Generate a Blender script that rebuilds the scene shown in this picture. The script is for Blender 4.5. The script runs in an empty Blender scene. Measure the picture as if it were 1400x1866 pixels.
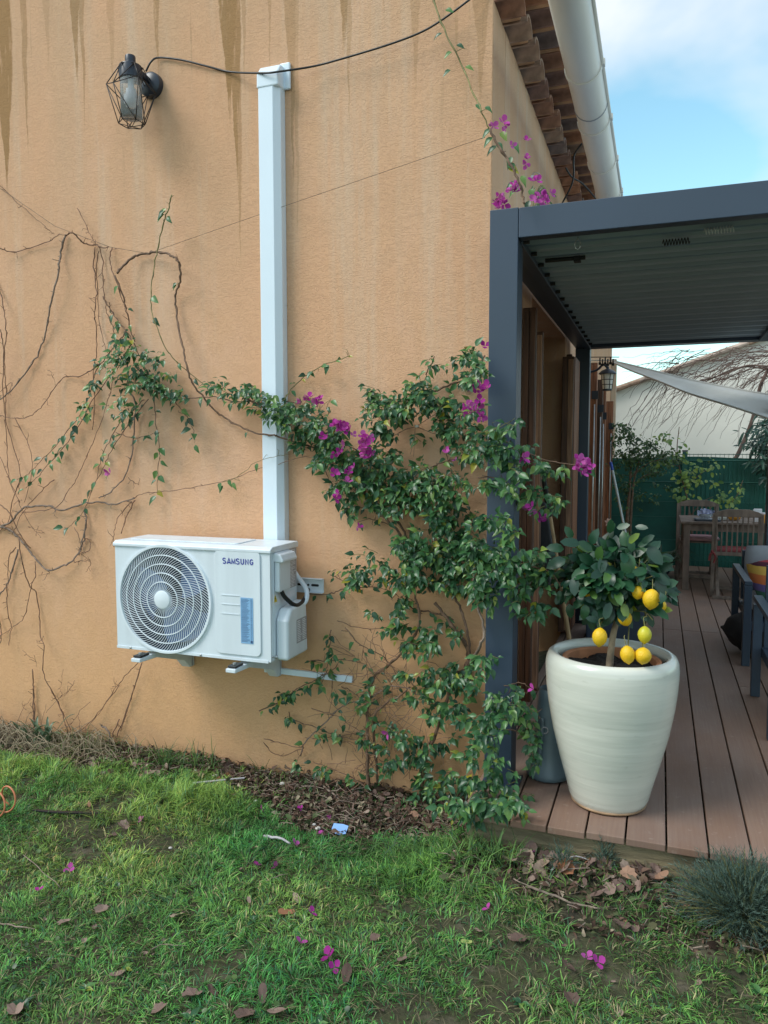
import bpy, bmesh, math, random
import numpy as np
from mathutils import Vector, Matrix
R = math.radians
random.seed(7); rng = np.random.default_rng(11)
sc = bpy.context.scene
C = sc.collection

# ------------------------------------------------------------------ camera, sky, sun, exposure
CAM_H = 1.44; F_PX = 1380.0
PITCH = math.atan(105/F_PX); YAW = R(19.97)
cam_d = bpy.data.cameras.new('camera'); cam = bpy.data.objects.new('camera', cam_d); C.objects.link(cam)
cam.location = (0, 0, CAM_H); cam.rotation_euler = (math.pi/2-PITCH, 0, YAW)
cam_d.sensor_fit = 'VERTICAL'; cam_d.sensor_height = 36; cam_d.lens = 36*F_PX/1866
cam_d.clip_start = 0.05; cam_d.clip_end = 500
sc.camera = cam
SUN_EL, SUN_AZ = R(48), R(232)          # azimuth clockwise from +Y
w = bpy.data.worlds.new("World"); sc.world = w; w.use_nodes = True
nt = w.node_tree; N = nt.nodes; L = nt.links; N.clear()
out = N.new('ShaderNodeOutputWorld'); bg = N.new('ShaderNodeBackground'); sky = N.new('ShaderNodeTexSky')
sky.sky_type = 'NISHITA'; sky.sun_disc = False; sky.sun_elevation = SUN_EL; sky.sun_rotation = SUN_AZ
sky.air_density = 1.0; sky.dust_density = 0.6; sky.ozone_density = 1.2
tc = N.new('ShaderNodeTexCoord'); mp = N.new('ShaderNodeMapping'); mp.inputs['Scale'].default_value = (1.2, 1.2, 2.4); mp.inputs['Location'].default_value = (9, 9, 1.88)
nz = N.new('ShaderNodeTexNoise'); nz.inputs['Scale'].default_value = 2.1; nz.inputs['Detail'].default_value = 5; nz.inputs['Roughness'].default_value = .5
nz.inputs['Distortion'].default_value = .25
cr = N.new('ShaderNodeValToRGB'); cr.color_ramp.elements[0].position = .36; cr.color_ramp.elements[1].position = .60
mx = N.new('ShaderNodeMixRGB'); mx.inputs[2].default_value = (9.6, 10.1, 10.8, 1)
nz2 = N.new('ShaderNodeTexNoise'); nz2.inputs['Scale'].default_value = 5; nz2.inputs['Detail'].default_value = 4
mul = N.new('ShaderNodeMixRGB'); mul.inputs[1].default_value = (5.8, 6.6, 7.5, 1); mul.inputs[2].default_value = (7.6, 7.9, 8.2, 1)
sb = N.new('ShaderNodeMixRGB'); sb.blend_type = 'MULTIPLY'; sb.inputs[0].default_value = 1; sb.inputs[2].default_value = (1.95, 2.4, 1.95, 1)
L.new(tc.outputs['Generated'], mp.inputs[0]); L.new(mp.outputs[0], nz.inputs['Vector']); L.new(mp.outputs[0], nz2.inputs['Vector'])
L.new(nz.outputs['Fac'], cr.inputs[0]); L.new(nz2.outputs['Fac'], mul.inputs[0])
L.new(sky.outputs[0], sb.inputs[1])
L.new(cr.outputs[0], mx.inputs[0]); L.new(sb.outputs[0], mx.inputs[1]); L.new(mul.outputs[0], mx.inputs[2])
L.new(mx.outputs[0], bg.inputs[0]); bg.inputs[1].default_value = 0.075
L.new(bg.outputs[0], out.inputs[0])
sun_d = bpy.data.lights.new('sun', 'SUN'); sun_d.energy = 1.5; sun_d.angle = R(26); sun_d.color = (1, .96, .9)
sun = bpy.data.objects.new('sun', sun_d); C.objects.link(sun)
to_sun = Vector((math.sin(SUN_AZ)*math.cos(SUN_EL), math.cos(SUN_AZ)*math.cos(SUN_EL), math.sin(SUN_EL)))
sun.rotation_euler = to_sun.to_track_quat('Z', 'Y').to_euler(); sun.location = to_sun*20
sc.view_settings.view_transform = 'Standard'; sc.view_settings.look = 'None'
sc.view_settings.gamma = 1; sc.view_settings.exposure = 0.88; sc.view_settings.use_curve_mapping = False
sc.render.engine = 'CYCLES'

# ------------------------------------------------------------------ camera maths: a photo pixel to a point on a plane
_fw = np.array([-math.sin(YAW)*math.cos(PITCH), math.cos(YAW)*math.cos(PITCH), -math.sin(PITCH)])
_rt = np.array([math.cos(YAW), math.sin(YAW), 0.]); _up = np.cross(_rt, _fw); _c = np.array([0, 0, CAM_H])
def _ray(x, y): return _fw+_rt*(x-700)/F_PX-_up*(y-933)/F_PX
def onz(x, y, z=0.): d = _ray(x, y); return Vector(_c+d*(z-CAM_H)/d[2])
def ony(x, y, Y): d = _ray(x, y); return Vector(_c+d*Y/d[1])
def onx(x, y, X): d = _ray(x, y); return Vector(_c+d*X/d[0])
WALL_Y = 3.45; WALL_X = -0.74; GZ = -0.225

# ------------------------------------------------------------------ materials
def _mat(name):
    m = bpy.data.materials.new(name); m.use_nodes = True
    return m, m.node_tree.nodes, m.node_tree.links, m.node_tree.nodes['Principled BSDF']
def mat(name, col, rough=.6, var=.15, scale=8., bump=.0, bscale=60., metal=0., spec=.5, col2=None, stretch=(1, 1, 1), coat=0., lo=.35, hi=.65, detail=5):
    m, n, l, p = _mat(name)
    t = n.new('ShaderNodeTexCoord'); mp = n.new('ShaderNodeMapping'); mp.inputs['Scale'].default_value = stretch
    nz = n.new('ShaderNodeTexNoise'); nz.inputs['Scale'].default_value = scale; nz.inputs['Detail'].default_value = detail
    r = n.new('ShaderNodeValToRGB'); r.color_ramp.elements[0].position = lo; r.color_ramp.elements[1].position = hi
    c2 = col2 or tuple(c*(1+var) for c in col); c1 = col if col2 else tuple(c*(1-var) for c in col)
    r.color_ramp.elements[0].color = (*c1, 1); r.color_ramp.elements[1].color = (*c2, 1)
    l.new(t.outputs['Object'], mp.inputs[0]); l.new(mp.outputs[0], nz.inputs['Vector']); l.new(nz.outputs['Fac'], r.inputs[0]); l.new(r.outputs[0], p.inputs['Base Color'])
    p.inputs['Roughness'].default_value = rough; p.inputs['Metallic'].default_value = metal; p.inputs['Specular IOR Level'].default_value = spec
    p.inputs['Coat Weight'].default_value = coat; p.inputs['Coat Roughness'].default_value = .12
    if bump:
        nb = n.new('ShaderNodeTexNoise'); nb.inputs['Scale'].default_value = bscale; nb.inputs['Detail'].default_value = 4
        b = n.new('ShaderNodeBump'); b.inputs['Strength'].default_value = bump; b.inputs['Distance'].default_value = .01
        l.new(mp.outputs[0], nb.inputs['Vector']); l.new(nb.outputs['Fac'], b.inputs['Height']); l.new(b.outputs[0], p.inputs['Normal'])
    return m

def leaf_mat(name, stops, rough=.38, trans=.25, spec=.45):
    """stops: list of (pos, colour) picked by the leaf's own random value"""
    m, n, l, p = _mat(name)
    oi = n.new('ShaderNodeObjectInfo'); at = n.new('ShaderNodeAttribute'); at.attribute_name = 'rnd'
    ad = n.new('ShaderNodeMath'); ad.operation = 'ADD'; fr = n.new('ShaderNodeMath'); fr.operation = 'FRACT'
    r = n.new('ShaderNodeValToRGB'); e = r.color_ramp.elements
    e[0].position = stops[0][0]; e[0].color = (*stops[0][1], 1); e[1].position = stops[-1][0]; e[1].color = (*stops[-1][1], 1)
    for q, c in stops[1:-1]:
        x = e.new(q); x.color = (*c, 1)
    l.new(oi.outputs['Random'], ad.inputs[0]); l.new(at.outputs['Fac'], ad.inputs[1]); l.new(ad.outputs[0], fr.inputs[0]); l.new(fr.outputs[0], r.inputs[0])
    ge = n.new('ShaderNodeNewGeometry'); bk = n.new('ShaderNodeMixRGB'); bk.inputs[2].default_value = (.13, .17, .09, 1)
    fm = n.new('ShaderNodeMath'); fm.operation = 'MULTIPLY'; fm.inputs[1].default_value = .35
    l.new(ge.outputs['Backfacing'], fm.inputs[0]); l.new(fm.outputs[0], bk.inputs[0]); l.new(r.outputs[0], bk.inputs[1])
    l.new(bk.outputs[0], p.inputs['Base Color']); p.inputs['Roughness'].default_value = rough; p.inputs['Specular IOR Level'].default_value = spec
    tr = n.new('ShaderNodeBsdfTranslucent'); ms = n.new('ShaderNodeMixShader'); ms.inputs[0].default_value = trans
    l.new(bk.outputs[0], tr.inputs[0]); l.new(p.outputs[0], ms.inputs[1]); l.new(tr.outputs[0], ms.inputs[2])
    l.new(ms.outputs[0], n['Material Output'].inputs[0])
    return m

def stucco():
    m, n, l, p = _mat('ochre stucco')
    t = n.new('ShaderNodeTexCoord')
    def math_(op, a, b=None, clamp=False):
        x = n.new('ShaderNodeMath'); x.operation = op; x.use_clamp = clamp
        for i, v in enumerate((a, b)):
            if v is None: continue
            if isinstance(v, (int, float)): x.inputs[i].default_value = v
            else: l.new(v, x.inputs[i])
        return x.outputs[0]
    def noise(scale, stretch, detail=4, rough=.5, dist=0):
        mp = n.new('ShaderNodeMapping'); mp.inputs['Scale'].default_value = stretch; l.new(t.outputs['Object'], mp.inputs[0])
        q = n.new('ShaderNodeTexNoise'); q.inputs['Scale'].default_value = scale; q.inputs['Detail'].default_value = detail
        q.inputs['Roughness'].default_value = rough; q.inputs['Distortion'].default_value = dist; l.new(mp.outputs[0], q.inputs['Vector']); return q.outputs['Fac']
    def mix(f, a, b, mode='MIX'):
        x = n.new('ShaderNodeMixRGB'); x.blend_type = mode
        for i, v in enumerate((f, a, b)):
            if isinstance(v, (int, float)): x.inputs[i].default_value = v
            elif isinstance(v, tuple): x.inputs[i].default_value = (*v, 1)
            else: l.new(v, x.inputs[i])
        return x.outputs[0]
    def rng_(v, a, b):
        x = n.new('ShaderNodeMapRange'); x.interpolation_type = 'SMOOTHSTEP'; x.inputs[1].default_value = a; x.inputs[2].default_value = b; l.new(v, x.inputs[0]); return x.outputs[0]
    sep = n.new('ShaderNodeSeparateXYZ'); l.new(t.outputs['Object'], sep.inputs[0]); X, Y, Z = sep.outputs
    base = mix(rng_(noise(1.3, (1, 1, .5), 3), .3, .7), (.640, .365, .215), (.705, .430, .280))
    base = mix(math_('MULTIPLY', rng_(noise(2.6, (1, 1, .8), 6, .7), .52, .70), .45), base, (.56, .36, .23))
    base = mix(rng_(noise(9, (1, 1, .6), 4), .3, .75), base, (.655, .385, .230))
    lowz = n.new('ShaderNodeMapRange'); lowz.inputs[1].default_value = 1.3; lowz.inputs[2].default_value = .0; l.new(Z, lowz.inputs[0])
    base = mix(math_('MULTIPLY', lowz.outputs[0], .55), base, (.69, .385, .175))  # warmer orange low down; ground bounce light painted into the colour
    # pale chalky run-off bands, stronger towards the top of the wall
    top = rng_(Z, .2, 2.8)
    pale = math_('MULTIPLY', rng_(noise(5, (1.6, 1.6, .09), 4, .6), .46, .72), math_('MULTIPLY', math_('ADD', top, .15), .55))
    base = mix(pale, base, (.66, .49, .36))
    drt = math_('MULTIPLY', rng_(Z, 1.6, 4.0), math_('MULTIPLY', rng_(noise(2.2, (1.2, 1.2, .35), 4, .6), .2, .8), .6))
    base = mix(drt, base, (.45, .325, .215))
    # brown water streaks on the gable wall
    wob = noise(7, (1, 1, .55), 7, .72); wob2 = noise(40, (1, 1, .12), 3, .6)
    on_gable = math_('LESS_THAN', Y, WALL_Y+.02)
    tot = None
    #      px x,  half width m, bottom z, strength
    st = [(6, .045, 2.95, .95), (46, .012, 3.1, .6), (88, .03, 3.55, .25), (140, .033, 3.45, .8), (152, .012, 3.2, .6), (205, .02, 3.3, .28), (288, .022, 3.40, .6),
          (417, .040, 3.12, .95), (429, .022, 2.80, .85), (434, .010, 2.4, .5), (446, .014, 3.25, .4), (493, .013, 3.3, .4), (527, .034, 3.28, .5), (533, .012, 2.75, .5), (541, .007, 2.45, .3),
          (628, .045, 3.35, .75), (636, .012, 3.0, .4), (700, .015, 3.4, .25), (757, .03, 3.1, .35), (832, .02, 3.2, .3), (876, .035, 3.0, .4), (-60, .05, 3.2, .8), (-150, .03, 3.3, .6)]
    for px, hw, zb, s in st:
        pt = ony(px, 120, WALL_Y); x0 = pt.x
        dx = math_('ABSOLUTE', math_('ADD', math_('SUBTRACT', X, x0), math_('MULTIPLY', math_('SUBTRACT', wob, .5), .045)))
        up = rng_(Z, zb, zb+.75)                       # 0 at the foot of the run, 1 higher up
        wd = math_('MULTIPLY', math_('ADD', math_('MULTIPLY', up, .9), .1), hw*1.7)
        edge = math_('DIVIDE', dx, wd)
        mk = n.new('ShaderNodeMapRange'); mk.interpolation_type = 'SMOOTHSTEP'; mk.inputs[1].default_value = 1.0; mk.inputs[2].default_value = .78; l.new(edge, mk.inputs[0])
        mk = math_('MULTIPLY', mk.outputs[0], math_('MULTIPLY', rng_(Z, zb-.05, zb+.12), s))
        tot = mk if tot is None else math_('MAXIMUM', tot, mk)
    tot = math_('MULTIPLY', math_('MULTIPLY', tot, on_gable), math_('ADD', rng_(wob2, .25, .5), .18, True))
    base = mix(math_('MULTIPLY', tot, .85), base, (.29, .165, .065))
    # thin dark drips between them
    dr = math_('MULTIPLY', rng_(noise(26, (1.3, 1.3, .03), 3, .7), .64, .70), math_('MULTIPLY', rng_(Z, 2.5, 3.8), .35))
    base = mix(dr, base, (.30, .19, .10))
    # splash dirt by the ground and specks
    sp = math_('MULTIPLY', rng_(noise(120, (1, 1, 1), 2), .70, .76), .35)
    base = mix(sp, base, (.30, .17, .09))
    low = n.new('ShaderNodeMapRange'); low.inputs[1].default_value = .12; low.inputs[2].default_value = -.22; l.new(Z, low.inputs[0])
    base = mix(math_('MULTIPLY', math_('MULTIPLY', low.outputs[0], noise(14, (1, 1, .5), 4)), .7, True), base, (.33, .22, .13))
    l.new(base, p.inputs['Base Color']); p.inputs['Roughness'].default_value = .93; p.inputs['Specular IOR Level'].default_value = .15
    # trowelled relief: short mostly level scratches over a fine grain
    f1 = noise(34, (.8, .8, 2.0), 4, .62, 2.6); f2 = noise(170, (1, 1, 1.3), 3, .6); f3 = noise(3, (1, 1, 1), 2)
    sc_ = n.new('ShaderNodeMapRange'); sc_.inputs[1].default_value = .40; sc_.inputs[2].default_value = .50; l.new(f1, sc_.inputs[0])
    hgt = math_('ADD', math_('MULTIPLY', sc_.outputs[0], .55), math_('ADD', math_('MULTIPLY', f2, .45), math_('MULTIPLY', f3, 1.2)))
    b = n.new('ShaderNodeBump'); b.inputs['Strength'].default_value = .6; b.inputs['Distance'].default_value = .0036
    l.new(hgt, b.inputs['Height']); l.new(b.outputs[0], p.inputs['Normal'])
    return m

M = {}
M['stucco'] = stucco()
M['white_pvc'] = mat('white pvc', (.70, .80, .90), .32, .02, 3, spec=.5)
M['casing'] = mat('cream enamelled steel', (.66, .73, .79), .36, .05, 5, bump=.02, bscale=90, stretch=(3, 3, .35))
M['grille'] = mat('white grille plastic', (.70, .77, .83), .35, .02, 6)
M['inner'] = mat('dark fan chamber', (.028, .045, .085), .6, .3, 6)
M['fan'] = mat('blue grey fan plastic', (.12, .20, .42), .35, .15, 5)
M['blue_ink'] = mat('blue print', (.012, .022, .30), .4, .02)
M['label_blue'] = mat('blue label', (.22, .42, .66), .45, .05, 30)
M['label_grey'] = mat('grey label', (.33, .34, .37), .5, .1, 60)
M['label_white'] = mat('white label', (.72, .74, .80), .5, .04, 60)
M['label_ink'] = mat('label print', (.05, .10, .22), .5, .05)
M['yellow'] = mat('yellow print', (.75, .55, .02), .5, .02)
M['black'] = mat('black rubber', (.012, .013, .015), .45, .2)
M['lamp_black'] = mat('satin blue black metal', (.018, .026, .042), .38, .15, 20)
M['cage'] = mat('black wire', (.014, .010, .009), .45, .2, 30)
M['anthracite'] = mat('anthracite powder coat', (.033, .054, .088), .42, .05, 3, bump=.01, bscale=300)
M['louvre'] = mat('grey louvre coating', (.34, .44, .52), .28, .08, 3)
M['galv'] = mat('galvanised steel', (.45, .47, .48), .4, .15, 15, metal=.8)
M['gutter'] = mat('ivory pvc gutter', (.78, .73, .67), .42, .08, 3, bump=.03, bscale=20, stretch=(1, .3, 1))
M['mortar'] = mat('tinted mortar', (.42, .24, .13), .95, .2, 12, bump=.3, bscale=80)
M['cable'] = mat('black cable', (.012, .014, .016), .4, .1)
M['wire'] = mat('thin brown wire', (.10, .07, .05), .5, .1)
tile_cols = [(.30, .155, .10), (.24, .14, .11), (.36, .17, .095), (.20, .145, .13), (.33, .22, .16)]
for i, c in enumerate(tile_cols): M['tile%d' % i] = mat('terracotta tile %d' % i, c, .9, .3, 14, bump=.25, bscale=60)
M['wood_dark'] = mat('dark stained wood', (.085, .034, .016), .55, .45, 5, bump=.3, bscale=40, stretch=(14, 14, .6))
M['wood_red'] = mat('red brown stained wood', (.23, .085, .036), .55, .45, 5, bump=.3, bscale=40, stretch=(14, 14, .6))
M['wood_worn'] = mat('sun-worn stained wood', (.30, .16, .095), .7, .4, 5, bump=.35, bscale=40, stretch=(14, 14, .6))
M['teak'] = mat('weathered teak', (.165, .122, .098), .75, .3, 6, bump=.25, bscale=60, stretch=(3, 3, 1))
M['glass_dark'] = mat('dark window glass', (.012, .014, .018), .08, .1)
M['soil_pot'] = mat('potting soil', (.022, .016, .012), .98, .5, 40, bump=.9, bscale=70)
M['terracotta'] = mat('terracotta pot', (.46, .19, .085), .8, .15, 15, bump=.1)
M['stem'] = mat('brown stem', (.16, .095, .06), .75, .35, 30, bump=.4, bscale=120)
M['stem_grey'] = mat('grey dry stem', (.22, .165, .13), .85, .3, 30, bump=.5, bscale=140)
M['stem_thin'] = mat('thin dry twig', (.19, .105, .065), .8, .35, 30)
M['stem_green'] = mat('green shoot', (.16, .15, .05), .6, .3, 30)
M['trunk_grey'] = mat('lemon trunk bark', (.27, .21, .14), .85, .3, 25, bump=.4, bscale=60)
M['boug'] = leaf_mat('bougainvillea leaf', [(0, (.018, .065, .028)), (.3, (.034, .110, .046)), (.6, (.056, .160, .055)), (.85, (.090, .21, .060)), (.97, (.16, .27, .06)), (1, (.34, .30, .03))], rough=.34, spec=.5)
M['bract'] = leaf_mat('magenta bract', [(0, (.36, .022, .26)), (.5, (.50, .05, .36)), (1, (.58, .14, .46))], rough=.6, trans=.4, spec=.2)
M['lemonleaf'] = leaf_mat('lemon leaf', [(0, (.008, .038, .022)), (.4, (.013, .058, .030)), (.88, (.022, .085, .030)), (.97, (.07, .15, .03)), (1, (.30, .34, .03))], rough=.36, spec=.5, trans=.10)
M['shrubleaf'] = leaf_mat('dark shrub leaf', [(0, (.02, .055, .02)), (.5, (.045, .10, .03)), (1, (.10, .17, .05))])
M['yellowleaf'] = leaf_mat('yellow-green leaf', [(0, (.06, .15, .04)), (.4, (.16, .27, .05)), (.7, (.30, .38, .06)), (1, (.10, .20, .09))])
M['oleander'] = leaf_mat('oleander leaf', [(0, (.015, .055, .045)), (1, (.05, .12, .08))])
M['strap'] = leaf_mat('strap leaf', [(0, (.03, .075, .045)), (1, (.09, .16, .08))], rough=.4)
M['lavender'] = leaf_mat('grey-green needle', [(0, (.035, .075, .060)), (.6, (.075, .13, .105)), (1, (.14, .20, .16))], rough=.7)
M['deadleaf'] = leaf_mat('dead leaf', [(0, (.10, .062, .050)), (.4, (.18, .12, .10)), (.7, (.25, .175, .145)), (.9, (.36, .27, .21)), (1, (.28, .12, .06))], rough=.75, trans=.08, spec=.2)
M['mulch'] = leaf_mat('plant litter', [(0, (.035, .022, .016)), (.35, (.085, .050, .036)), (.62, (.16, .10, .075)), (.82, (.055, .075, .03)), (.92, (.34, .27, .20)), (1, (.05, .09, .03))], rough=.85, trans=.05, spec=.15)
M['straw'] = leaf_mat('dry straw', [(0, (.28, .22, .14)), (.5, (.40, .32, .22)), (1, (.20, .24, .08))], rough=.7)
M['lemon'] = mat('lemon peel', (.66, .44, .015), .45, .08, 9, bump=.3, bscale=190, spec=.45, col2=(.80, .47, .012))
M['lemon_green'] = mat('unripe lemon peel', (.33, .40, .02), .42, .15, 12, bump=.12, bscale=160, col2=(.62, .52, .03))
M['olive_rim'] = mat('worn glazed edge', (.30, .19, .11), .6, .3, 20)
M['grey_plastic'] = mat('blue grey plastic', (.11, .16, .19), .38, .08, 4)
M['handle_wood'] = mat('pale wooden handle', (.38, .26, .14), .6, .15, 20, stretch=(1, 1, .1))
M['fascia'] = mat('weathered deck joist', (.21, .17, .10), .85, .35, 6, bump=.4, bscale=50, stretch=(.6, 6, 6))
M['net'] = mat('green privacy net', (.014, .105, .082), .7, .25, 3, bump=.3, bscale=200)
M['fence_wire'] = mat('green coated wire', (.012, .10, .07), .45, .1)
M['neighbour'] = mat('cream render', (.72, .70, .64), .9, .05, 2, bump=.1, bscale=30)
M['verge'] = mat('pale verge tile', (.46, .36, .30), .85, .25, 4)
M['trim'] = mat('pale trim', (.56, .44, .33), .8, .08, 5)
M['sail'] = mat('off-white canvas', (.62, .61, .57), .85, .07, 3, bump=.15, bscale=8)
M['cushion_grey'] = mat('light grey cushion', (.36, .38, .42), .9, .06, 5, bump=.1, bscale=200)
M['red_cloth'] = mat('faded red cloth', (.20, .035, .035), .9, .15, 8)
M['pink_cloth'] = mat('faded pink cloth', (.52, .30, .33), .9, .1, 8)
M['black_cloth'] = mat('black cloth', (.018, .018, .020), .75, .3, 8, bump=.3, bscale=12)
M['orange'] = mat('orange plastic', (.50, .17, .08), .5, .05)
M['paper_blue'] = mat('pale blue paper', (.20, .38, .72), .7, .03)
M['grey_stick'] = mat('grey plastic rod', (.42, .40, .42), .6, .1)
M['stone'] = mat('pale pebble', (.55, .52, .48), .8, .15)
M['bark_far'] = mat('reddish bark', (.13, .085, .07), .85, .3, 10)
M['amber'] = mat('orange preserve', (.60, .26, .04), .3, .1)
M['crockery'] = mat('grey blue crockery', (.42, .45, .62), .3, .2, 30)
M['white_blue'] = mat('white blue plastic', (.55, .60, .62), .4, .05)
M['blue_plastic'] = mat('blue plastic', (.03, .08, .45), .4, .05)

def glass_mat():
    m, n, l, p = _mat('fluted clear glass')
    p.inputs['Base Color'].default_value = (.85, .88, .9, 1); p.inputs['Roughness'].default_value = .12
    p.inputs['Transmission Weight'].default_value = .75; p.inputs['IOR'].default_value = 1.3
    return m
M['glass'] = glass_mat()

def plank_mat():
    m, n, l, p = _mat('deck board')
    t = n.new('ShaderNodeTexCoord'); oi = n.new('ShaderNodeObjectInfo')
    cb = n.new('ShaderNodeCombineXYZ'); k = n.new('ShaderNodeMath'); k.operation = 'MULTIPLY'; k.inputs[1].default_value = 37
    l.new(oi.outputs['Random'], k.inputs[0]); l.new(k.outputs[0], cb.inputs[0]); l.new(k.outputs[0], cb.inputs[1])
    va = n.new('ShaderNodeVectorMath'); l.new(t.outputs['Object'], va.inputs[0]); l.new(cb.outputs[0], va.inputs[1])
    def nz(scale, st, det=5, ro=.6):
        mp = n.new('ShaderNodeMapping'); mp.inputs['Scale'].default_value = st; l.new(va.outputs[0], mp.inputs[0])
        q = n.new('ShaderNodeTexNoise'); q.inputs['Scale'].default_value = scale; q.inputs['Detail'].default_value = det; q.inputs['Roughness'].default_value = ro
        l.new(mp.outputs[0], q.inputs['Vector']); return q.outputs['Fac']
    def ramp(v, a, b, c1, c2):
        r = n.new('ShaderNodeValToRGB'); r.color_ramp.elements[0].position = a; r.color_ramp.elements[1].position = b
        r.color_ramp.elements[0].color = (*c1, 1); r.color_ramp.elements[1].color = (*c2, 1); l.new(v, r.inputs[0]); return r.outputs[0]
    def mix(f, a, b, mode='MIX'):
        x = n.new('ShaderNodeMixRGB'); x.blend_type = mode
        for i, v in enumerate((f, a, b)):
            if isinstance(v, (int, float)): x.inputs[i].default_value = v
            elif isinstance(v, tuple): x.inputs[i].default_value = (*v, 1)
            else: l.new(v, x.inputs[i])
        return x.outputs[0]
    ba = ramp(oi.outputs['Random'], 0, 1, (.205, .122, .082), (.315, .205, .145))
    c = mix(ramp(nz(3, (1, .5, 1), 4), .35, .65, (0, 0, 0), (.75, .75, .75)), ba, (.245, .185, .155))
    c = mix(ramp(nz(9, (12, .35, 1), 4), .35, .7, (0, 0, 0), (.4, .4, .4)), c, (.16, .085, .065))
    c = mix(ramp(nz(26, (1, 1, 1), 3), .62, .72, (0, 0, 0), (.35, .35, .35)), c, (.36, .29, .25))
    c = mix(ramp(nz(1.3, (1, 1, 1), 3), .45, .75, (0, 0, 0), (.5, .5, .5)), c, (.15, .10, .085))
    l.new(c, p.inputs['Base Color']); p.inputs['Roughness'].default_value = .62; p.inputs['Specular IOR Level'].default_value = .4
    b = n.new('ShaderNodeBump'); b.inputs['Strength'].default_value = .25; b.inputs['Distance'].default_value = .003
    l.new(nz(20, (8, .4, 1), 3), b.inputs['Height']); l.new(b.outputs[0], p.inputs['Normal'])
    return m
M['plank'] = plank_mat()

def pot_mat():
    m, n, l, p = _mat('cream green glaze')
    t = n.new('ShaderNodeTexCoord')
    def nz(scale, st, det=4):
        mp = n.new('ShaderNodeMapping'); mp.inputs['Scale'].default_value = st; l.new(t.outputs['Object'], mp.inputs[0])
        q = n.new('ShaderNodeTexNoise'); q.inputs['Scale'].default_value = scale; q.inputs['Detail'].default_value = det; l.new(mp.outputs[0], q.inputs['Vector']); return q.outputs['Fac']
    r = n.new('ShaderNodeValToRGB'); e = r.color_ramp.elements; e[0].position = .3; e[1].position = .7
    e[0].color = (.53, .545, .485, 1); e[1].color = (.67, .67, .60, 1); l.new(nz(3.2, (.6, .6, 5), 5), r.inputs[0])
    r2 = n.new('ShaderNodeValToRGB'); r2.color_ramp.elements[0].position = .66; r2.color_ramp.elements[1].position = .80; l.new(nz(14, (1, 1, 3), 4), r2.inputs[0])
    mx = n.new('ShaderNodeMixRGB'); mx.inputs[2].default_value = (.42, .43, .37, 1); l.new(r.outputs[0], mx.inputs[1])
    k = n.new('ShaderNodeMath'); k.operation = 'MULTIPLY'; k.inputs[1].default_value = .6; l.new(r2.outputs[0], k.inputs[0]); l.new(k.outputs[0], mx.inputs[0])
    l.new(mx.outputs[0], p.inputs['Base Color']); p.inputs['Roughness'].default_value = .22; p.inputs['Coat Weight'].default_value = .35; p.inputs['Coat Roughness'].default_value = .1
    b = n.new('ShaderNodeBump'); b.inputs['Strength'].default_value = .35; b.inputs['Distance'].default_value = .006
    l.new(nz(5, (.4, .4, 7), 3), b.inputs['Height']); l.new(b.outputs[0], p.inputs['Normal'])
    return m
M['pot'] = pot_mat()

def attr_mat(name, attr='col', rough=.6, trans=.2):
    m, n, l, p = _mat(name); a = n.new('ShaderNodeAttribute'); a.attribute_name = attr
    l.new(a.outputs['Color'], p.inputs['Base Color']); p.inputs['Roughness'].default_value = rough; p.inputs['Specular IOR Level'].default_value = .3
    if trans:
        tr = n.new('ShaderNodeBsdfTranslucent'); ms = n.new('ShaderNodeMixShader'); ms.inputs[0].default_value = trans
        l.new(a.outputs['Color'], tr.inputs[0]); l.new(p.outputs[0], ms.inputs[1]); l.new(tr.outputs[0], ms.inputs[2]); l.new(ms.outputs[0], n['Material Output'].inputs[0])
    return m
M['grass'] = attr_mat('grass blade')
def soil_mat():
    m, n, l, p = _mat('garden soil')
    t = n.new('ShaderNodeTexCoord')
    def nz(s, d=5):
        q = n.new('ShaderNodeTexNoise'); q.inputs['Scale'].default_value = s; q.inputs['Detail'].default_value = d; l.new(t.outputs['Object'], q.inputs['Vector']); return q.outputs['Fac']
    r = n.new('ShaderNodeValToRGB'); e = r.color_ramp.elements; e[0].position = .3; e[1].position = .72
    e[0].color = (.040, .036, .026, 1); e[1].color = (.105, .090, .066, 1); x = e.new(.5); x.color = (.055, .058, .030, 1); l.new(nz(14), r.inputs[0])
    l.new(r.outputs[0], p.inputs['Base Color']); p.inputs['Roughness'].default_value = .95; p.inputs['Specular IOR Level'].default_value = .15
    b = n.new('ShaderNodeBump'); b.inputs['Strength'].default_value = .9; b.inputs['Distance'].default_value = .012; l.new(nz(45), b.inputs['Height']); l.new(b.outputs[0], p.inputs['Normal'])
    return m
M['soil'] = soil_mat()
def stripe_mat():
    m, n, l, p = _mat('striped cushion cloth'); t = n.new('ShaderNodeTexCoord'); s = n.new('ShaderNodeSeparateXYZ'); l.new(t.outputs['Object'], s.inputs[0])
    k = n.new('ShaderNodeMath'); k.operation = 'MULTIPLY_ADD'; k.inputs[1].default_value = 3.0; k.inputs[2].default_value = -.1; l.new(s.outputs[2], k.inputs[0])
    fr = n.new('ShaderNodeMath'); fr.operation = 'FRACT'; l.new(k.outputs[0], fr.inputs[0])
    r = n.new('ShaderNodeValToRGB'); r.color_ramp.interpolation = 'CONSTANT'; e = r.color_ramp.elements
    e[0].color = (.5, .04, .05, 1); e[1].position = .2; e[1].color = (.06, .16, .10, 1)
    for q, c in ((.34, (.16, .12, .30)), (.48, (.65, .18, .05)), (.66, (.68, .42, .08)), (.82, (.10, .02, .04)), (.9, (.5, .06, .08))): x = e.new(q); x.color = (*c, 1)
    l.new(fr.outputs[0], r.inputs[0]); l.new(r.outputs[0], p.inputs['Base Color']); p.inputs['Roughness'].default_value = .9
    return m
M['stripe'] = stripe_mat()

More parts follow.
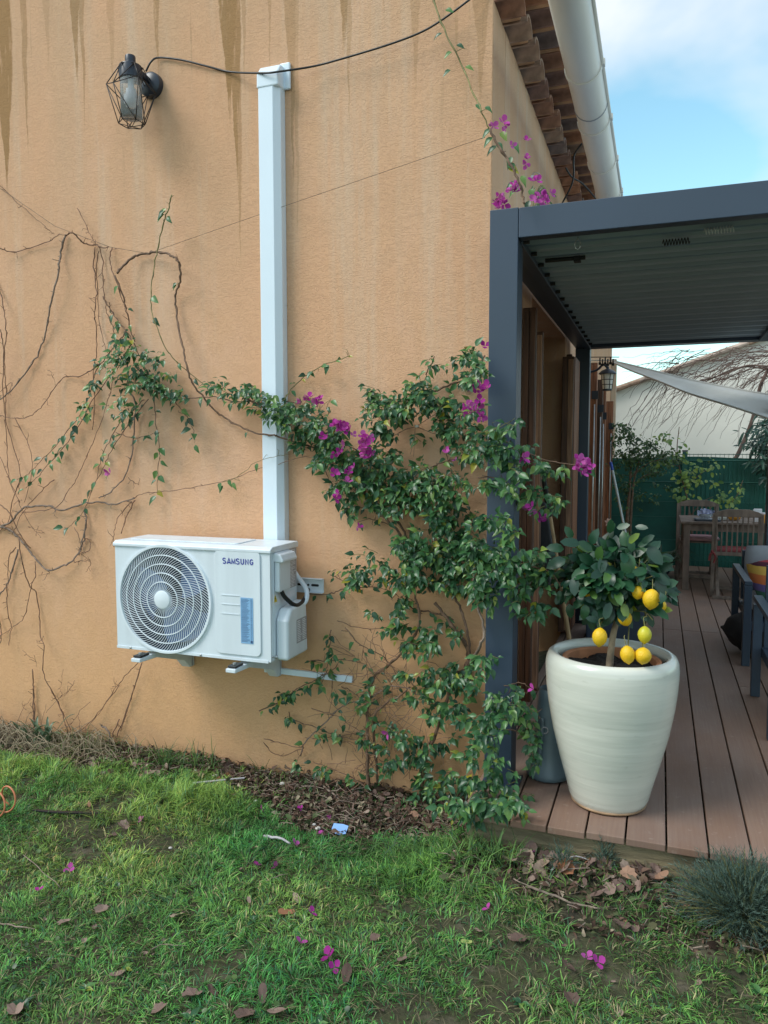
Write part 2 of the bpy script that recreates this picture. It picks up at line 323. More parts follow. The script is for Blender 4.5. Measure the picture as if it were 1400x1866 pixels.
# ------------------------------------------------------------------ mesh helpers
def frame_of(t):
    t = t.normalized(); a = Vector((0, 0, 1)) if abs(t.z) < .9 else Vector((1, 0, 0))
    u = t.cross(a).normalized(); return u, t.cross(u).normalized()
class MB:
    def __init__(s): s.v = []; s.f = []; s.m = []
    def add(s, vs, fs, mi=0):
        o = len(s.v); s.v += [tuple(p) for p in vs]; s.f += [tuple(i+o for i in f) for f in fs]; s.m += [mi]*len(fs); return s
    def box(s, x0, x1, y0, y1, z0, z1, mi=0):
        return s.add([(x0, y0, z0), (x1, y0, z0), (x1, y1, z0), (x0, y1, z0), (x0, y0, z1), (x1, y0, z1), (x1, y1, z1), (x0, y1, z1)],
                     [(0, 3, 2, 1), (4, 5, 6, 7), (0, 1, 5, 4), (1, 2, 6, 5), (2, 3, 7, 6), (3, 0, 4, 7)], mi)
    def bar(s, a, b, w, h, mi=0, up=(0, 0, 1)):
        a = Vector(a); b = Vector(b); t = (b-a).normalized(); u = t.cross(Vector(up)).normalized(); v = u.cross(t).normalized()
        vs = [p+u*i*w/2+v*j*h/2 for p in (a, b) for i, j in ((-1, -1), (1, -1), (1, 1), (-1, 1))]
        return s.add(vs, [(0, 1, 2, 3), (7, 6, 5, 4), (0, 4, 5, 1), (1, 5, 6, 2), (2, 6, 7, 3), (3, 7, 4, 0)], mi)
    def tube(s, pts, r, n=6, mi=0, cap=True):
        pts = [Vector(p) for p in pts]; k = len(pts); rs = r if isinstance(r, (list, tuple)) else [r]*k
        vs = []; u = None
        for i, p in enumerate(pts):
            t = (pts[min(i+1, k-1)]-pts[max(i-1, 0)])
            if t.length < 1e-9: t = Vector((0, 0, 1))
            t.normalize()
            if u is None: u, _ = frame_of(t)
            else:
                u = u-t*u.dot(t); u = u.normalized() if u.length > 1e-6 else frame_of(t)[0]
            v = t.cross(u)
            for j in range(n):
                a = 2*math.pi*j/n; vs.append(p+u*math.cos(a)*rs[i]+v*math.sin(a)*rs[i])
        fs = [(i*n+j, i*n+(j+1) % n, (i+1)*n+(j+1) % n, (i+1)*n+j) for i in range(k-1) for j in range(n)]
        if cap: fs += [tuple(range(n-1, -1, -1)), tuple(range((k-1)*n, k*n))]
        return s.add(vs, fs, mi)
    def lathe(s, prof, c=(0, 0, 0), n=32, mi=0, M4=None, wob=0):
        vs = []
        for r, z in prof:
            for j in range(n):
                a = 2*math.pi*j/n; q = Vector((r*math.cos(a)*(1+wob*math.sin(2*a+1)), r*math.sin(a), z))
                if M4 is not None: q = M4 @ q
                vs.append(q+Vector(c))
        k = len(prof)
        fs = [(i*n+j, i*n+(j+1) % n, (i+1)*n+(j+1) % n, (i+1)*n+j) for i in range(k-1) for j in range(n)]
        return s.add(vs, fs, mi)
    def prism(s, poly, axis, a0, a1, mi=0):
        """poly: 2-D outline; axis 0/1/2 is the extrusion axis"""
        def P(q, a):
            q = list(q); q.insert(axis, a); return tuple(q)
        n = len(poly); vs = [P(q, a0) for q in poly]+[P(q, a1) for q in poly]
        fs = [tuple(range(n)), tuple(range(2*n-1, n-1, -1))]+[(i, i+n, (i+1) % n+n, (i+1) % n) for i in range(n)]
        return s.add(vs, fs, mi)
def rrect(x0, x1, z0, z1, r, n=5):
    o = []
    for cx, cz, a0 in ((x1-r, z1-r, 0), (x0+r, z1-r, 90), (x0+r, z0+r, 180), (x1-r, z0+r, 270)):
        for k in range(n+1): a = R(a0+90*k/n); o.append((cx+r*math.cos(a), cz+r*math.sin(a)))
    return o
def cr_spline(pts, k=5):
    """Catmull-Rom through points"""
    P = [Vector(p) for p in pts]
    if len(P) < 3: return [P[0].lerp(P[-1], i/k) for i in range(k+1)]
    P = [P[0]*2-P[1]]+P+[P[-1]*2-P[-2]]; o = []
    for i in range(1, len(P)-2):
        a, b, c, d = P[i-1:i+3]
        for j in range(k):
            t = j/k; o.append(.5*((2*b)+(c-a)*t+(2*a-5*b+4*c-d)*t*t+(3*b-a-3*c+d)*t**3))
    o.append(P[-2]); return o

def tag(o, label=None, cat=None, group=None, kind=None):
    if label: o['label'] = label
    if cat: o['category'] = cat
    if group: o['group'] = group
    if kind: o['kind'] = kind
    return o
def thing(name, loc, label, cat, group=None):
    o = bpy.data.objects.new(name, None); C.objects.link(o); o.location = loc; o.empty_display_size = .1
    return tag(o, label, cat, group)
def wloc(o):
    v = Vector((0, 0, 0))
    while o: v += o.location; o = o.parent
    return v
def obj(name, mb, m, parent=None, smooth=False, bevel=0., local=False, kind=None, seg=2, fixn=True):
    """mesh built in world coordinates (local=True: in the parent's own)"""
    me = bpy.data.meshes.new(name); me.from_pydata(mb.v, [], mb.f)
    ms = m if isinstance(m, (list, tuple)) else [m]
    for q in ms: me.materials.append(M[q] if isinstance(q, str) else q)
    if len(ms) > 1: me.polygons.foreach_set('material_index', mb.m)
    if fixn:
        bm = bmesh.new(); bm.from_mesh(me); bmesh.ops.recalc_face_normals(bm, faces=bm.faces); bm.to_mesh(me); bm.free()
    if smooth: me.polygons.foreach_set('use_smooth', [True]*len(me.polygons))
    me.update(); o = bpy.data.objects.new(name, me); C.objects.link(o)
    if parent is not None:
        o.parent = parent
        if not local: o.location = -wloc(parent)
    if bevel:
        b = o.modifiers.new('bevel', 'BEVEL'); b.width = bevel; b.segments = seg; b.limit_method = 'ANGLE'; b.angle_limit = R(40)
    if smooth and bevel is not None and smooth == 'auto':
        e = o.modifiers.new('split', 'EDGE_SPLIT'); e.split_angle = R(35)
    if kind: o['kind'] = kind
    return o
def copy_tree(o, parent=None):
    c = o.copy(); C.objects.link(c); c.parent = parent
    for ch in list(o.children): copy_tree(ch, c)
    return c

# leaf templates (length 1 along +Y, normal +Z)
def leaf_template(w=.27, fold=.07, droop=.18, tipw=.14):
    v = [(0, 0, 0), (0, .33, -.01), (0, .66, -droop*.35), (0, 1, -droop)]
    for s in (-1, 1): v += [(s*w*.82, .2, fold), (s*w, .45, fold*.9), (s*tipw, .78, -droop*.35)]
    f = [(0, 4, 1), (1, 4, 5), (1, 5, 2), (2, 5, 6), (2, 6, 3), (0, 1, 7), (1, 8, 7), (1, 2, 8), (2, 9, 8), (2, 3, 9)]
    return np.array(v), [q[::-1] for q in f]
def curled(w, fold, droop, tipw, tw):
    v, f = leaf_template(w, fold, droop, tipw); v = v.copy(); v[:, 0] += tw*v[:, 1]**2; return v, f
LT = [leaf_template(.26, .10, .26, .12), curled(.24, .05, .38, .10, .12), curled(.29, .14, .14, .13, -.1)]
LT_LEMON = [leaf_template(.27, .05, .12, .21), curled(.29, .09, .25, .22, .08), curled(.25, .03, .06, .20, -.06)]
LT_LONG = [leaf_template(.09, .02, .15, .07)]
def bract_template():
    v = []; f = []
    for k in range(3):
        a = 2*math.pi*k/3; ca, sa = math.cos(a), math.sin(a); base = len(v)
        for x, y, z in ((0, .04, 0), (-.46, .42, .34), (.46, .42, .34), (0, .50, .14), (-.32, .80, .56), (.32, .80, .56), (0, .98, .60)):
            v.append((x*ca-y*sa, x*sa+y*ca, z))
        f += [tuple(base+i for i in q) for q in ((0, 3, 1), (0, 2, 3), (1, 3, 4), (3, 2, 5), (3, 5, 4), (4, 5, 6))]
    return np.array(v), f
BR = [bract_template()]
_meshcache = {}
def leaf_mesh(tpls, k, m, name):
    key = (id(tpls), k, m)
    if key not in _meshcache:
        v, f = tpls[k]; me = bpy.data.meshes.new(name); me.from_pydata(v.tolist(), [], f); me.materials.append(M[m])
        me.polygons.foreach_set('use_smooth', [True]*len(f)); me.update(); _meshcache[key] = me
    return _meshcache[key]
def basis(d, nrm):
    """matrix columns x,y,z with y along d"""
    d = Vector(d).normalized(); n = Vector(nrm); n = n-d*n.dot(d)
    if n.length < 1e-4: n = frame_of(d)[0]
    n.normalize(); return d.cross(n), d, n
def plant_leaves(parent, items, tpls, m, name='leaf', cap=300, stuff_name=None):
    """items: (pos, dir, normal, size). The largest in view become objects, the rest one joined part."""
    fw = Vector(_fw); cp = Vector(_c)
    items = sorted(items, key=lambda q: -(q[3]/max(.2, (q[0]-cp).dot(fw)))) if len(items) > cap else items
    if len(items) > cap:                               # shuffle within the bigger half so the single leaves spread over the plant
        top = items[:min(len(items), cap*3)]; rest = items[len(top):]; random.shuffle(top); items = top+rest
    root = wloc(parent)
    for p, d, nn, s in items[:cap]:
        k = random.randrange(len(tpls)); me = leaf_mesh(tpls, k, m, name)
        o = bpy.data.objects.new(name, me); C.objects.link(o); o.parent = parent
        x, y, z = basis(d, nn)
        o.matrix_local = Matrix(((x.x*s, y.x*s, z.x*s, p.x-root.x), (x.y*s, y.y*s, z.y*s, p.y-root.y), (x.z*s, y.z*s, z.z*s, p.z-root.z), (0, 0, 0, 1)))
    rest = items[cap:]
    if rest: joined_leaves(stuff_name or 'foliage', rest, tpls, m, parent)
def joined_leaves(name, items, tpls, m, parent=None, kind='stuff'):
    V = []; Fi = []; Rn = []; off = 0
    for p, d, nn, s in items:
        v, f = tpls[random.randrange(len(tpls))]; x, y, z = basis(d, nn)
        B = np.array([x, y, z])*s; V.append(v @ B+np.array(p)); Fi.append(np.array(f)+off); off += len(v); Rn += [random.random()]*len(v)
    V = np.concatenate(V); Fi = np.concatenate(Fi)
    o = tri_mesh(name, V, Fi, M[m], {'rnd': np.array(Rn)}, parent, smooth=True); o['kind'] = kind; return o
def tri_mesh(name, V, Fi, m, fattr=None, parent=None, smooth=False, cattr=None, fsize=3):
    me = bpy.data.meshes.new(name); nv = len(V); nf = len(Fi)
    me.vertices.add(nv); me.vertices.foreach_set('co', np.asarray(V, dtype=np.float32).ravel())
    me.loops.add(nf*fsize); me.loops.foreach_set('vertex_index', np.asarray(Fi, dtype=np.int32).ravel())
    me.polygons.add(nf); me.polygons.foreach_set('loop_start', np.arange(0, nf*fsize, fsize, dtype=np.int32))
    me.polygons.foreach_set('loop_total', np.full(nf, fsize, dtype=np.int32))
    me.polygons.foreach_set('use_smooth', np.full(nf, smooth))
    me.update(calc_edges=True)
    for k, a in (fattr or {}).items():
        t = me.attributes.new(k, 'FLOAT', 'POINT'); t.data.foreach_set('value', np.asarray(a, dtype=np.float32))
    for k, a in (cattr or {}).items():
        t = me.attributes.new(k, 'FLOAT_COLOR', 'POINT'); t.data.foreach_set('color', np.asarray(a, dtype=np.float32).ravel())
    me.materials.append(m); o = bpy.data.objects.new(name, me); C.objects.link(o)
    if parent is not None: o.parent = parent; o.location = -wloc(parent)
    return o
def vnoise(x, y, s, seed=0):
    g = np.random.default_rng(seed).random((64, 64)); x = np.asarray(x)/s+100; y = np.asarray(y)/s+100
    xi = np.floor(x).astype(int); yi = np.floor(y).astype(int); fx = x-xi; fy = y-yi; fx = fx*fx*(3-2*fx); fy = fy*fy*(3-2*fy)
    a = g[xi % 64, yi % 64]; b = g[(xi+1) % 64, yi % 64]; c = g[xi % 64, (yi+1) % 64]; d = g[(xi+1) % 64, (yi+1) % 64]
    return (a*(1-fx)+b*fx)*(1-fy)+(c*(1-fx)+d*fx)*fy
def ground_z(x, y):
    x = np.asarray(x, dtype=float); y = np.asarray(y, dtype=float)
    z = GZ+(vnoise(x, y, .5, 1)-.5)*.03+(vnoise(x, y, .13, 2)-.5)*.014
    z = z+.085*np.clip((y-2.30)/.45, 0, 1)**1.2*np.clip((x+.95)/.3, 0, 1)
    z = z+np.clip((y-3.0)/.4, 0, 1)*np.where(x < -.7, 1, 0)*(-.006+.02*vnoise(x, y, .25, 3))
    return z
def gz(x, y): return float(ground_z(x, y))
def ong(px, py):
    p = onz(px, py, GZ)
    for _ in range(4): p = onz(px, py, gz(p.x, p.y))
    return p

# ================================================================== SETTING: ground
def axis(lo, hi, a, b, step):
    far = [-60, -30, -15, -8]
    left = [v for v in np.concatenate([np.linspace(lo, a, 14)[:-1]])]
    return np.concatenate([left, np.arange(a, b, step), np.linspace(b, hi, 14)])
gx = axis(-60, 60, -4.6, 2.4, .025); gy = axis(-30, 90, .8, 3.6, .025)
GX, GY = np.meshgrid(gx, gy, indexing='ij'); Z = ground_z(GX, GY); nx, ny = GX.shape
V = np.stack([GX, GY, Z], -1).reshape(-1, 3); idx = np.arange(nx*ny).reshape(nx, ny)
Q = np.stack([idx[:-1, :-1], idx[1:, :-1], idx[1:, 1:], idx[:-1, 1:]], -1).reshape(-1, 4)
g = tri_mesh('ground', V, Q, M['soil'], smooth=True, fsize=4); g['kind'] = 'structure'

# ------------------------------------------------------------------ deck
deck = thing('deck', (0, 3, 0), None, None); deck['kind'] = 'structure'
gaps = [-.72, -.668]+[-.522+.1456*k for k in range(0, 21)]
for a, b in zip(gaps[:-1], gaps[1:]):
    first = True
    y0 = 2.888+random.uniform(-.004, .004); joints = [y0, random.choice([6.6, 6.64, 6.61, 5.1]), 10.5]
    for s, e in zip(joints[:-1], joints[1:]):
        h = random.uniform(-.0015, .0015)
        o = obj('plank', MB().box(a+.0035, b-.0035, s+(.0 if s == y0 else .0025), e-.0025, -.028+h, h), 'plank', deck, bevel=.003)
obj('joist', MB().box(-.70, 2.4, 2.915, 2.96, -.15, -.030), 'fascia', deck, bevel=.004)
obj('joist', MB().box(-.70, 2.4, 6.57, 6.66, -.16, -.030), 'fascia', deck)
obj('joist', MB().box(-.70, -.66, 2.97, 10.4, -.16, -.030), 'fascia', deck)
for yy in (3.6, 4.3, 5.0, 5.8, 7.4, 8.2, 9.0, 9.8): obj('joist', MB().box(-.655, 2.4, yy, yy+.05, -.2, -.0305), 'fascia', deck)

# ================================================================== HOUSE
house = thing('house', (-3, 6, GZ), 'ochre stuccoed house with brown water streaks running down its gable wall', 'house')
TOP = 3.44
poly = [(-7, -.5), (WALL_X, -.5), (WALL_X, TOP), (-4.2, 5.0), (-7, 5.0)]
obj('gable_wall', MB().prism(poly, 1, WALL_Y, WALL_Y+.28), 'stucco', house, bevel=.006, seg=3)
m = MB(); y1, y2, yend, zl = 4.62, 6.32, 12.4, 2.375
m.box(WALL_X-.3, WALL_X, WALL_Y+.28, y1, -.5, TOP); m.box(WALL_X-.3, WALL_X, y1, y2, zl, TOP)
m.box(WALL_X-.3, WALL_X, y2, 7.55, -.5, TOP); m.box(WALL_X-.3, WALL_X, 7.55, 9.7, -.5, .95); m.box(WALL_X-.3, WALL_X, 7.55, 9.7, 2.2, TOP); m.box(WALL_X-.3, WALL_X, 9.7, yend, -.5, TOP)
obj('side_wall', m, 'stucco', house)
obj('wall_trim', MB().box(WALL_X+.004, WALL_X+.075, yend-.12, yend+.05, -.3, 2.9), 'trim', house)
# glazed door in the recess
d = obj('door', MB().box(-1.02, -.96, y1+.005, y2-.005, -.02, zl-.005), 'wood_dark', house)
for k in range(2): obj('pane', MB().box(-.957, -.953, y1+.12+k*.85, y1+.75+k*.85, .15, 2.2), 'glass_dark', d)
obj('window', MB().box(-.95, -.93, 7.56, 9.69, .955, 2.195), 'glass_dark', house)
# shutters folded out from the side wall
def shutter(x1, ya, z0, z1, mats, leaves=1, th=.035, panel=True):
    s = obj('shutter', MB().box(WALL_X+.006, x1, ya, ya+th, z0, z1), mats[0], house, bevel=.004)
    w = x1-WALL_X-.006
    if w > .07:
        k = max(2, int(w/.055))
        for i in range(k):
            a = WALL_X+.008+i*(w-.004)/k
            obj('board', MB().box(a+.0015, a+(w-.004)/k-.0015, ya-.012, ya-.001, z0+.02, z1-.02-random.random()*.006), mats[(i+1) % len(mats)], s, bevel=.003)
    return s
s1 = shutter(-.655, 4.50, .02, 2.15, ['wood_dark', 'wood_red', 'wood_worn'])
s2 = shutter(-.66, 4.28, .02, 2.25, ['wood_dark', 'wood_dark', 'wood_dark'])
shutter(-.69, 6.36, .05, 2.25, ['wood_dark', 'wood_red'])
s3 = shutter(-.645, 6.10, .02, 2.2, ['wood_dark', 'wood_dark', 'wood_worn'])
obj('board', MB().box(-.652, -.64, 6.14, 6.5, .02, 2.2), 'wood_red', s3)
for yy, x1, zz, mm in ((7.62, -.585, 2.32, ['wood_red', 'wood_worn', 'wood_red']), (8.5, -.59, 2.24, ['wood_dark', 'wood_worn', 'wood_dark']), (8.9, -.585, 2.18, ['wood_red', 'wood_worn', 'wood_red']), (9.9, -.56, 2.10, ['wood_red', 'wood_red', 'wood_red'])):
    s = shutter(x1, yy, .05, zz, mm, th=.05)
    obj('hinge', MB().box(x1-.05, x1+.012, yy-.02, yy-.013, zz-.35, zz-.27), 'lamp_black', s)
    obj('bolt_rod', MB().tube([(x1-.02, yy-.03, .3), (x1-.02, yy-.03, zz-.4)], .008, 6), 'galv', s, smooth=True)
# eaves: two corbelled rows of canal tiles with mortar between
def canal(x0, x1, yc, z, r=.085, th=.014, n=8):
    m = MB(); vs = []
    for x, k in ((x0, .92), (x1, 1.)):
        for rr in (r*k, (r-th)*k):
            for j in range(n+1): a = math.pi*j/n; vs.append((x, yc+rr*math.cos(a), z+rr*.72*math.sin(a)))
    s = n+1; fs = []
    for j in range(n):
        fs += [(j, j+1, 2*s+j+1, 2*s+j), (s+j+1, s+j, 3*s+j, 3*s+j+1), (2*s+j, 2*s+j+1, 3*s+j+1, 3*s+j), (j+1, j, s+j, s+j+1)]
    for a in (0, n): fs.append((a, 2*s+a, 3*s+a, s+a))
    return m.add(vs, fs)
pitch = .208; k = 0; y = WALL_Y+.09
tilem = {}
while y < 12.3:
    for row, (xe, zz) in enumerate(((-.625, TOP-.005), (-.505, TOP+.095))):
        yy = y+row*pitch/2; mm = 'tile%d' % random.randrange(5)
        key = (row, mm)
        if key not in tilem:
            o = obj('eave_tile', canal(-1.0, xe, 0, zz), mm, house, smooth='auto'); tilem[key] = o; base = o
        else:
            o = tilem[key].copy(); C.objects.link(o)
        o.location = Vector((-wloc(house).x+random.uniform(-.012, .008), -wloc(house).y+yy, -wloc(house).z+random.uniform(-.004, .004)))
        # roof cover tile over the second row, same pitch
    y += pitch; k += 1
m = MB(); m.box(-1.02, -.66, WALL_Y+.003, 12.35, TOP+.058, TOP+.093); m.box(-1.02, -.54, WALL_Y+.003, 12.35, TOP+.158, TOP+.185)
y = WALL_Y+.09
while y < 12.3:
    m.box(-1.0, -.655, y+.085, y+.123, TOP+.002, TOP+.056); m.box(-1.0, -.535, y+.19, y+.226, TOP+.094, TOP+.157); y += pitch
obj('eave_mortar', m, 'mortar', house, bevel=.006)
m = MB().prism([(-.50, TOP+.187), (-.48, TOP+.20), (-.48, TOP+.225), (-4.2, TOP+1.85), (-4.2, TOP+1.80)], 1, WALL_Y-.05, 12.5)
obj('roof', m, 'tile0', house)
# gutter
gc = (-.392, 3.285); gr = .083
def half_pipe(x, z, r, y0, y1, th=.004, n=14):
    m = MB(); vs = []
    for yy in (y0, y1):
        for rr in (r, r-th):
            for j in range(n+1): a = math.pi+math.pi*j/n; vs.append((x+rr*math.cos(a), yy, z+rr*math.sin(a)))
    s = n+1; fs = []
    for j in range(n):
        fs += [(j, j+1, 2*s+j+1, 2*s+j), (s+j+1, s+j, 3*s+j, 3*s+j+1), (j+1, j, s+j, s+j+1), (2*s+j, 2*s+j+1, 3*s+j+1, 3*s+j)]
    for a in (0, n): fs.append((a, 2*s+a, 3*s+a, s+a))
    return m.add(vs, fs)
gut = obj('gutter', half_pipe(gc[0], gc[1], gr, WALL_Y-.36, 12.4), 'gutter', house, smooth='auto')
obj('gutter_bead', MB().tube([(gc[0]+gr+.004, WALL_Y-.36, gc[1]+.004), (gc[0]+gr+.004, 12.4, gc[1]+.004)], .009, 8), 'gutter', gut, smooth=True)
obj('gutter_end', MB().prism([(gc[0]+gr*math.cos(a), gc[1]+gr*math.sin(a)) for a in np.linspace(math.pi, 2*math.pi, 15)], 1, WALL_Y-.363, WALL_Y-.359), 'gutter', gut)
yb = 3.85
while yb < 12:
    b = obj('gutter_bracket', half_pipe(gc[0], gc[1], gr+.006, yb, yb+.026, .006), 'gutter', gut, smooth='auto')
    obj('bracket_clip', MB().box(gc[0]+gr-.006, gc[0]+gr+.018, yb-.002, yb+.028, gc[1]-.012, gc[1]+.018), 'gutter', b, bevel=.002)
    yb += .617
obj('gutter_joint', half_pipe(gc[0], gc[1], gr+.003, 4.28, 4.288, .003), 'label_grey', gut, smooth='auto')

# ================================================================== PERGOLA
PX0, PX1, PY0, PY1, PT = -.686, .905, 3.168, 6.69, 2.445; PW = .118; PB = PT-.122
pg = thing('pergola', (.1, 4.9, 0), 'anthracite metal pergola with louvred roof standing over the wooden deck', 'pergola')
for x, y in ((PX0, PY0), (PX0, PY1-PW), (PX1-.105, PY1-PW), (PX1-.105, PY0)):
    p = obj('post', MB().box(x, x+PW, y, y+PW, 0.004, PT if y == PY0 else PB), 'anthracite', pg, bevel=.003)
    obj('foot_plate', MB().box(x-.012, x+PW+.03, y-.012, y+PW+.012, .001, .012), 'anthracite', p, bevel=.002)
obj('beam', MB().box(PX0+PW+.0015, PX1+.013-PW-.002, PY0, PY0+.06, PB, PT-.002), 'anthracite', pg, bevel=.003)
obj('beam', MB().box(PX0, PX1, PY1-PW, PY1, PB+.001, PT-.001), 'anthracite', pg, bevel=.003)
obj('beam', MB().box(PX0, PX0+.075, PY0+PW+.001, PY1-PW-.001, PB, PT), 'anthracite', pg, bevel=.003)
obj('beam', MB().box(PX1-.165, PX1-.09, PY0+PW+.001, PY1-PW-.001, PB, PT), 'anthracite', pg, bevel=.003)
obj('inner_ledge', MB().box(PX0+.076, PX0+.125, PY0+.062, PY1-PW-.002, PB-.012, PB+.012), 'anthracite', pg, bevel=.002)
obj('inner_ledge', MB().box(PX1-.21, PX1-.166, PY0+.062, PY1-PW-.002, PB-.012, PB+.012), 'anthracite', pg, bevel=.002)
NL = 16; lw = (PY1-PW-PY0-.07)/NL
prof = [(0, .010), (.04, -.002), (.12, -.008), (.20, .002), (.30, .016), (.48, .012), (.53, -.008), (.60, .000), (.66, .015), (.90, .014), (.985, .018), (.985, .034), (0, .034)]
lm = MB().prism([(u*lw, v) for u, v in prof], 0, PX0+.09, PX1-.18)
lo = obj('louvre', lm, 'louvre', pg, bevel=.0015, seg=1)
for i in range(NL):
    o = lo if i == 0 else lo.copy()
    if i: C.objects.link(o)
    o.location = -wloc(pg)+Vector((0, PY0+.066+i*lw, PB+.022)); 
m = MB()
for i in range(NL): obj('louvre_pin', MB().tube([(PX0+.105, PY0+.09+i*lw, PB+.005), (PX0+.15, PY0+.09+i*lw, PB+.005)], .009, 8), 'black', pg, smooth='auto')

# things hung under the pergola roof; the two coils stand in for hook reflections
def coil(name, x0, x1, y, z, r, turns, mt, label):
    pts = [(x0+(x1-x0)*t/(turns*10), y+r*math.cos(2*math.pi*t/10), z+r*math.sin(2*math.pi*t/10)) for t in range(turns*10+1)]
    o = obj(name, MB().tube(pts, .0022, 5), mt, None, smooth=True); return tag(o, label, 'reflection coil')
a = ony(1208, 425, 3.42); b = ony(1258, 420, 3.42); coil('reflection_coil', a.x, b.x, 3.42, 2.315, .012, 9, 'black', 'dark coil shape standing in for a hook reflection under the front of the louvred pergola roof')
a = ony(1283, 412, 3.36); b = ony(1338, 408, 3.36); coil('reflection_coil', a.x, b.x, 3.33, 2.322, .012, 10, 'white_blue', 'pale coil shape standing in for a hook reflection close behind the front pergola beam')
p = ony(1053, 440, 3.32)
m = MB(); m.tube([(p.x+.012*math.cos(t)*1., 3.32, p.z-.012+.020*math.sin(t)) for t in np.linspace(0, 2*math.pi, 14)], .0022, 5); m.tube([(p.x, 3.32, p.z+.008), (p.x, 3.32, PB+.022)], .003, 5)
tag(obj('carabiner_hook', m, 'galv', None, smooth=True), 'small metal snap hook hanging from the pergola louvres near the corner post', 'hook')
p = ony(1030, 482, 3.62); m = MB(); m.tube([(p.x-.09, 3.62, PB+.01), (p.x+.09, 3.62, PB+.01)], .010, 8); m.box(p.x+.04, p.x+.07, 3.60, 3.64, PB-.008, PB+.016)
tag(obj('roof_latch', m, 'black', None), 'short black rod fixed under the pergola louvres behind the snap hook', 'latch')

# ================================================================== wall fittings
# conduit
cd = thing('cable_trunking', (-1.84, 3.41, 1.0), 'tall white plastic trunking running up the ochre wall above the air conditioner', 'trunking')
cx0, cx1, cyf = -1.878, -1.768, 3.372
cpoly = [(cx0, WALL_Y-.001), (cx0, cyf+.008), (cx0+.006, cyf), (cx1-.028, cyf), (cx1, cyf+.03), (cx1, WALL_Y-.001)]
obj('channel', MB().prism(cpoly, 2, .93, 3.22), 'white_pvc', cd, bevel=.002)
e = .0035; cp2 = [(cx0-e, WALL_Y-.001), (cx0-e, cyf+.004), (cx0, cyf-e), (cx1-.026, cyf-e), (cx1+e, cyf+.028), (cx1+e, WALL_Y-.001)]
obj('elbow_cap', MB().prism([(cyf-e, 3.205), (cyf-e, 3.27), (cyf+.03, 3.315), (WALL_Y-.001, 3.318), (WALL_Y-.001, 3.205)], 0, cx0-e, cx1+e), 'white_pvc', cd, bevel=.008, seg=3)
obj('wall_flange', MB().box(cx1-.02, cx1+.035, WALL_Y-.018, WALL_Y-.001, 3.21, 3.335), 'white_pvc', cd, bevel=.006)

# bracket rail
wb = thing('wall_bracket', (-2.1, 3.44, .45), 'white steel wall bracket carrying the air conditioner, rail end with slots showing', 'bracket')
rz0, rz1 = .742, .816; rx0, rx1 = -2.6, -1.575
m = MB(); m.box(rx0, rx1, WALL_Y-.006, WALL_Y-.001, rz0, rz1); m.box(rx0, rx1, WALL_Y-.024, WALL_Y-.006, rz1-.004, rz1); m.box(rx0, rx1, WALL_Y-.024, WALL_Y-.006, rz0, rz0+.004)
rl = obj('rail', m, 'casing', wb, bevel=.0015)
for sx in (-1.622, -1.70): obj('slot', MB().prism(rrect(sx-.021, sx+.021, .774, .786, .0058), 1, WALL_Y-.0075, WALL_Y-.0055), 'black', rl)
for sx in (-1.66,): obj('slot', MB().prism(rrect(sx-.006, sx+.006, .774, .786, .0058), 1, WALL_Y-.0075, WALL_Y-.0055), 'black', rl)
for ax in (-2.37, -1.84):
    ar = obj('arm', MB().prism([(2.985, .432), (2.985, .450), (3.44, .450), (3.44, .30), (3.40, .30), (3.35, .350), (3.12, .425)], 0, ax-.026, ax+.026), 'casing', wb, bevel=.003)
    for q in (3.03, 3.36):
        obj('rubber_foot', MB().box(ax-.022, ax+.022, q-.035, q+.035, .4515, .462), 'black', ar, bevel=.003)
    obj('bolt', MB().lathe([(0, .008), (.008, .008), (.008, 0), (0, 0)], (ax, 3.02, .463), 6), 'galv', ar)
    obj('upright', MB().box(ax-.026, ax+.026, WALL_Y-.03, WALL_Y-.0245, .30, .83), 'casing', ar)

# air conditioner
ax0, ax1, ayf, ayb, az0, az1 = -2.552, -1.680, 3.080, 3.352, .470, 1.012
ac = thing('air_conditioner', (-2.1, 3.2, az0), 'white outdoor air conditioning unit with round fan grille mounted on the ochre wall', 'air conditioner')
fcx, fcz, fr = -2.262, .733, .262
# front sheet with a round hole
m = MB(); xs = (ax0+.004, fcx+ (fcx-ax0) - .004 if fcx+(fcx-ax0) < -1.99 else -1.985)
xr = xs[1]; n = 72; zt = az1-.024; zb = az0+.002; vs = []
for j in range(n):
    a = 2*math.pi*j/n; c, s = math.cos(a), math.sin(a)
    vs.append((fcx+(fr-.004)*c, ayf, fcz+(fr-.004)*s))
    tx = ((xr-fcx) if c > 0 else (ax0-fcx))/c if abs(c) > 1e-6 else 1e9
    tz = ((zt-fcz) if s > 0 else (zb-fcz))/s if abs(s) > 1e-6 else 1e9
    t = min(abs(tx), abs(tz)); vs.append((fcx+t*c, ayf, fcz+t*s))
fs = [(2*j, 2*((j+1) % n), 2*((j+1) % n)+1, 2*j+1) for j in range(n)]
m.add(vs, fs)
for cxn, czn in ((ax0, zt), (xr, zt), (xr, zb), (ax0, zb)):     # corners that the polar sheet cuts off
    k = min(range(n), key=lambda j: (vs[2*j+1][0]-cxn)**2+(vs[2*j+1][2]-czn)**2); pk = vs[2*k+1]
    for dk in (-1, 1):
        q = vs[2*((k+dk) % n)+1]; m.add([pk, q, (cxn, ayf, czn)], [(0, 1, 2)])
m.add([(xr, ayf, zb), (ax1, ayf, zb), (ax1, ayf, zt), (xr, ayf, zt)], [(0, 1, 2, 3)])
m.add([(ax1, ayf, zb), (ax1, ayb, zb), (ax1, ayb, zt), (ax1, ayf, zt)], [(0, 1, 2, 3)])
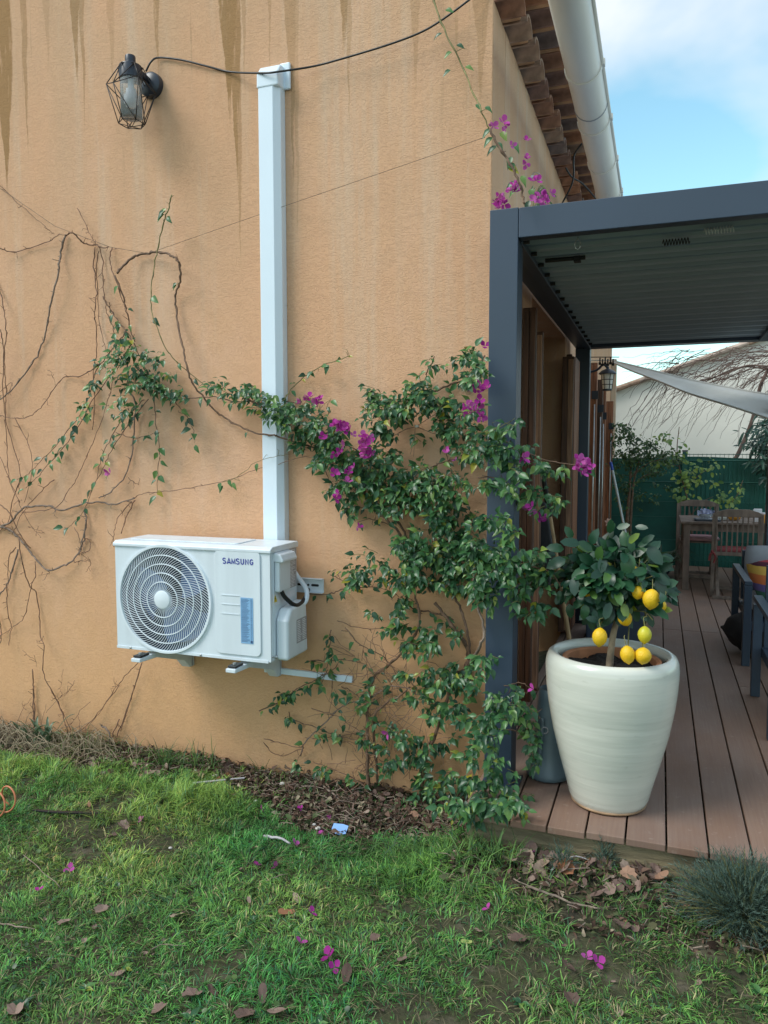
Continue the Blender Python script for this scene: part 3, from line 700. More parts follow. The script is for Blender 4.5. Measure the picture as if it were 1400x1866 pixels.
m.add([(ax0, ayf, zb), (ax0, ayb, zb), (ax0, ayb, zt), (ax0, ayf, zt)], [(0, 1, 2, 3)])
m.add([(ax0, ayb, zb), (ax1, ayb, zb), (ax1, ayb, zt), (ax0, ayb, zt)], [(0, 1, 2, 3)])
m.add([(ax0, ayf, zb), (ax1, ayf, zb), (ax1, ayb, zb), (ax0, ayb, zb)], [(0, 1, 2, 3)])
obj('casing', m, 'casing', ac)
obj('base_lip', MB().box(ax0-.002, ax1-.012, ayf-.003, ayf-.0005, az0-.004, az0+.010), 'casing', ac, bevel=.001)
obj('top_cover', MB().prism([(ayf-.008, zt-.004), (ayf-.008, az1-.012), (ayf+.012, az1), (ayb, az1+.002), (ayb+.008, az1-.006), (ayb+.008, zt-.004)], 0, ax0-.008, ax1+.008), 'casing', ac, bevel=.004, seg=3)
obj('top_ridge', MB().prism(rrect(ax0+.05, ax1-.20, ayf+.05, ayb-.03, .02), 2, az1+.0005, az1+.006), 'casing', ac, bevel=.002)
ch = obj('fan_chamber', MB().lathe([(fr-.004, 0), (fr-.012, .03), (fr-.02, .20), (0, .20)], (fcx, ayf+.001, fcz), 48, M4=Matrix.Rotation(R(-90), 4, 'X')), 'inner', ac, smooth=True)
# fan with three broad blades
m = MB()
for k in range(3):
    vs = []
    for i in range(9):
        for j in range(5):
            a = R(120*k)+R(78)*i/8+R(22)*(j/4)**1.5; rr = .055+(fr-.085)*j/4
            vs.append((fcx+rr*math.cos(a), ayf+.06+.085*i/8*(.6+.4*j/4), fcz+rr*math.sin(a)))
    m.add(vs, [(i*5+j, i*5+j+1, (i+1)*5+j+1, (i+1)*5+j) for i in range(8) for j in range(4)])
obj('fan', m, 'fan', ac, smooth=True)
# outer ring and grille
RX = Matrix.Rotation(R(90), 4, 'X')       # +z -> -y
def ring(r, w, dpt, y, name, mm='grille', par=None):
    prof = [(r-w, 0), (r-w*.6, dpt), (r+w*.6, dpt), (r+w, 0), (r-w, 0)]
    return obj(name, MB().lathe(prof, (fcx, y, fcz), 64, M4=RX), mm, par or ac, smooth='auto')
def dome(r): return ayf-.004-.018*math.cos(min(1, r/fr)*math.pi/2)
ring(fr+.001, .009, .011, ayf, 'grille_ring')
gr_rings = [.333, .50, .665, .83]
for q in gr_rings: ring(fr*q, .0028, .004, dome(fr*q)+.001, 'grille_ring')
hb = obj('grille_hub', MB().lathe([(0, .010), (.035, .009), (.044, .006), (.047, 0), (.047, -.012)], (fcx, dome(0)+.004, fcz), 48, M4=RX), 'grille', ac, smooth='auto')
m = MB(); bands = [(.17, .333, 44), (.333, .50, 60), (.50, .665, 76), (.665, .83, 88), (.83, .985, 100)]
tw = lambda q: -.95*(q**1.15)
for q0, q1, cnt in bands:
    for j in range(cnt):
        a0 = 2*math.pi*j/cnt; pts = []
        for k in range(4):
            q = q0+(q1-q0)*k/3; a = a0+tw(q); rr = fr*q
            pts.append((fcx+rr*math.cos(a), dome(rr)-.001, fcz+rr*math.sin(a)))
        vs = []
        for k, p in enumerate(pts):
            pn = pts[min(k+1, 3)]; pp = pts[max(k-1, 0)]; t = Vector((pn[0]-pp[0], 0, pn[2]-pp[2])).normalized(); u = Vector((-t.z, 0, t.x))*.00105
            p = Vector(p); vs += [p-u, p+u, p+u+Vector((0, .004, 0)), p-u+Vector((0, .004, 0))]
        m.add(vs, [(i*4+a, i*4+b, (i+1)*4+b, (i+1)*4+a) for i in range(3) for a, b in ((0, 1), (1, 2), (3, 0))])
obj('grille_vanes', m, 'grille', ac, kind='stuff', fixn=False)
# right-hand front panel
fp = obj('front_panel', MB().prism(rrect(-1.972, -1.728, .493, .993, .028), 1, ayf-.007, ayf-.0008), 'casing', ac, bevel=.004, seg=3)
for zz in (.776, .732, .687): obj('groove', MB().box(-1.935, -1.838, ayf-.0078, ayf-.0074, zz-.0035, zz).box(-1.935, -1.838, ayf-.0095, ayf-.0074, zz+.0004, zz+.0025), 'casing', fp)
lb = obj('energy_label', MB().box(-1.833, -1.767, ayf-.0088, ayf-.0078, .553, .771), 'label_blue', fp)
m = MB(); z = .765
while z > .560:
    h = random.choice([.0012, .0016, .0022]); m.box(-1.829, -1.829+random.uniform(.028, .045), ayf-.0093, ayf-.0089, z-h, z)
    m.box(-1.780, -1.771, ayf-.0093, ayf-.0089, z-h, z); z -= h+.0032
m.box(-1.781, -1.770, ayf-.0093, ayf-.0089, .556, .567)
obj('label_text', m, 'label_ink', lb, kind='stuff')
def text_obj(name, s, parent, size, p, m, bold=.0, rot=(R(90), 0, 0), width=None):
    cu = bpy.data.curves.new(name, 'FONT'); cu.body = s; cu.size = size; cu.offset = bold; cu.extrude = .0004; cu.space_character = 1.12; cu.resolution_u = 4
    tmp = bpy.data.objects.new(name, cu); C.objects.link(tmp); dg = bpy.context.evaluated_depsgraph_get()
    me = bpy.data.meshes.new_from_object(tmp.evaluated_get(dg)); bpy.data.objects.remove(tmp); me.materials.clear(); me.materials.append(M[m])
    o = bpy.data.objects.new(name, me); C.objects.link(o); o.rotation_euler = rot
    xs = [v.co.x for v in me.vertices]; k = (width/(max(xs)-min(xs))) if width else 1
    for v in me.vertices: v.co.x = (v.co.x-min(xs))*k
    o.parent = parent; o.location = Vector(p)-wloc(parent); return o
def ribbon(m, pts, w, y):
    n = len(pts); vs = []
    for i, (x, z) in enumerate(pts):
        a = Vector(pts[max(i-1, 0)]); c = Vector(pts[min(i+1, n-1)]); p = Vector((x, z))
        d0 = (p-a).normalized() if i else (c-p).normalized(); d1 = (c-p).normalized() if i < n-1 else d0
        t = (d0+d1).normalized(); nrm = Vector((-t.y, t.x)); k = min(1.9, 1/max(.35, nrm.dot(Vector((-d0.y, d0.x)))))
        for s in (-1, 1): q = p+nrm*s*w/2*k; vs.append((q.x, y, q.y))
    m.add(vs, [(2*i, 2*i+1, 2*i+3, 2*i+2) for i in range(n-1)])
def arc(cx, cz, rx, rz, a0, a1, k=7): return [(cx+rx*math.cos(R(a0+(a1-a0)*i/k)), cz+rz*math.sin(R(a0+(a1-a0)*i/k))) for i in range(k+1)]
S_ = arc(.5, .74, .40, .22, 25, 240, 9)+arc(.5, .27, .42, .24, 75, -155, 10)
GL = {'S': [S_], 'A': [[(.04, 0), (.5, .97), (.96, 0)], [(.25, .24), (.75, .24)]], 'M': [[(.08, 0), (.10, .92), (.5, .12), (.90, .92), (.92, 0)]], 'U': [[(.12, 1), (.12, .38)]+arc(.5, .36, .38, .30, 180, 360, 8)+[(.88, 1)]],
      'N': [[(.13, 0), (.13, .93), (.87, .07), (.87, 1)]], 'G': [arc(.52, .5, .42, .44, 40, 335, 14)+[(.90, .47)], [(.58, .46), (.985, .46)]]}
x0_, z0_, lh, lw_, pt_ = -1.927, .927, .0265, .0182, .0243
for i, ch_ in enumerate('SAMSUNG'):
    m = MB()
    for j, st_ in enumerate(GL[ch_]): ribbon(m, [(x0_+i*pt_+u*lw_*(1.12 if ch_ in 'AM' else 1), z0_+v*lh) for u, v in st_], .0048, ayf-.0084-.0003*j)
    obj('letter', m, 'blue_ink', fp)
# right side: service covers
ec = obj('terminal_cover', MB().prism(rrect(3.118, 3.235, .795, .975, .012), 0, ax1+.0008, ax1+.028), 'casing', ac, bevel=.007, seg=3)
obj('cover_hood', MB().prism([(ax1+.001, .985), (ax1+.038, .975), (ax1+.050, .950), (ax1+.050, .938), (ax1+.001, .938)], 1, 3.112, 3.262), 'casing', ec, bevel=.006, seg=3)
vc = obj('valve_cover', MB().prism([(3.125, .470), (3.125, .66), (3.16, .715), (3.33, .730), (3.345, .47)], 0, ax1+.0008, ax1+.066), 'casing', ac, bevel=.016, seg=4)
obj('sticker', MB().box(ax1+.0665, ax1+.067, 3.215, 3.325, .535, .650), 'label_grey', vc)
m = MB()
for k in range(12): m.box(ax1+.0673, ax1+.0676, 3.222, 3.222+random.uniform(.03, .048), .543+k*.0087, .547+k*.0087); m.box(ax1+.0673, ax1+.0676, 3.276, 3.276+random.uniform(.03, .042), .543+k*.0087, .547+k*.0087)
obj('sticker_text', m, 'label_white', vc, kind='stuff')
obj('sticker', MB().box(ax1+.0006, ax1+.0011, 3.268, 3.348, .79, .984), 'label_grey', ac)
m = MB()
for k in range(26): m.box(ax1+.0012, ax1+.0015, 3.274, 3.274+random.uniform(.03, .068), .796+k*.0071, .7985+k*.0071)
obj('sticker_text', m, 'label_white', ac, kind='stuff')
ws = obj('warning_sticker', MB().box(ax1+.0006, ax1+.0012, 3.096, 3.175, .733, .79), 'label_white', ac)
obj('warning_triangle', MB().prism([(3.106, .748), (3.146, .748), (3.126, .784)], 0, ax1+.0014, ax1+.0017), 'yellow', ws)
obj('warning_mark', MB().prism([(3.127, .777), (3.120, .764), (3.125, .764), (3.121, .752), (3.131, .767), (3.126, .767), (3.130, .777)], 0, ax1+.0019, ax1+.0021), 'black', ws)
obj('sticker', MB().box(ax1+.0006, ax1+.0012, 3.25, 3.33, .745, .775), 'label_white', ac)
obj('side_seam', MB().box(ax1+.0006, ax1+.004, 3.108, 3.112, .49, .98), 'casing', ac)
obj('screw', MB().lathe([(0, .012), (.006, .011), (.009, .006), (.009, 0)], (ax1+.001, 3.122, .488), 12, M4=Matrix.Rotation(R(90), 4, 'Y')), 'galv', ac, smooth=True)
for zz, yy in ((.495, 3.095),): obj('screw', MB().lathe([(0, .006), (.005, .005), (.006, 0)], (ax1+.0005, yy, zz), 10, M4=Matrix.Rotation(R(90), 4, 'Y')), 'galv', ac, smooth=True)
for sx in (-2.47, -2.06): obj('screw', MB().lathe([(0, .005), (.005, .004), (.006, 0)], (sx, ayf-.003, az0+.004), 10, M4=RX), 'galv', ac, smooth=True)
obj('power_cable', MB().tube(cr_spline([(ax1+.02, 3.15, .80), (ax1+.03, 3.17, .765), (ax1+.055, 3.215, .722), (ax1+.055, 3.28, .715), (ax1+.05, 3.35, .735), (ax1+.03, 3.42, .76)]), .0105, 10), 'black', ac, smooth='auto')
obj('insulated_pipe', MB().tube(cr_spline([(ax1+.03, 3.25, .70), (ax1+.06, 3.32, .715), (ax1+.05, 3.36, .77), (ax1-.02, 3.40, .83), (ax1-.10, 3.41, .93)]), .012, 10), 'white_pvc', ac, smooth='auto')
# short white trunking under the unit
a = ony(483, 1219, WALL_Y-.01); b = ony(643, 1238, WALL_Y-.01)
dc = thing('drain_trunking', a, 'short nearly level strip of white trunking on the wall under the air conditioner', 'trunking')
mid = a.lerp(b, .62)
for i, (p, q) in enumerate(((a, mid), (mid, b))):
    q2 = q-(q-p).normalized()*.002 if i == 0 else q
    obj('channel', MB().bar(p, q2, .019, .030+.002*i), 'white_pvc', dc, bevel=.002)

# wall lantern (geometric cage)
lx, ly = -2.566, 3.31
lt = thing('wall_lantern', (lx, ly, 3.25), 'black wire cage wall lantern with fluted glass on the streaked gable wall', 'lamp')
plx, plz = ony(268, 150, 3.40).x, ony(268, 150, 3.40).z
obj('back_plate', MB().lathe([(.0, .045), (.045, .043), (.062, .030), (.064, .004), (.064, 0)], (plx, WALL_Y-.0005, plz), 40, M4=RX), 'lamp_black', lt, smooth='auto')
obj('arm', MB().tube([(plx, WALL_Y-.04, plz+.01), (lx+.02, ly+.02, 3.385)], .018, 10), 'lamp_black', lt, smooth=True)
obj('cap', MB().lathe([(0, 3.445), (.024, 3.445), (.026, 3.44), (.026, 3.415), (.034, 3.405), (.055, 3.395), (.058, 3.388), (.058, 3.330), (.054, 3.328), (0, 3.328)], (lx, ly, 0), 40), 'lamp_black', lt, smooth='auto')
m = MB(); nn = 72; vs = []
for z in (3.329, 3.145):
    for j in range(nn):
        rr = .0515+(.0016 if j % 3 == 0 else -.0006); a = 2*math.pi*j/nn; vs.append((lx+rr*math.cos(a), ly+rr*math.sin(a), z))
m.add(vs, [(j, (j+1) % nn, nn+(j+1) % nn, nn+j) for j in range(nn)]+[tuple(range(nn, 2*nn))])
gl = obj('glass_shade', m, 'glass', lt, smooth=True)
obj('bulb', MB().lathe([(.014, 3.328), (.014, 3.29), (.028, 3.25), (.030, 3.23), (.022, 3.205), (0, 3.197)], (lx, ly, 0), 20), 'label_white', gl, smooth=True)
m = MB(); T = []; Mi = []; B = []
for j in range(6):
    a = R(60*j+25); b = R(60*j+55)
    T.append(Vector((lx+.062*math.cos(a), ly+.062*math.sin(a), 3.388))); B.append(Vector((lx+.066*math.cos(a), ly+.066*math.sin(a), 3.115)))
    Mi.append(Vector((lx+.122*math.cos(a), ly+.122*math.sin(a), 3.275+(.03 if j % 2 else -.01))))
for j in range(6):
    k = (j+1) % 6
    for p, q in ((T[j], Mi[j]), (Mi[j], B[j]), (Mi[j], Mi[k]), (B[j], B[k]), (T[j], T[k]), (Mi[j], B[k]), (T[k], Mi[j])): m.tube([p, q], .0024, 5)
for j in range(0, 6, 1): m.tube([B[j], Vector((lx, ly, 3.10))], .0020, 5)
obj('wire_cage', m, 'cage', lt, smooth=True)
# black cable
cpx = [(266, 130), (276, 112), (290, 105), (330, 109), (375, 120), (420, 131), (480, 133), (512, 130), (570, 121), (620, 108), (700, 84), (760, 62), (800, 40), (855, 0), (890, -30)]
pts = [ony(x, y, WALL_Y-.012-(.035 if 512 < x < 880 else 0)-(.08 if 455 < x < 530 else 0)-(.02 if x < 280 else 0)) for x, y in cpx]
tag(obj('electric_cable', MB().tube(cr_spline(pts, 6), .0048, 8), 'cable', None, smooth=True), 'black electric cable sagging along the gable wall from the wire cage lantern', 'cable')
# thin training wires
pts = [ony(x, y, WALL_Y-.05) for x, y in ((-30, 322), (100, 412), (200, 450), (270, 462), (470, 392), (660, 327), (884, 250))]
tag(obj('training_wire', MB().tube(pts, .0011, 4), 'wire', None), 'thin wire stretched across the upper gable wall behind the trunking', 'wire')
pts = [ony(x, y, 3.40) for x, y in ((716, 795), (740, 782), (757, 778), (785, 760), (815, 740))]
m = MB().tube(pts, .0013, 4); m.tube([ony(757, 778, 3.40), ony(755, 800, 3.40), ony(748, 828, 3.40)], .0009, 4); m.tube([ony(757, 778, 3.40), ony(754, 832, 3.40)], .0009, 4)
m.tube([ony(760, 778, 3.40), ony(790, 790, 3.40), ony(820, 796, 3.40)], .0012, 4)
t = thing('wire_tie', ony(760, 778, 3.40), 'short tie wire with a metal clamp holding the bougainvillea to the wall', 'wire')
obj('wire', m, 'wire', t); c = ony(760, 777, 3.397); obj('clamp', MB().box(c.x-.009, c.x+.009, c.y-.006, c.y+.006, c.z-.005, c.z+.006), 'galv', t, bevel=.002)
# side-wall bits above the pergola: black cables and a small clip
for k, q in enumerate([[(1043, 210, -.55), (1040, 240, -.55), (1028, 290, -.58), (1040, 320, -.6), (1062, 335, -.56), (1086, 362, -.5)], [(1060, 262, -.5), (1046, 285, -.52), (1044, 330, -.62), (1024, 372, -.68)]]):
    pts = [onx(x, y, X) for x, y, X in q]
    # keep them at one distance along the wall
    pts = [ony(x, y, 5.3+.12*i) for i, (x, y, X) in enumerate(q)]
    tag(obj('eaves_cable', MB().tube(cr_spline(pts), .0065, 6), 'cable', None, smooth=True), ['black cable looping down from the gutter above the pergola, the longer of two', 'shorter black cable hanging in front of the eaves tiles and crossing the longer one'][k], 'cable', 'cables hanging under the eaves')
p = ony(975, 325, 4.1); t = thing('cable_clip', p, 'small white metal clip on the wall above the pergola behind pink flowers', 'clip')
obj('clip_body', MB().bar(p+Vector((-.02, 0, .01)), p+Vector((.02, 0, 0)), .02, .012), 'label_white', t, bevel=.002)
obj('clip_wire', MB().tube(cr_spline([p+Vector((-.02, 0, .01)), p+Vector((0, 0, .03)), p+Vector((.03, 0, .01)), p+Vector((.03, 0, -.02))]), .002, 5), 'galv', t)

# ================================================================== CLIMBERS ON THE WALL
def z3(l): return [(x*.375, 300+y*.375) for x, y in l]
def zc(l): return [(x*.1857, 960+y*.1857) for x, y in l]
def zd(l): return [(x*.357, 1250+y*.357) for x, y in l]
def z5(l): return [(450+x*.357, 600+y*.357) for x, y in l]
def z6(l): return [(450+x*.3929, 1000+y*.3929) for x, y in l]
def to3(pl, off=.03, amp=.025, Y0=WALL_Y):
    """photo polyline to a branch hugging the wall: distance from the wall wanders along its length"""
    ph = random.uniform(0, 6); o = []
    for i, (x, y) in enumerate(pl):
        d = off+amp*(.5+.5*math.sin(ph+i*.9)); Y = Y0-d
        if x > 862: Y = min(Y, 3.135-.03*random.random())
        o.append(ony(x, y, Y))
    return o
def branch(parent, pl, r, mt, off=.03, amp=.03, taper=.5, name='branch', knots=True, k=5, stub=0):
    p3 = cr_spline(to3(pl, off, amp), k)
    n = len(p3); p3 = [p+Vector((random.gauss(0, .0022), random.gauss(0, .002), random.gauss(0, .0022))) for p in p3]
    rs = [r*(1-(1-taper)*i/(n-1))*(1+(random.random()*.5 if knots and i % 4 == 2 else 0)) for i in range(n)]
    m = MB().tube(p3, rs, 7 if r > .004 else 5)
    for i in range(stub):                       # short side spurs and thorns
        q = random.randrange(1, n-1); d = Vector((random.gauss(0, 1), -abs(random.gauss(0, .7)), random.gauss(.2, 1))).normalized(); ln = random.uniform(.012, .04)
        e = p3[q]+d*ln; m.tube([p3[q], e, e+Vector((random.gauss(0, .4), random.gauss(0, .3), random.gauss(0, .4)))*ln*.7], [max(.0012, r*.4), .0013, .0007], 4)
    obj(name, m, mt, parent, smooth=True); return p3

# ---- dry bare creeper on the left
bare = thing('bare_vine', ony(60, 1345, WALL_Y-.03), 'leafless brown vine stems tangled over the left part of the gable wall', 'vine')
B = [(z3([(-40, 60), (0, 100), (70, 170), (160, 250), (240, 320), (265, 335)]), .0022, 4), (z3([(-60, 370), (0, 405), (65, 425), (150, 405), (240, 370), (285, 340), (320, 345)]), .0036, 6),
     (z3([(320, 340), (292, 440), (290, 480), (270, 590), (250, 660), (235, 750), (215, 840), (180, 930), (120, 1020), (50, 1100), (0, 1140), (-50, 1170)]), .0058, 12),
     (z3([(320, 345), (345, 330), (370, 345), (400, 375), (440, 390), (470, 390), (485, 400), (535, 400)]), .0045, 4), (z3([(378, 210), (420, 300), (450, 360), (480, 400)]), .0024, 3),
     (z3([(460, 400), (455, 480), (465, 560), (470, 640), (460, 720), (470, 800), (470, 920), (455, 1000), (460, 1150), (450, 1290)]), .0034, 9),
     (z3([(485, 400), (500, 470), (500, 560), (510, 650), (520, 720), (545, 780), (560, 840)]), .0033, 6), (z3([(480, 420), (470, 500), (475, 600), (480, 740), (500, 840), (520, 920)]), .0030, 5),
     (z3([(545, 400), (535, 470), (555, 540), (590, 640), (620, 720), (632, 790)]), .0034, 6),
     (z3([(620, 950), (625, 1080), (655, 1150), (655, 1250), (645, 1380), (610, 1510), (540, 1590), (480, 1620)]), .0050, 8),
     (z3([(-60, 1800), (0, 1760), (60, 1730), (110, 1670), (160, 1660), (240, 1660), (300, 1680), (400, 1650), (480, 1640), (560, 1650), (655, 1620)]), .0066, 10),
     (z3([(110, 1690), (200, 1680), (280, 1660), (330, 1590), (370, 1530), (410, 1440), (450, 1350), (500, 1220), (540, 1100), (550, 1040)]), .0026, 5),
     (z3([(480, 970), (440, 1000), (380, 1030), (320, 1030), (270, 1080), (220, 1150), (180, 1200), (120, 1230), (60, 1230), (0, 1220), (-50, 1225)]), .0032, 7),
     (z3([(-20, 560), (0, 620), (20, 700), (30, 800), (25, 900), (20, 1000), (30, 1100), (30, 1230), (60, 1350), (100, 1500), (90, 1600)]), .0034, 8),
     (z3([(0, 800), (20, 900), (15, 1100), (30, 1250), (35, 1400), (50, 1550), (100, 1640)]), .0030, 8), (z3([(70, 1230), (130, 1340), (150, 1400), (155, 1500), (120, 1640)]), .0026, 4),
     (z3([(655, 1630), (610, 1720), (590, 1795)]), .0040, 3), (z3([(640, 1640), (570, 1720), (555, 1800), (550, 1860)]), .0026, 3), (z3([(410, 1680), (420, 1740), (400, 1830), (385, 1900)]), .0050, 4),
     (z3([(0, 1650), (50, 1700), (100, 1800), (150, 1866)]), .0036, 4), (z3([(0, 1420), (60, 1560), (110, 1680), (170, 1780), (220, 1790)]), .0020, 3),
     (z3([(105, 1520), (60, 1640), (40, 1740), (-30, 1800)]), .0030, 3), (z3([(260, 1530), (190, 1600), (110, 1690), (60, 1800)]), .0030, 3),
     (z3([(230, 1000), (250, 1010), (270, 1075)]), .0014, 1), (z3([(0, 1100), (60, 1060), (40, 1120)]), .0018, 1), (z3([(620, 1520), (660, 1550), (680, 1555)]), .0022, 1),
     (zc([(-60, -60), (0, 0), (100, 30), (180, 100), (280, 220), (350, 310), (470, 430), (600, 390), (720, 330), (790, 210), (830, 110), (840, 0), (845, -60)]), .0066, 9),
     (zc([(180, 100), (230, 400), (300, 590), (360, 660), (390, 880), (400, 1080), (430, 1170), (430, 1450), (500, 1600), (560, 1700), (620, 1830), (700, 2000)]), .0036, 10),
     (zc([(180, 220), (130, 400), (75, 560), (0, 660), (-60, 720)]), .0052, 4), (zc([(70, 580), (65, 700), (90, 900), (115, 1000), (85, 1170)]), .0030, 3), (zc([(150, 200), (85, 330), (80, 560)]), .0034, 2),
     (zc([(350, 340), (345, 470), (300, 600), (240, 880), (120, 990), (20, 1060), (-60, 1090)]), .0026, 4), (zc([(-20, 850), (0, 930), (15, 1030), (0, 1150), (-30, 1250)]), .0036, 2),
     (zc([(320, 1400), (330, 1600), (330, 1830), (335, 2000)]), .0040, 4), (zc([(225, 1210), (290, 1270), (350, 1310), (360, 1380)]), .0012, 1), (zc([(1350, 1330), (1200, 1500), (1100, 1630), (970, 1830), (860, 1960)]), .0024, 3),
     (zc([(1395, 1340), (1300, 1640), (1240, 1830), (1180, 2010)]), .0036, 4), (zc([(450, 1830), (560, 1700), (680, 1600), (730, 1500)]), .0014, 2), (zc([(830, 120), (880, 130), (885, 200), (850, 250), (790, 260)]), .0028, 2),
     (zc([(780, 260), (830, 290), (890, 345), (880, 390), (840, 440)]), .0018, 1), (zc([(720, 330), (760, 345), (810, 335)]), .0026, 2), (zc([(730, 0), (790, 150), (800, 230)]), .0022, 1),
     (zc([(470, 430), (485, 460), (390, 475)]), .0018, 1), (zc([(280, 0), (380, 30), (440, 55)]), .0014, 1), (zc([(620, 1400), (600, 1560), (560, 1680)]), .0009, 1), (zc([(730, 1530), (650, 1640), (560, 1700)]), .0009, 1),
     (zd([(690, 0), (620, 200), (560, 330), (538, 380)]), .0034, 3), (zd([(518, 200), (560, 240), (562, 300), (550, 370)]), .0066, 3), (zd([(610, 0), (500, 140), (420, 220), (260, 300), (230, 330)]), .0026, 3),
     (zd([(250, 0), (310, 120), (345, 230), (350, 290)]), .0034, 3), (zd([(170, 0), (175, 100), (185, 250), (180, 320)]), .0044, 4), (zd([(610, 170), (580, 240), (560, 330), (545, 370)]), .0040, 2),
     (zd([(460, 80), (400, 140), (360, 200), (270, 290)]), .0016, 2), (zd([(70, 250), (110, 130), (165, 60)]), .0016, 1), (zd([(400, 150), (410, 230), (400, 300)]), .0012, 1), (zd([(235, 100), (210, 200), (230, 300)]), .0010, 1)]
for pl, r, st in B: branch(bare, pl, r*.92, 'stem_grey' if r > .0045 else 'stem_thin', .012, .06 if r < .0046 else .03, .6, stub=st+2)

# ---- leafy shoots
def leaf_run(p3, step, size, spread=.9, lo=0., hi=1., gap=.35):
    """leaves set alternately along a shoot, hanging tip-down"""
    out = []; acc = 0; side = 1; n = len(p3)
    for i in range(1, n):
        acc += (p3[i]-p3[i-1]).length
        if acc > step:
            acc = random.uniform(-.3, .3)*step; side = -side
            if not (lo <= i/n <= hi) or random.random() < gap: continue
            t = (p3[i]-p3[i-1]).normalized()
            d = (t*.35+Vector((side*random.uniform(.2, 1), -random.uniform(.1, .8), random.uniform(-1.1, .15)))*spread).normalized()
            nn = Vector((random.gauss(0, .4), -1, random.uniform(.2, 1.1)))
            out.append((p3[i]+d*.010, d, nn, size*random.uniform(.55, 1.25)))
    return out
def twig(p, d, ln, size, nl):
    """a short leafy twig: points and leaves"""
    t = Vector(d).normalized(); pts = [p]
    for i in range(4): t = (t+Vector((random.gauss(0, .18), random.gauss(0, .12), random.gauss(-.10, .15)))).normalized(); pts.append(pts[-1]+t*ln/4)
    L_ = []
    for i in range(nl):
        f = (i+.6)/nl; q = min(3, int(f*4)); b = pts[q].lerp(pts[q+1], f*4-q); a = i*2.4+random.random()
        u, v = frame_of(pts[q+1]-pts[q]); o = (u*math.cos(a)+v*math.sin(a)); o.y = -abs(o.y)*.8 if random.random() < .8 else o.y
        dd = (o*.9+(pts[q+1]-pts[q]).normalized()*.5+Vector((0, -.15, -.55))).normalized()
        L_.append((b+dd*.008, dd, Vector((random.gauss(0, .35), -.75, random.uniform(.35, 1.2))), size*random.uniform(.5, 1.18)*(1-.35*(f > .85))))
    return pts, L_

left = thing('bougainvillea', ony(150, 905, WALL_Y-.03), 'sparse leafy bougainvillea shoots fanning down over the bare vine left of the white trunking', 'climbing plant', 'bougainvilleas trained on the gable wall')
lv = []
LB = [(z3([(610, 800), (600, 830), (530, 920), (470, 1000), (440, 1100), (400, 1200), (330, 1290), (270, 1370), (200, 1440), (130, 1510), (80, 1530)]), .0030, .026),
      (z3([(655, 850), (600, 930), (540, 1020), (460, 1130), (400, 1240), (330, 1350), (260, 1430), (190, 1510), (120, 1570)]), .0030, .032),
      (z3([(720, 1140), (650, 1230), (600, 1300), (540, 1390), (500, 1480), (450, 1570), (420, 1660), (350, 1750), (310, 1765)]), .0026, .036),
      (z3([(700, 1140), (640, 1200), (570, 1270), (530, 1350), (490, 1430), (470, 1530), (430, 1610)]), .0026, .036),
      (z3([(500, 640), (540, 710), (590, 780), (640, 850), (680, 930), (720, 1020), (760, 1110)]), .0036, .03), (z3([(560, 540), (600, 640), (620, 730), (632, 800), (655, 860)]), .0048, .05),
      (z3([(750, 1150), (760, 1260), (775, 1370), (770, 1480), (765, 1600)]), .0026, .034), (z3([(850, 1150), (900, 1210), (935, 1280), (950, 1350)]), .0020, .026),
      (z3([(650, 960), (700, 1030), (760, 1090), (850, 1140)]), .0034, .018), (z3([(560, 1300), (650, 1330), (740, 1310), (780, 1300)]), .0022, .05)]
for pl, r, st in LB:
    p3 = branch(left, pl, r, 'stem', .02, .06, .45, stub=2); lv += leaf_run(p3, st*.75, .050, gap=.2)
for (cx, cy, rx, ry, n) in ((235, 635, 22, 16, 10), (255, 665, 40, 28, 26), (285, 650, 22, 10, 7), (270, 700, 35, 14, 18), (300, 690, 28, 20, 18), (240, 715, 14, 12, 6), (318, 715, 20, 14, 9), (200, 665, 26, 14, 9), (215, 610, 12, 18, 4), (175, 700, 14, 20, 5), (225, 745, 20, 14, 6), (255, 748, 14, 10, 5), (160, 745, 20, 12, 5)):
    for i in range(n):
        a = random.uniform(0, 6.28); q = math.sqrt(random.random()); p = ony(cx+rx*q*math.cos(a), cy+ry*q*math.sin(a), WALL_Y-random.uniform(.03, .15))
        pts, L_ = twig(p, Vector((random.gauss(0, 1), -.6, random.gauss(.1, .5))), random.uniform(.03, .07), .047, random.randint(3, 4)); lv += L_
        if i % 3 == 0: obj('twig', MB().tube(pts, [.0014, .0013, .0012, .001, .0008], 4), 'stem_green', left)
gs = branch(left, z3([(835, 145), (820, 210), (790, 300), (765, 420), (750, 500), (735, 600), (735, 700), (760, 780), (800, 880), (850, 950), (920, 1010), (1000, 1080)]), .0034, 'stem_green', .06, .05, .6, stub=4)
for x, y, s, dx in ((818, 225, .062, -1), (812, 240, .055, -.9), (822, 215, .05, -1.2), (806, 255, .050, .7), (812, 250, .045, .5), (872, 575, .035, -.9), (870, 580, .035, -.5), (736, 640, .062, .7), (742, 745, .062, .7), (870, 960, .045, .3), (860, 1010, .05, .1), (940, 1040, .045, .6), (830, 1020, .04, -.5), (1210, 1295, .03, -.2), (525, 1505, .02, 0)):
    px, py = x*.375, 300+y*.375; q0 = ony(px, py, WALL_Y-.085); dd = Vector((dx, -.25, -.35)).normalized(); q1 = q0+dd*.014+Vector((0, 0, .004)); obj('leaf_stalk', MB().tube([q0, q1], [.0013, .0010], 4), 'stem_green', left); lv.append((q1, Vector((dx*.8, -.3, -.6)), Vector((-.2, -1, .35)), s))
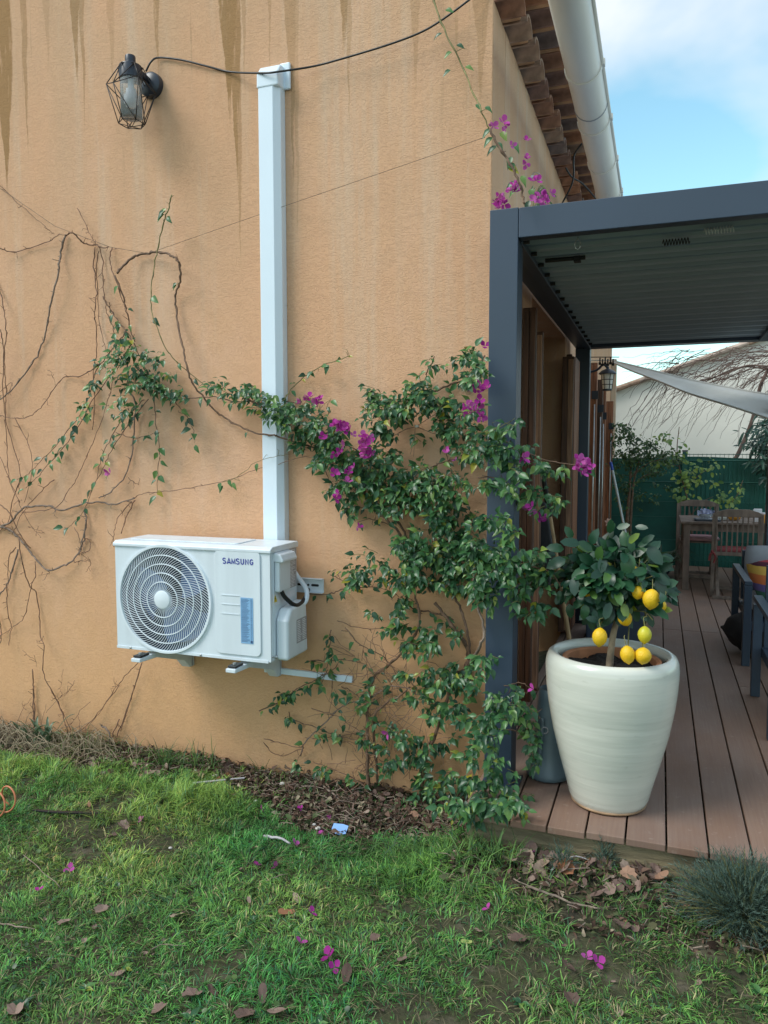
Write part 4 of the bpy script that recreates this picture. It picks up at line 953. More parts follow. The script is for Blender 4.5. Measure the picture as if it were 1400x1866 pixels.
for (x, y) in ((1085, 1560), (1110, 1530), (1075, 1545), (1130, 1545), (1300, 1405), (1320, 1395), (1250, 1450), (1335, 1440)):
    lv.append((ony(x*.375, 300+y*.375, WALL_Y-.05), Vector((random.uniform(-.6, .8), -.3, -.8)), Vector((0, -1, .5)), .045))
plant_leaves(left, lv, LT, 'boug')
br = [(ony(198, 860, WALL_Y-.06), Vector((.6, -.6, .3)), Vector((0, -1, 0)), .03), (ony(201, 863, WALL_Y-.06), Vector((.6, -.6, -.6)), Vector((0, -1, 0)), .03)]
plant_leaves(left, br, BR, 'bract', 'bract')

# ---- the big bougainvillea by the corner
bg_ = thing('bougainvillea', ony(690, 1440, WALL_Y-.06), 'big leafy bougainvillea with magenta bracts climbing the house corner and pergola post', 'climbing plant', 'bougainvilleas trained on the gable wall')
lv = []
stems = [
    (z3([(570, 530), (600, 490), (650, 450), (700, 432), (760, 425), (820, 435), (860, 460), (878, 500), (875, 570), (855, 620), (858, 700), (870, 800), (890, 900), (910, 980), (935, 1060), (980, 1120), (1040, 1190), (1110, 1240), (1200, 1290), (1270, 1310), (1333, 1315)])[::1]+[(510, 797), (560, 812), (610, 830), (640, 850)], .0062, 'stem', 0),
    (z3([(1460, 1160), (1400, 1150), (1250, 1150), (1150, 1150), (1050, 1130), (980, 1130), (850, 1140), (760, 1110)]), .0038, 'stem', .020),
    (z3([(650, 1620), (700, 1600), (800, 1590), (930, 1570), (1060, 1545), (1150, 1520), (1250, 1480), (1333, 1465)])+[(540, 835), (580, 832), (620, 830)], .0020, 'stem_thin', 0),
    (z3([(1080, 1545), (1150, 1520), (1240, 1450), (1333, 1420)])+[(530, 828)], .0016, 'stem_green', 0),
    (z5([(640, 560), (700, 470), (760, 410), (850, 360), (950, 320), (1040, 280), (1110, 260), (1180, 190), (1215, 130)]), .0065, 'stem', .03),
    (z5([(600, 560), (580, 660), (590, 750), (600, 830), (650, 920), (720, 980), (780, 1050), (790, 1120)]), .0095, 'stem', .04),
    (z5([(340, 540), (380, 590), (430, 620), (520, 680), (580, 740)]), .0060, 'stem', .04),
    (z5([(180, 370), (240, 290), (310, 230), (400, 180), (500, 145), (525, 140)]), .0028, 'stem_green', .028), (z5([(590, 300), (640, 315), (700, 350), (740, 380), (790, 400)]), .0024, 'stem_green', .022),
    (z5([(960, 140), (930, 200), (910, 250), (900, 330)]), .0024, 'stem', .02), (z5([(-20, 350), (100, 400), (200, 440), (300, 490), (400, 540), (480, 570), (560, 620)]), .0042, 'stem', .02),
    (z5([(1000, 450), (1010, 540), (1020, 640), (1040, 710), (1060, 800)]), .0030, 'stem', .02), (z5([(950, 700), (1000, 680), (1100, 660), (1190, 660)]), .0036, 'stem', .03),
    (z5([(420, 440), (410, 400), (430, 350)]), .0018, 'stem_green', .016), (z5([(380, 420), (350, 390), (330, 350)]), .0018, 'stem_green', .016), (z5([(640, 910), (560, 910), (500, 900)]), .0026, 'stem', .025), (z5([(720, 990), (640, 970), (570, 985)]), .0022, 'stem', .03),
    (z5([(480, 840), (440, 800), (410, 740), (380, 680)]), .0024, 'stem', .02),
    ([(850, 800), (900, 792), (935, 815), (985, 835), (1030, 845), (1078, 850)], .0034, 'stem', .02), ([(880, 800), (910, 780), (938, 762)], .0022, 'stem_green', .018),
    ([(870, 870), (900, 870), (925, 885), (940, 900)], .0026, 'stem', .018), ([(870, 960), (900, 950), (925, 955), (945, 975)], .0026, 'stem', .018), ([(900, 1060), (940, 1035), (980, 1035), (1010, 1050), (1025, 1075)], .0040, 'stem', .016),
    ([(900, 1290), (935, 1280), (965, 1290), (985, 1310)], .0030, 'stem', .02), ([(890, 1330), (930, 1330), (960, 1350), (975, 1390)], .0030, 'stem', .02), ([(940, 1120), (955, 1090), (970, 1060)], .0030, 'stem', .018), ([(920, 1250), (950, 1245), (975, 1260)], .0024, 'stem', .02),
    (z6([(1005, 640), (1020, 550), (1030, 490), (1000, 420), (960, 370), (930, 320), (870, 250)]), .0115, 'stem', 0), (z6([(1030, 500), (1025, 400), (1000, 300), (960, 200), (940, 60)]), .0075, 'stem', 0), (z6([(1030, 545), (1080, 450), (1100, 380), (1070, 250), (1050, 100)]), .0075, 'stem_grey', 0),
    (z6([(565, 1130), (560, 1000), (560, 900), (560, 750), (570, 660), (600, 580), (680, 520), (740, 460), (800, 350), (780, 200), (760, 60)]), .0082, 'stem', .05),
    (z6([(612, 1230), (600, 1000), (590, 800), (640, 720), (700, 690), (760, 640)]), .0070, 'stem', .05), (z6([(805, 1150), (830, 950), (870, 880), (930, 700), (940, 600), (1005, 560)]), .0098, 'stem', .05),
    (z6([(1008, 600), (960, 640), (920, 720), (880, 830), (820, 960), (800, 1080)]), .0072, 'stem', .04), (z6([(250, 960), (270, 900), (340, 830), (420, 750), (480, 715), (560, 700)]), .0040, 'stem_grey', .09),
    (z6([(80, 880), (160, 900), (250, 920), (290, 870)]), .0022, 'stem_thin', 0), (z6([(80, 900), (110, 940), (170, 960), (250, 930), (262, 930), (230, 1000), (235, 1040)]), .0022, 'stem_thin', 0), (z6([(300, 740), (400, 770), (500, 830), (560, 880)]), .0022, 'stem_thin', .05),
    (z6([(195, 755), (210, 790), (300, 820), (400, 860), (480, 880), (560, 890)]), .0024, 'stem', .045), (z6([(60, 750), (150, 710), (250, 640), (330, 600), (400, 560), (440, 510)]), .0028, 'stem', .024),
    (z6([(395, 375), (380, 470), (370, 560), (350, 600)]), .0022, 'stem', .035), (z6([(420, 335), (520, 365), (600, 370), (680, 355)]), .0022, 'stem_thin', 0), (z6([(455, 365), (520, 440), (600, 480), (660, 530), (700, 600)]), .0030, 'stem', .07),
    (z6([(285, 520), (400, 520), (500, 520), (570, 560), (620, 620)]), .0024, 'stem', .06), (z6([(290, 210), (380, 210), (440, 190), (560, 175), (650, 190), (720, 230)]), .0030, 'stem', .03), (z6([(390, 120), (450, 150), (560, 170)]), .0022, 'stem', .03),
    (z6([(180, 1010), (260, 1050), (330, 1080), (480, 1070), (620, 1110), (700, 1130)]), .0036, 'stem', .035), (z6([(300, 880), (420, 870), (520, 850), (600, 800)]), .0020, 'stem_thin', .05), (z6([(440, 640), (500, 670), (560, 740)]), .0022, 'stem', .05),
    (z6([(560, 700), (640, 650), (720, 640), (800, 680)]), .0040, 'stem_grey', .04), (z6([(600, 590), (560, 520), (540, 470)]), .0022, 'stem', .06), (z6([(700, 230), (780, 280), (880, 300), (960, 330)]), .0045, 'stem', .03),
    (z6([(970, 970), (1020, 945), (1085, 940)]), .0030, 'stem', 0), (z6([(620, 1190), (560, 1110), (480, 1060), (370, 1010), (310, 990)]), .0034, 'stem', .05),
    (z6([(750, -100), (780, 0), (800, 100), (850, 200)]), .0070, 'stem', .04), (z6([(600, -250), (680, -150), (740, -60), (770, 40)]), .0075, 'stem', .04),
    ([(784, -20), (800, 30), (825, 85), (850, 140), (872, 195), (893, 235)], .0044, 'stem_green', 0)]
for pl, r, mt, st in stems:
    p3 = branch(bg_, pl, r, mt, .022, .07, .55, stub=3)
    if st: lv += leaf_run(p3, st, .045, gap=.15)
# tangle of fine dry twigs at the foot
m = MB()
for i in range(170):
    x = random.gauss(690, 45); y = random.uniform(1180, 1430); a = random.gauss(0, .9); p = ony(x, y, WALL_Y-random.uniform(.02, .16)); pts = [p]; t = Vector((math.sin(a), random.gauss(0, .2), math.cos(a)*random.choice((1, 1, -.6))))
    for k in range(4): t = (t+Vector((random.gauss(0, .3), random.gauss(0, .15), random.gauss(0, .3)))).normalized(); pts.append(pts[-1]+t*random.uniform(.02, .05))
    m.tube(pts, [.0016, .0014, .0012, .001, .0007], 4)
obj('dry_twigs', m, 'stem_thin', bg_, kind='stuff')
blobs = [(425, 712, 38, 14, 15), (470, 725, 30, 18, 14), (520, 750, 34, 24, 22), (555, 770, 36, 24, 24), (600, 792, 34, 22, 24), (540, 740, 26, 12, 8), (605, 830, 30, 22, 16), (640, 840, 34, 26, 24), (690, 840, 40, 26, 28), (735, 860, 42, 30, 34), (660, 880, 38, 26, 24), (718, 915, 44, 26, 34), (765, 885, 40, 30, 34), (800, 925, 34, 30, 26), (620, 885, 22, 20, 10), (645, 925, 20, 16, 6), (560, 812, 26, 16, 10),
         (680, 715, 20, 10, 6), (715, 738, 32, 14, 13), (762, 712, 34, 18, 18), (795, 735, 36, 16, 18), (835, 748, 34, 18, 18), (700, 765, 34, 20, 18), (740, 745, 30, 14, 10), (790, 660, 12, 8, 3), (852, 645, 16, 14, 9), (878, 672, 12, 18, 9), (855, 690, 22, 10, 7), (850, 790, 34, 18, 18), (870, 825, 34, 20, 18), (830, 880, 32, 24, 20), (800, 780, 14, 12, 3), (770, 800, 10, 10, 2), (825, 770, 22, 16, 8), (705, 790, 20, 16, 8),
         (895, 880, 24, 14, 8), (925, 890, 18, 10, 5), (935, 815, 34, 14, 14), (960, 850, 30, 18, 12), (1010, 850, 26, 14, 8), (975, 900, 22, 18, 8), (1005, 910, 26, 14, 9), (905, 950, 24, 12, 8), (935, 968, 16, 12, 6), (940, 770, 10, 8, 3), (915, 775, 14, 10, 3),
         (790, 985, 60, 30, 44), (740, 1005, 34, 28, 22), (845, 965, 40, 30, 30), (850, 1015, 50, 26, 38), (800, 1035, 60, 26, 40), (860, 1060, 50, 24, 34), (740, 1050, 40, 24, 20), (650, 1048, 32, 14, 11), (695, 1040, 24, 12, 8), (900, 1020, 32, 30, 22), (945, 1030, 34, 34, 26), (985, 1035, 30, 30, 20), (965, 1085, 34, 30, 18), (990, 1110, 20, 20, 7), (885, 1095, 22, 24, 12), (680, 1020, 20, 14, 6), (910, 1010, 14, 14, 6),
         (735, 1100, 24, 16, 9), (600, 1100, 2, 2, 0), (725, 1140, 26, 18, 11), (760, 1180, 36, 22, 16), (800, 1150, 30, 18, 11), (830, 1145, 18, 14, 6), (890, 1195, 14, 26, 9), (870, 1235, 14, 22, 8), (835, 1215, 24, 14, 8), (755, 1225, 36, 18, 14), (800, 1245, 44, 18, 18), (840, 1240, 24, 16, 10),
         (672, 1275, 26, 10, 8), (700, 1250, 16, 12, 4), (780, 1280, 34, 16, 12), (830, 1300, 36, 24, 16), (870, 1310, 30, 20, 16), (900, 1280, 30, 22, 18), (945, 1300, 34, 20, 18), (975, 1330, 18, 30, 10), (900, 1330, 34, 26, 22), (880, 1370, 30, 24, 18), (905, 1400, 22, 20, 9), (975, 1375, 12, 24, 6), (955, 1262, 20, 12, 6), (720, 1320, 30, 18, 10), (685, 1340, 26, 24, 9), (720, 1370, 34, 26, 13), (760, 1355, 30, 24, 11), (770, 1395, 28, 18, 9), (820, 1350, 20, 14, 5),
         (820, 1425, 50, 22, 26), (870, 1425, 44, 22, 24), (910, 1445, 34, 18, 16), (945, 1452, 16, 10, 8), (780, 1440, 24, 16, 9), (840, 1460, 40, 14, 18), (885, 1465, 34, 12, 18), (925, 1462, 26, 12, 14), (860, 1490, 26, 8, 6), (655, 1420, 16, 14, 4), (585, 1400, 22, 12, 5), (540, 1395, 16, 10, 3), (535, 1255, 22, 12, 8), (505, 1280, 8, 8, 2), (560, 1245, 16, 8, 4), (610, 1250, 20, 10, 3), (600, 1190, 14, 12, 4), (580, 1210, 8, 8, 2), (608, 1152, 6, 6, 2), (530, 1300, 8, 8, 2), (622, 1325, 12, 12, 3), (585, 1335, 12, 8, 2), (680, 1115, 16, 10, 3), (715, 1405, 20, 14, 5), (560, 1370, 6, 6, 1)]
for cx, cy, rx, ry, n in blobs:
    tw = MB(); has = False
    for i in range(int(n*(1.0 if cy < 1090 else .74))):
        a = random.uniform(0, 6.28); q = math.sqrt(random.random()); x = cx+rx*q*math.cos(a); y = cy+ry*q*math.sin(a)
        dep = random.uniform(.04, .20) if n > 12 else random.uniform(.03, .12)
        Y = WALL_Y-dep
        if x > 862: Y = random.uniform(2.99, 3.11) if x < 948 else random.uniform(3.06, 3.28)
        if cy > 1453: Y = random.uniform(2.80, 2.95)
        pts, L_ = twig(ony(x, y, Y), Vector((random.gauss(0, 1), -.7, random.gauss(.25, .5))), random.uniform(.035, .075), .047, random.randint(4, 6)); lv += L_
        if i % 2 == 0: tw.tube(pts, [.0016, .0014, .0012, .001, .0008], 4); has = True
    if has: obj('twigs', tw, 'stem_green', bg_, kind='stuff')
for x, y, dx in ((812, 18, .6), (806, 60, -.7), (832, 82, .7), (824, 95, -.6), (848, 122, .8), (822, 128, -.6), (868, 190, .3), (884, 195, .6)):
    lv.append((ony(x, y, 3.38), Vector((dx, -.2, -.35)), Vector((0, -1, .6)), .045))
top = [(896, 235), (905, 260), (898, 250), (925, 300), (932, 285), (945, 340), (940, 330), (965, 345), (950, 320), (935, 260), (915, 240), (965, 365), (905, 265), (928, 305)]
for x, y in top: lv.append((ony(x, y, 3.30), Vector((random.uniform(-1, 1), -.3, -.7)), Vector((0, -1, .6)), .055))
branch(bg_, [(893, 235), (912, 270), (930, 300), (945, 330), (952, 352), (956, 372)], .0050, 'stem', .3, .02, .9, stub=2)
plant_leaves(bg_, lv, LT, 'boug')
print('bougainvillea leaves', len(lv))
# small drooping grey-green sprig behind the pergola beam
sp = thing('climber_sprig', ony(985, 380, 3.5), 'small pale green sprig with drooping leaves above the pergola beam beside the metal clip', 'plant')
pts = cr_spline([ony(968, 395, 3.5), ony(975, 360, 3.5), ony(985, 338, 3.5), ony(995, 345, 3.5)], 4); obj('stem', MB().tube(pts, .003, 5), 'stem_green', sp)
it = [(ony(random.uniform(972, 1002), random.uniform(335, 375), 3.5), Vector((random.gauss(0, .6), -.2, -1)), Vector((0, -1, .4)), .045) for _ in range(26)]
plant_leaves(sp, it, LT_LONG, 'shrubleaf')
bl = [(620, 775, 10, 8, 5), (608, 773, 6, 5, 3), (633, 780, 8, 6, 4), (596, 795, 10, 5, 5), (655, 798, 12, 8, 8), (668, 800, 10, 10, 8), (672, 815, 12, 10, 9), (660, 822, 10, 8, 6), (678, 825, 8, 8, 6), (670, 833, 8, 6, 4), (612, 820, 7, 8, 3), (615, 864, 6, 4, 2), (635, 860, 5, 4, 2), (618, 905, 6, 8, 3), (650, 955, 5, 6, 2), (548, 731, 4, 4, 2), (562, 724, 6, 4, 3), (578, 730, 8, 6, 4), (635, 875, 4, 4, 1), (645, 850, 3, 3, 1), (628, 812, 4, 4, 1),
      (870, 703, 8, 4, 4), (880, 712, 8, 8, 5), (874, 733, 8, 5, 3), (855, 742, 8, 6, 4), (862, 750, 9, 6, 4), (875, 758, 6, 8, 4), (885, 635, 3, 4, 1), (820, 825, 6, 4, 2), (833, 840, 4, 3, 1), (955, 838, 4, 4, 2), (1060, 843, 9, 6, 6), (1075, 850, 8, 8, 5), (1052, 855, 5, 5, 2), (985, 945, 8, 5, 3), (965, 928, 6, 6, 3), (970, 1252, 4, 4, 1), (708, 1335, 3, 3, 1), (1065, 860, 5, 5, 2),
      (896, 228, 5, 5, 2), (920, 222, 4, 6, 2), (923, 233, 4, 4, 1), (934, 262, 4, 4, 1), (957, 260, 4, 4, 1), (957, 290, 4, 6, 2), (955, 303, 5, 4, 2), (918, 366, 12, 8, 10), (925, 350, 5, 5, 2), (940, 345, 7, 8, 4), (938, 338, 4, 5, 2), (974, 330, 5, 5, 2), (985, 360, 6, 6, 3), (1003, 356, 3, 4, 1), (973, 362, 4, 4, 2), (910, 372, 7, 5, 4), (990, 368, 7, 5, 3)]
it = []
for cx, cy, rx, ry, n in bl:
    for i in range(n):
        x = cx+random.uniform(-rx, rx); y = cy+random.uniform(-ry, ry); Y = (3.21 if x < 862 else 3.03)
        if y < 640 and x > 862: Y = 3.24
        if x > 960 and y > 640: Y = 3.08
        if n > 4 and random.random() < .3: continue
        it.append((ony(x, y, Y-random.uniform(0, .04)), Vector((random.gauss(0, 1), -.9, random.gauss(-.2, .8))), Vector((random.gauss(0, .5), -1, .4)), .0215*random.uniform(.7, 1.35)))
plant_leaves(bg_, it, BR, 'bract', 'bract')

# ================================================================== POT AND LEMON TREE
pc = Vector((-.166, 3.195, 0))
pot = thing('plant_pot', pc, 'large pale green-cream glazed pot standing on the deck with the lemon tree', 'plant pot')
PS = .928
prof = [(0, .004), (.150, .004), (.160, .010), (.172, .035), (.187, .09), (.220, .20), (.249, .31), (.268, .41), (.279, .49), (.283, .545), (.284, .580), (.280, .605), (.272, .622), (.258, .632), (.244, .630), (.234, .622), (.230, .600), (.232, .56), (.225, .50), (0, .48)]
prof = [(a*PS, b) for a, b in prof]
obj('pot_body', MB().lathe(prof, pc, 72, wob=.004), 'pot', pot, smooth=True)
obj('foot_edge', MB().lathe([(.150*PS, .0025), (.163*PS, .0065), (.1665*PS, .018), (.158*PS, .012)], pc, 64), 'olive_rim', pot, smooth=True)
ip = thing('inner_pot', pc+Vector((0, 0, .5)), 'plain terracotta pot nested inside the rim of the big glazed pot', 'plant pot')
obj('pot_wall', MB().lathe([(.16, .45), (.192, .598), (.196, .604), (.188, .606), (.176, .600), (.172, .555)], pc, 48), 'terracotta', ip, smooth='auto')
n = 26; vs = []; fs = []
for i in range(n):
    for j in range(n):
        u = (i/(n-1)*2-1); v = (j/(n-1)*2-1); q = max(abs(u), abs(v)); rr = q*.176; a = math.atan2(v, u)
        vs.append((pc.x+rr*math.cos(a), pc.y+rr*math.sin(a), .572+random.gauss(0, .004)+.012*math.sin(u*5)*math.cos(v*4)))
fs = [(i*n+j, (i+1)*n+j, (i+1)*n+j+1, i*n+j+1) for i in range(n-1) for j in range(n-1)]
m = MB().add(vs, fs)
obj('potting_soil', m, 'soil_pot', ip, smooth=True)
lem = thing('lemon_tree', pc+Vector((-.02, -.01, .575)), 'small lemon tree bearing yellow lemons in the large glazed pot', 'tree')
Yt = 3.19
tr = cr_spline([ony(1110, 1222, Yt-.01), ony(1113, 1190, Yt), ony(1118, 1155, Yt), ony(1124, 1130, Yt+.01), ony(1126, 1100, Yt+.01)], 5)
obj('trunk', MB().tube(tr, [.0155-.00030*i for i in range(len(tr))], 12), 'trunk_grey', lem, smooth=True)
nodes = [ony(1126, 1100, Yt)]
ctr = ony(1122, 1048, Yt); lv = []
limbs = []
for i in range(30):
    a = 2*math.pi*i/30+random.uniform(-.2, .2); el = random.uniform(-.35, 1.25)
    d = Vector((math.cos(a)*math.cos(el)*1.25, math.sin(a)*math.cos(el), math.sin(el)*.85)); L0 = random.uniform(.12, .215)
    s0 = tr[-3].lerp(tr[-1], random.random()); e = ctr+Vector((d.x*L0*1.05, d.y*L0*.9, d.z*L0*.80-.01)); pts = cr_spline([s0, s0.lerp(e, .5)+Vector((0, 0, .03)), e], 4)
    limbs.append(pts); obj('branch', MB().tube(pts, [.006-.0005*k for k in range(len(pts))], 6), 'stem_green', lem, smooth=True)
for pts in limbs:
    for k in range(20):
        b = pts[random.randrange(2, len(pts))]+Vector((random.gauss(0, .026), random.gauss(0, .026), random.gauss(0, .026))); out_ = (b-ctr); out_.z *= .6
        d = (out_.normalized()*.8+Vector((random.gauss(0, .5), random.gauss(0, .5)-.15, random.gauss(-.25, .4)))).normalized()
        nn = (b-ctr).normalized(); lv.append((b, d, Vector((nn.x*.8+random.gauss(0, .35), -.75+nn.y*.4+random.gauss(0, .3), .65)), .066*random.uniform(.65, 1.25)))
for i in range(230):
    v = Vector((random.gauss(0, 1), random.gauss(0, 1), random.gauss(0, 1))).normalized(); q = random.uniform(.55, 1)
    b = ctr+Vector((v.x*.185*q, v.y*.17*q, v.z*.125*q+.01)); lv.append((b, (v*.6+Vector((random.gauss(0, .5), -.2, random.gauss(-.3, .5)))).normalized(), Vector((v.x+random.gauss(0, .3), v.y*.5-.8, .6)), .066*random.uniform(.7, 1.2)))
for x, y, s, dx, dz in ((1020, 1000, .07, -1, .1), (1025, 1022, .085, -.8, -.4), (1040, 975, .06, -.4, .8), (1185, 1000, .09, .5, -.6), (1190, 1015, .06, 1, -.2), (1200, 1050, .07, .8, -.5), (1200, 1060, .08, .4, -.8), (1145, 1015, .10, .1, -1), (1100, 1020, .07, -.1, -.8), (1120, 1070, .07, .3, .2), (1150, 1075, .07, .6, -.5), (1110, 1105, .07, -.3, -.9), (1138, 1105, .06, .2, -.7), (1207, 1110, .05, .7, .2), (1075, 1000, .07, -.5, .5), (1080, 985, .07, .2, .9),
                       (1112, 965, .06, .1, .9), (1130, 960, .055, .8, .2), (1150, 985, .06, .5, .6), (1175, 985, .06, .8, .5), (1060, 1040, .07, -.6, -.6), (1085, 1095, .06, -.8, .3), (1085, 1130, .05, -.8, .2), (1178, 1128, .04, -.3, .2), (1050, 990, .08, -.9, .2), (1165, 960, .05, .9, -.1), (1095, 1060, .08, -.4, -.7)):
    lv.append((ony(x-dx*8, y+dz*8, Yt-.16+abs(x-1120)*.0007), Vector((dx, -.35, dz)), Vector((random.gauss(0, .3), -1, .5)), s))
for i in range(70):
    lv.append((ony(random.gauss(1105, 32), random.uniform(1080, 1125), Yt+random.uniform(-.12, .10)), Vector((random.gauss(0, .8), -.3, random.gauss(-.5, .4))), Vector((random.gauss(0, .3), -.9, .6)), .062*random.uniform(.7, 1.15)))
def px_x(p): d = p-Vector(_c); return 700+F_PX*d.dot(Vector(_rt))/d.dot(Vector(_fw))
lv = [q for q in lv if 995 < px_x(q[0]+q[1].normalized()*q[3]) < 1243 and px_x(q[0]) < 1230]
plant_leaves(lem, lv, LT_LEMON, 'lemonleaf')
LP = [(0, -1.12), (.10, -1.10), (.16, -1.04), (.30, -.96), (.62, -.76), (.88, -.42), (1.0, 0), (.93, .38), (.70, .72), (.40, .92), (.16, 1.02), (.06, 1.05), (0, 1.04)]
def lemon(x, y, rp, Y, mt='lemon', tilt=(0, 0), el=1.18):
    p = ony(x, y, Y); r = rp/(F_PX/((p-Vector(_c)).dot(Vector(_fw)))); Mx = Matrix.Rotation(tilt[0], 4, 'X') @ Matrix.Rotation(tilt[1], 4, 'Y')
    o = obj('lemon', MB().lathe([(a*r, b*r*el) for a, b in LP], p, 24, M4=Mx), mt, lem, smooth=True)
    tp = p+(Mx @ Vector((0, 0, r*el*1.0))); o2 = MB().tube(cr_spline([tp, tp+Vector((random.uniform(-.01, .01), .01, .03)), tp+Vector((random.uniform(-.01, .01), .02, .036))], 3), .0016, 5)
    obj('stalk', o2, 'stem_green', lem); return o
for a in ((1163, 1080, 11, 3.03, 'lemon', (.2, .1), 1.15), (1187, 1092, 15.5, 3.00, 'lemon', (.15, .1), 1.2), (1202, 1105, 11.5, 3.06, 'lemon', (.5, .5), 1.2), (1139, 1127, 13, 3.06, 'lemon', (.3, -.3), 1.1), (1093, 1161, 13.5, 3.00, 'lemon', (0, .05), 1.25), (1175, 1157, 12.5, 3.01, 'lemon_green', (0, 0), 1.25),
          (1144, 1193, 13.5, 2.99, 'lemon', (0, -.15), 1.2), (1172, 1195, 15, 3.00, 'lemon', (0, .1), 1.0), (1070, 1077, 11, 3.10, 'lemon', (.2, .8), 1.2), (1154, 1040, 9, 3.06, 'lemon', (.1, 1.2), 1.1)): lemon(*a)
for q in ([(1126, 1100), (1150, 1112), (1175, 1115), (1190, 1130)], [(1126, 1095), (1110, 1115), (1096, 1135), (1094, 1147)], [(1175, 1112), (1178, 1130), (1176, 1143)], [(1150, 1110), (1146, 1150), (1145, 1178)], [(1176, 1120), (1172, 1150), (1171, 1180)], [(1126, 1092), (1150, 1080), (1163, 1068)]):
    pts = cr_spline([ony(x, y, Yt-.05*i) for i, (x, y) in enumerate(q)], 4); obj('branch', MB().tube(pts, [.0032-.0001*i for i in range(len(pts))], 6), 'stem_green', lem, smooth=True)
fl = ony(1110, 952, 3.10); it = [(fl, Vector((math.cos(a), -.3, math.sin(a)+.3)), Vector((0, -1, .3)), .018) for a in np.linspace(0, 5.2, 6)]
plant_leaves(lem, it, LT_LEMON, 'deadleaf', 'petal')

# ================================================================== THINGS ON THE DECK
# grey container behind the pot
jc = Vector((-.435, 3.36, 0)); jg = thing('plastic_container', jc, 'tall blue-grey plastic container wedged between the pergola post and the big pot', 'container')
obj('container_body', MB().lathe([(0, .003), (.088, .003), (.097, .010), (.099, .028), (.090, .045), (.078, .10), (.066, .20), (.056, .30), (.050, .36), (.047, .40), (.040, .405), (.036, .36)], jc, 32), 'grey_plastic', jg, smooth=True)
p = ony(993, 1331, 3.29); obj('ring', MB().tube([(p.x+.014*math.cos(a), p.y, p.z+.014*math.sin(a)) for a in np.linspace(0, 2*math.pi, 18)], .0028, 6), 'label_grey', jg, smooth=True)
obj('handle', MB().tube(cr_spline([(jc.x-.02, jc.y-.062, .28), (p.x-.01, p.y+.004, p.z), (jc.x-.03, jc.y-.085, .10)], 4), .008, 6), 'grey_plastic', jg, smooth=True)
# wooden handled tool
a = onz(1062, 1200, 0); a = Vector((-.51, 5.15, .006)); b = ony(1000, 928, 4.70)
tool = thing('wooden_pole', a, 'long pale wooden pole with black grip leaning on the shutters behind the lemon tree', 'pole')
obj('shaft', MB().tube([a, a.lerp(b, .96)], [.016, .014], 10), 'handle_wood', tool, smooth='auto')
c = b+(b-a).normalized()*.20; obj('grip', MB().tube([a.lerp(b, .961), c], [.017, .015], 10), 'black', tool, smooth='auto')
# black slim bag hanging by the shutter
p = ony(995, 985, 4.6); bx = MB().prism([(p.x-.05, p.z-.26), (p.x+.03, p.z-.30), (p.x+.045, p.z-.05), (p.x+.0, p.z+.22), (p.x-.03, p.z+.24), (p.x-.045, p.z)], 1, 4.58, 4.62)
tag(obj('umbrella', bx, 'black_cloth', None, bevel=.01), 'slim black folded umbrella hanging against the wooden shutter by the pole', 'umbrella')
# mop pole far behind
a = onz(1150, 1068, 0); a = Vector((a.x, 8.6, 0)); b = ony(1113, 842, 8.3)
mp_ = thing('broom_handle', a, 'thin white broom handle with blue tip leaning beside the far shutters', 'broom handle')
obj('shaft', MB().tube([ony(1146, 1000, 8.45), a.lerp(b, .9) if False else ony(1116.5, 857, 8.31)], .012, 8), 'white_blue', mp_, smooth='auto'); obj('tip', MB().tube([ony(1116, 856, 8.31), b], .014, 8), 'blue_plastic', mp_, smooth='auto')
obj('shaft_foot', MB().tube([ony(1146, 1000, 8.45), Vector((ony(1146, 1000, 8.45).x+.06, 8.5, .01))], .012, 8), 'white_blue', mp_)
# dark planter box behind the lemon tree
p0 = onz(1040, 1150, 0); bx = thing('storage_box', (-.40, 6.0, 0), 'dark blue-black box on the deck by the house wall behind the lemon tree', 'box')
obj('box_body', MB().box(-.50, -.08, 5.9, 6.4, .012, .46), 'anthracite', bx, bevel=.012); obj('lid', MB().box(-.515, -.065, 5.885, 6.415, .463, .50), 'anthracite', bx, bevel=.01)
m = MB()
for sx in (-.48, -.12): m.box(sx, sx+.03, 5.92, 6.38, .001, .011)
obj('foot', m, 'black', bx)
# small wooden block and stone under the post
p = onz(935, 1478, .0); tag(obj('wooden_block', MB().bar((-.62, 2.905, .012), (-.53, 2.92, .012), .045, .018), 'fascia', None, bevel=.003), 'small worn wooden block on the deck edge under the bougainvillea by the post', 'wood block')

# wall lantern at the far shutters
p = ony(1107, 692, 7.3); l2 = thing('wall_lantern', p, 'small dark carriage lantern with cream glass bracketed out near the far shutters', 'lamp')
obj('roof', MB().lathe([(0, .125), (.012, .12), (.014, .10), (.05, .085), (.078, .06), (.080, .052), (0, .052)], p, 24), 'lamp_black', l2, smooth='auto')
g_ = obj('glass_shade', MB().lathe([(.055, .050), (.040, -.085), (0, -.085)], p, 20), 'neighbour', l2, smooth='auto')
m = MB()
for zz, rr in ((.0, .0515), (-.045, .0475)): m.tube([p+Vector((rr*math.cos(a), rr*math.sin(a), zz)) for a in np.linspace(0, 2*math.pi, 16)], .003, 4)
for k in range(6): a = k*math.pi/3; m.tube([p+Vector((.057*math.cos(a), .057*math.sin(a), .052)), p+Vector((.042*math.cos(a), .042*math.sin(a), -.088))], .003, 4)
obj('cage', m, 'cage', l2); obj('base', MB().lathe([(.044, -.085), (.044, -.098), (0, -.102)], p, 20), 'lamp_black', l2)
obj('wall_arm', MB().tube(cr_spline([p+Vector((0, 0, .11)), p+Vector((-.04, 0, .14)), p+Vector((-.10, 0, .09)), Vector((WALL_X+.02, p.y, p.z+.06))], 4), .011, 8), 'lamp_black', l2, smooth=True)
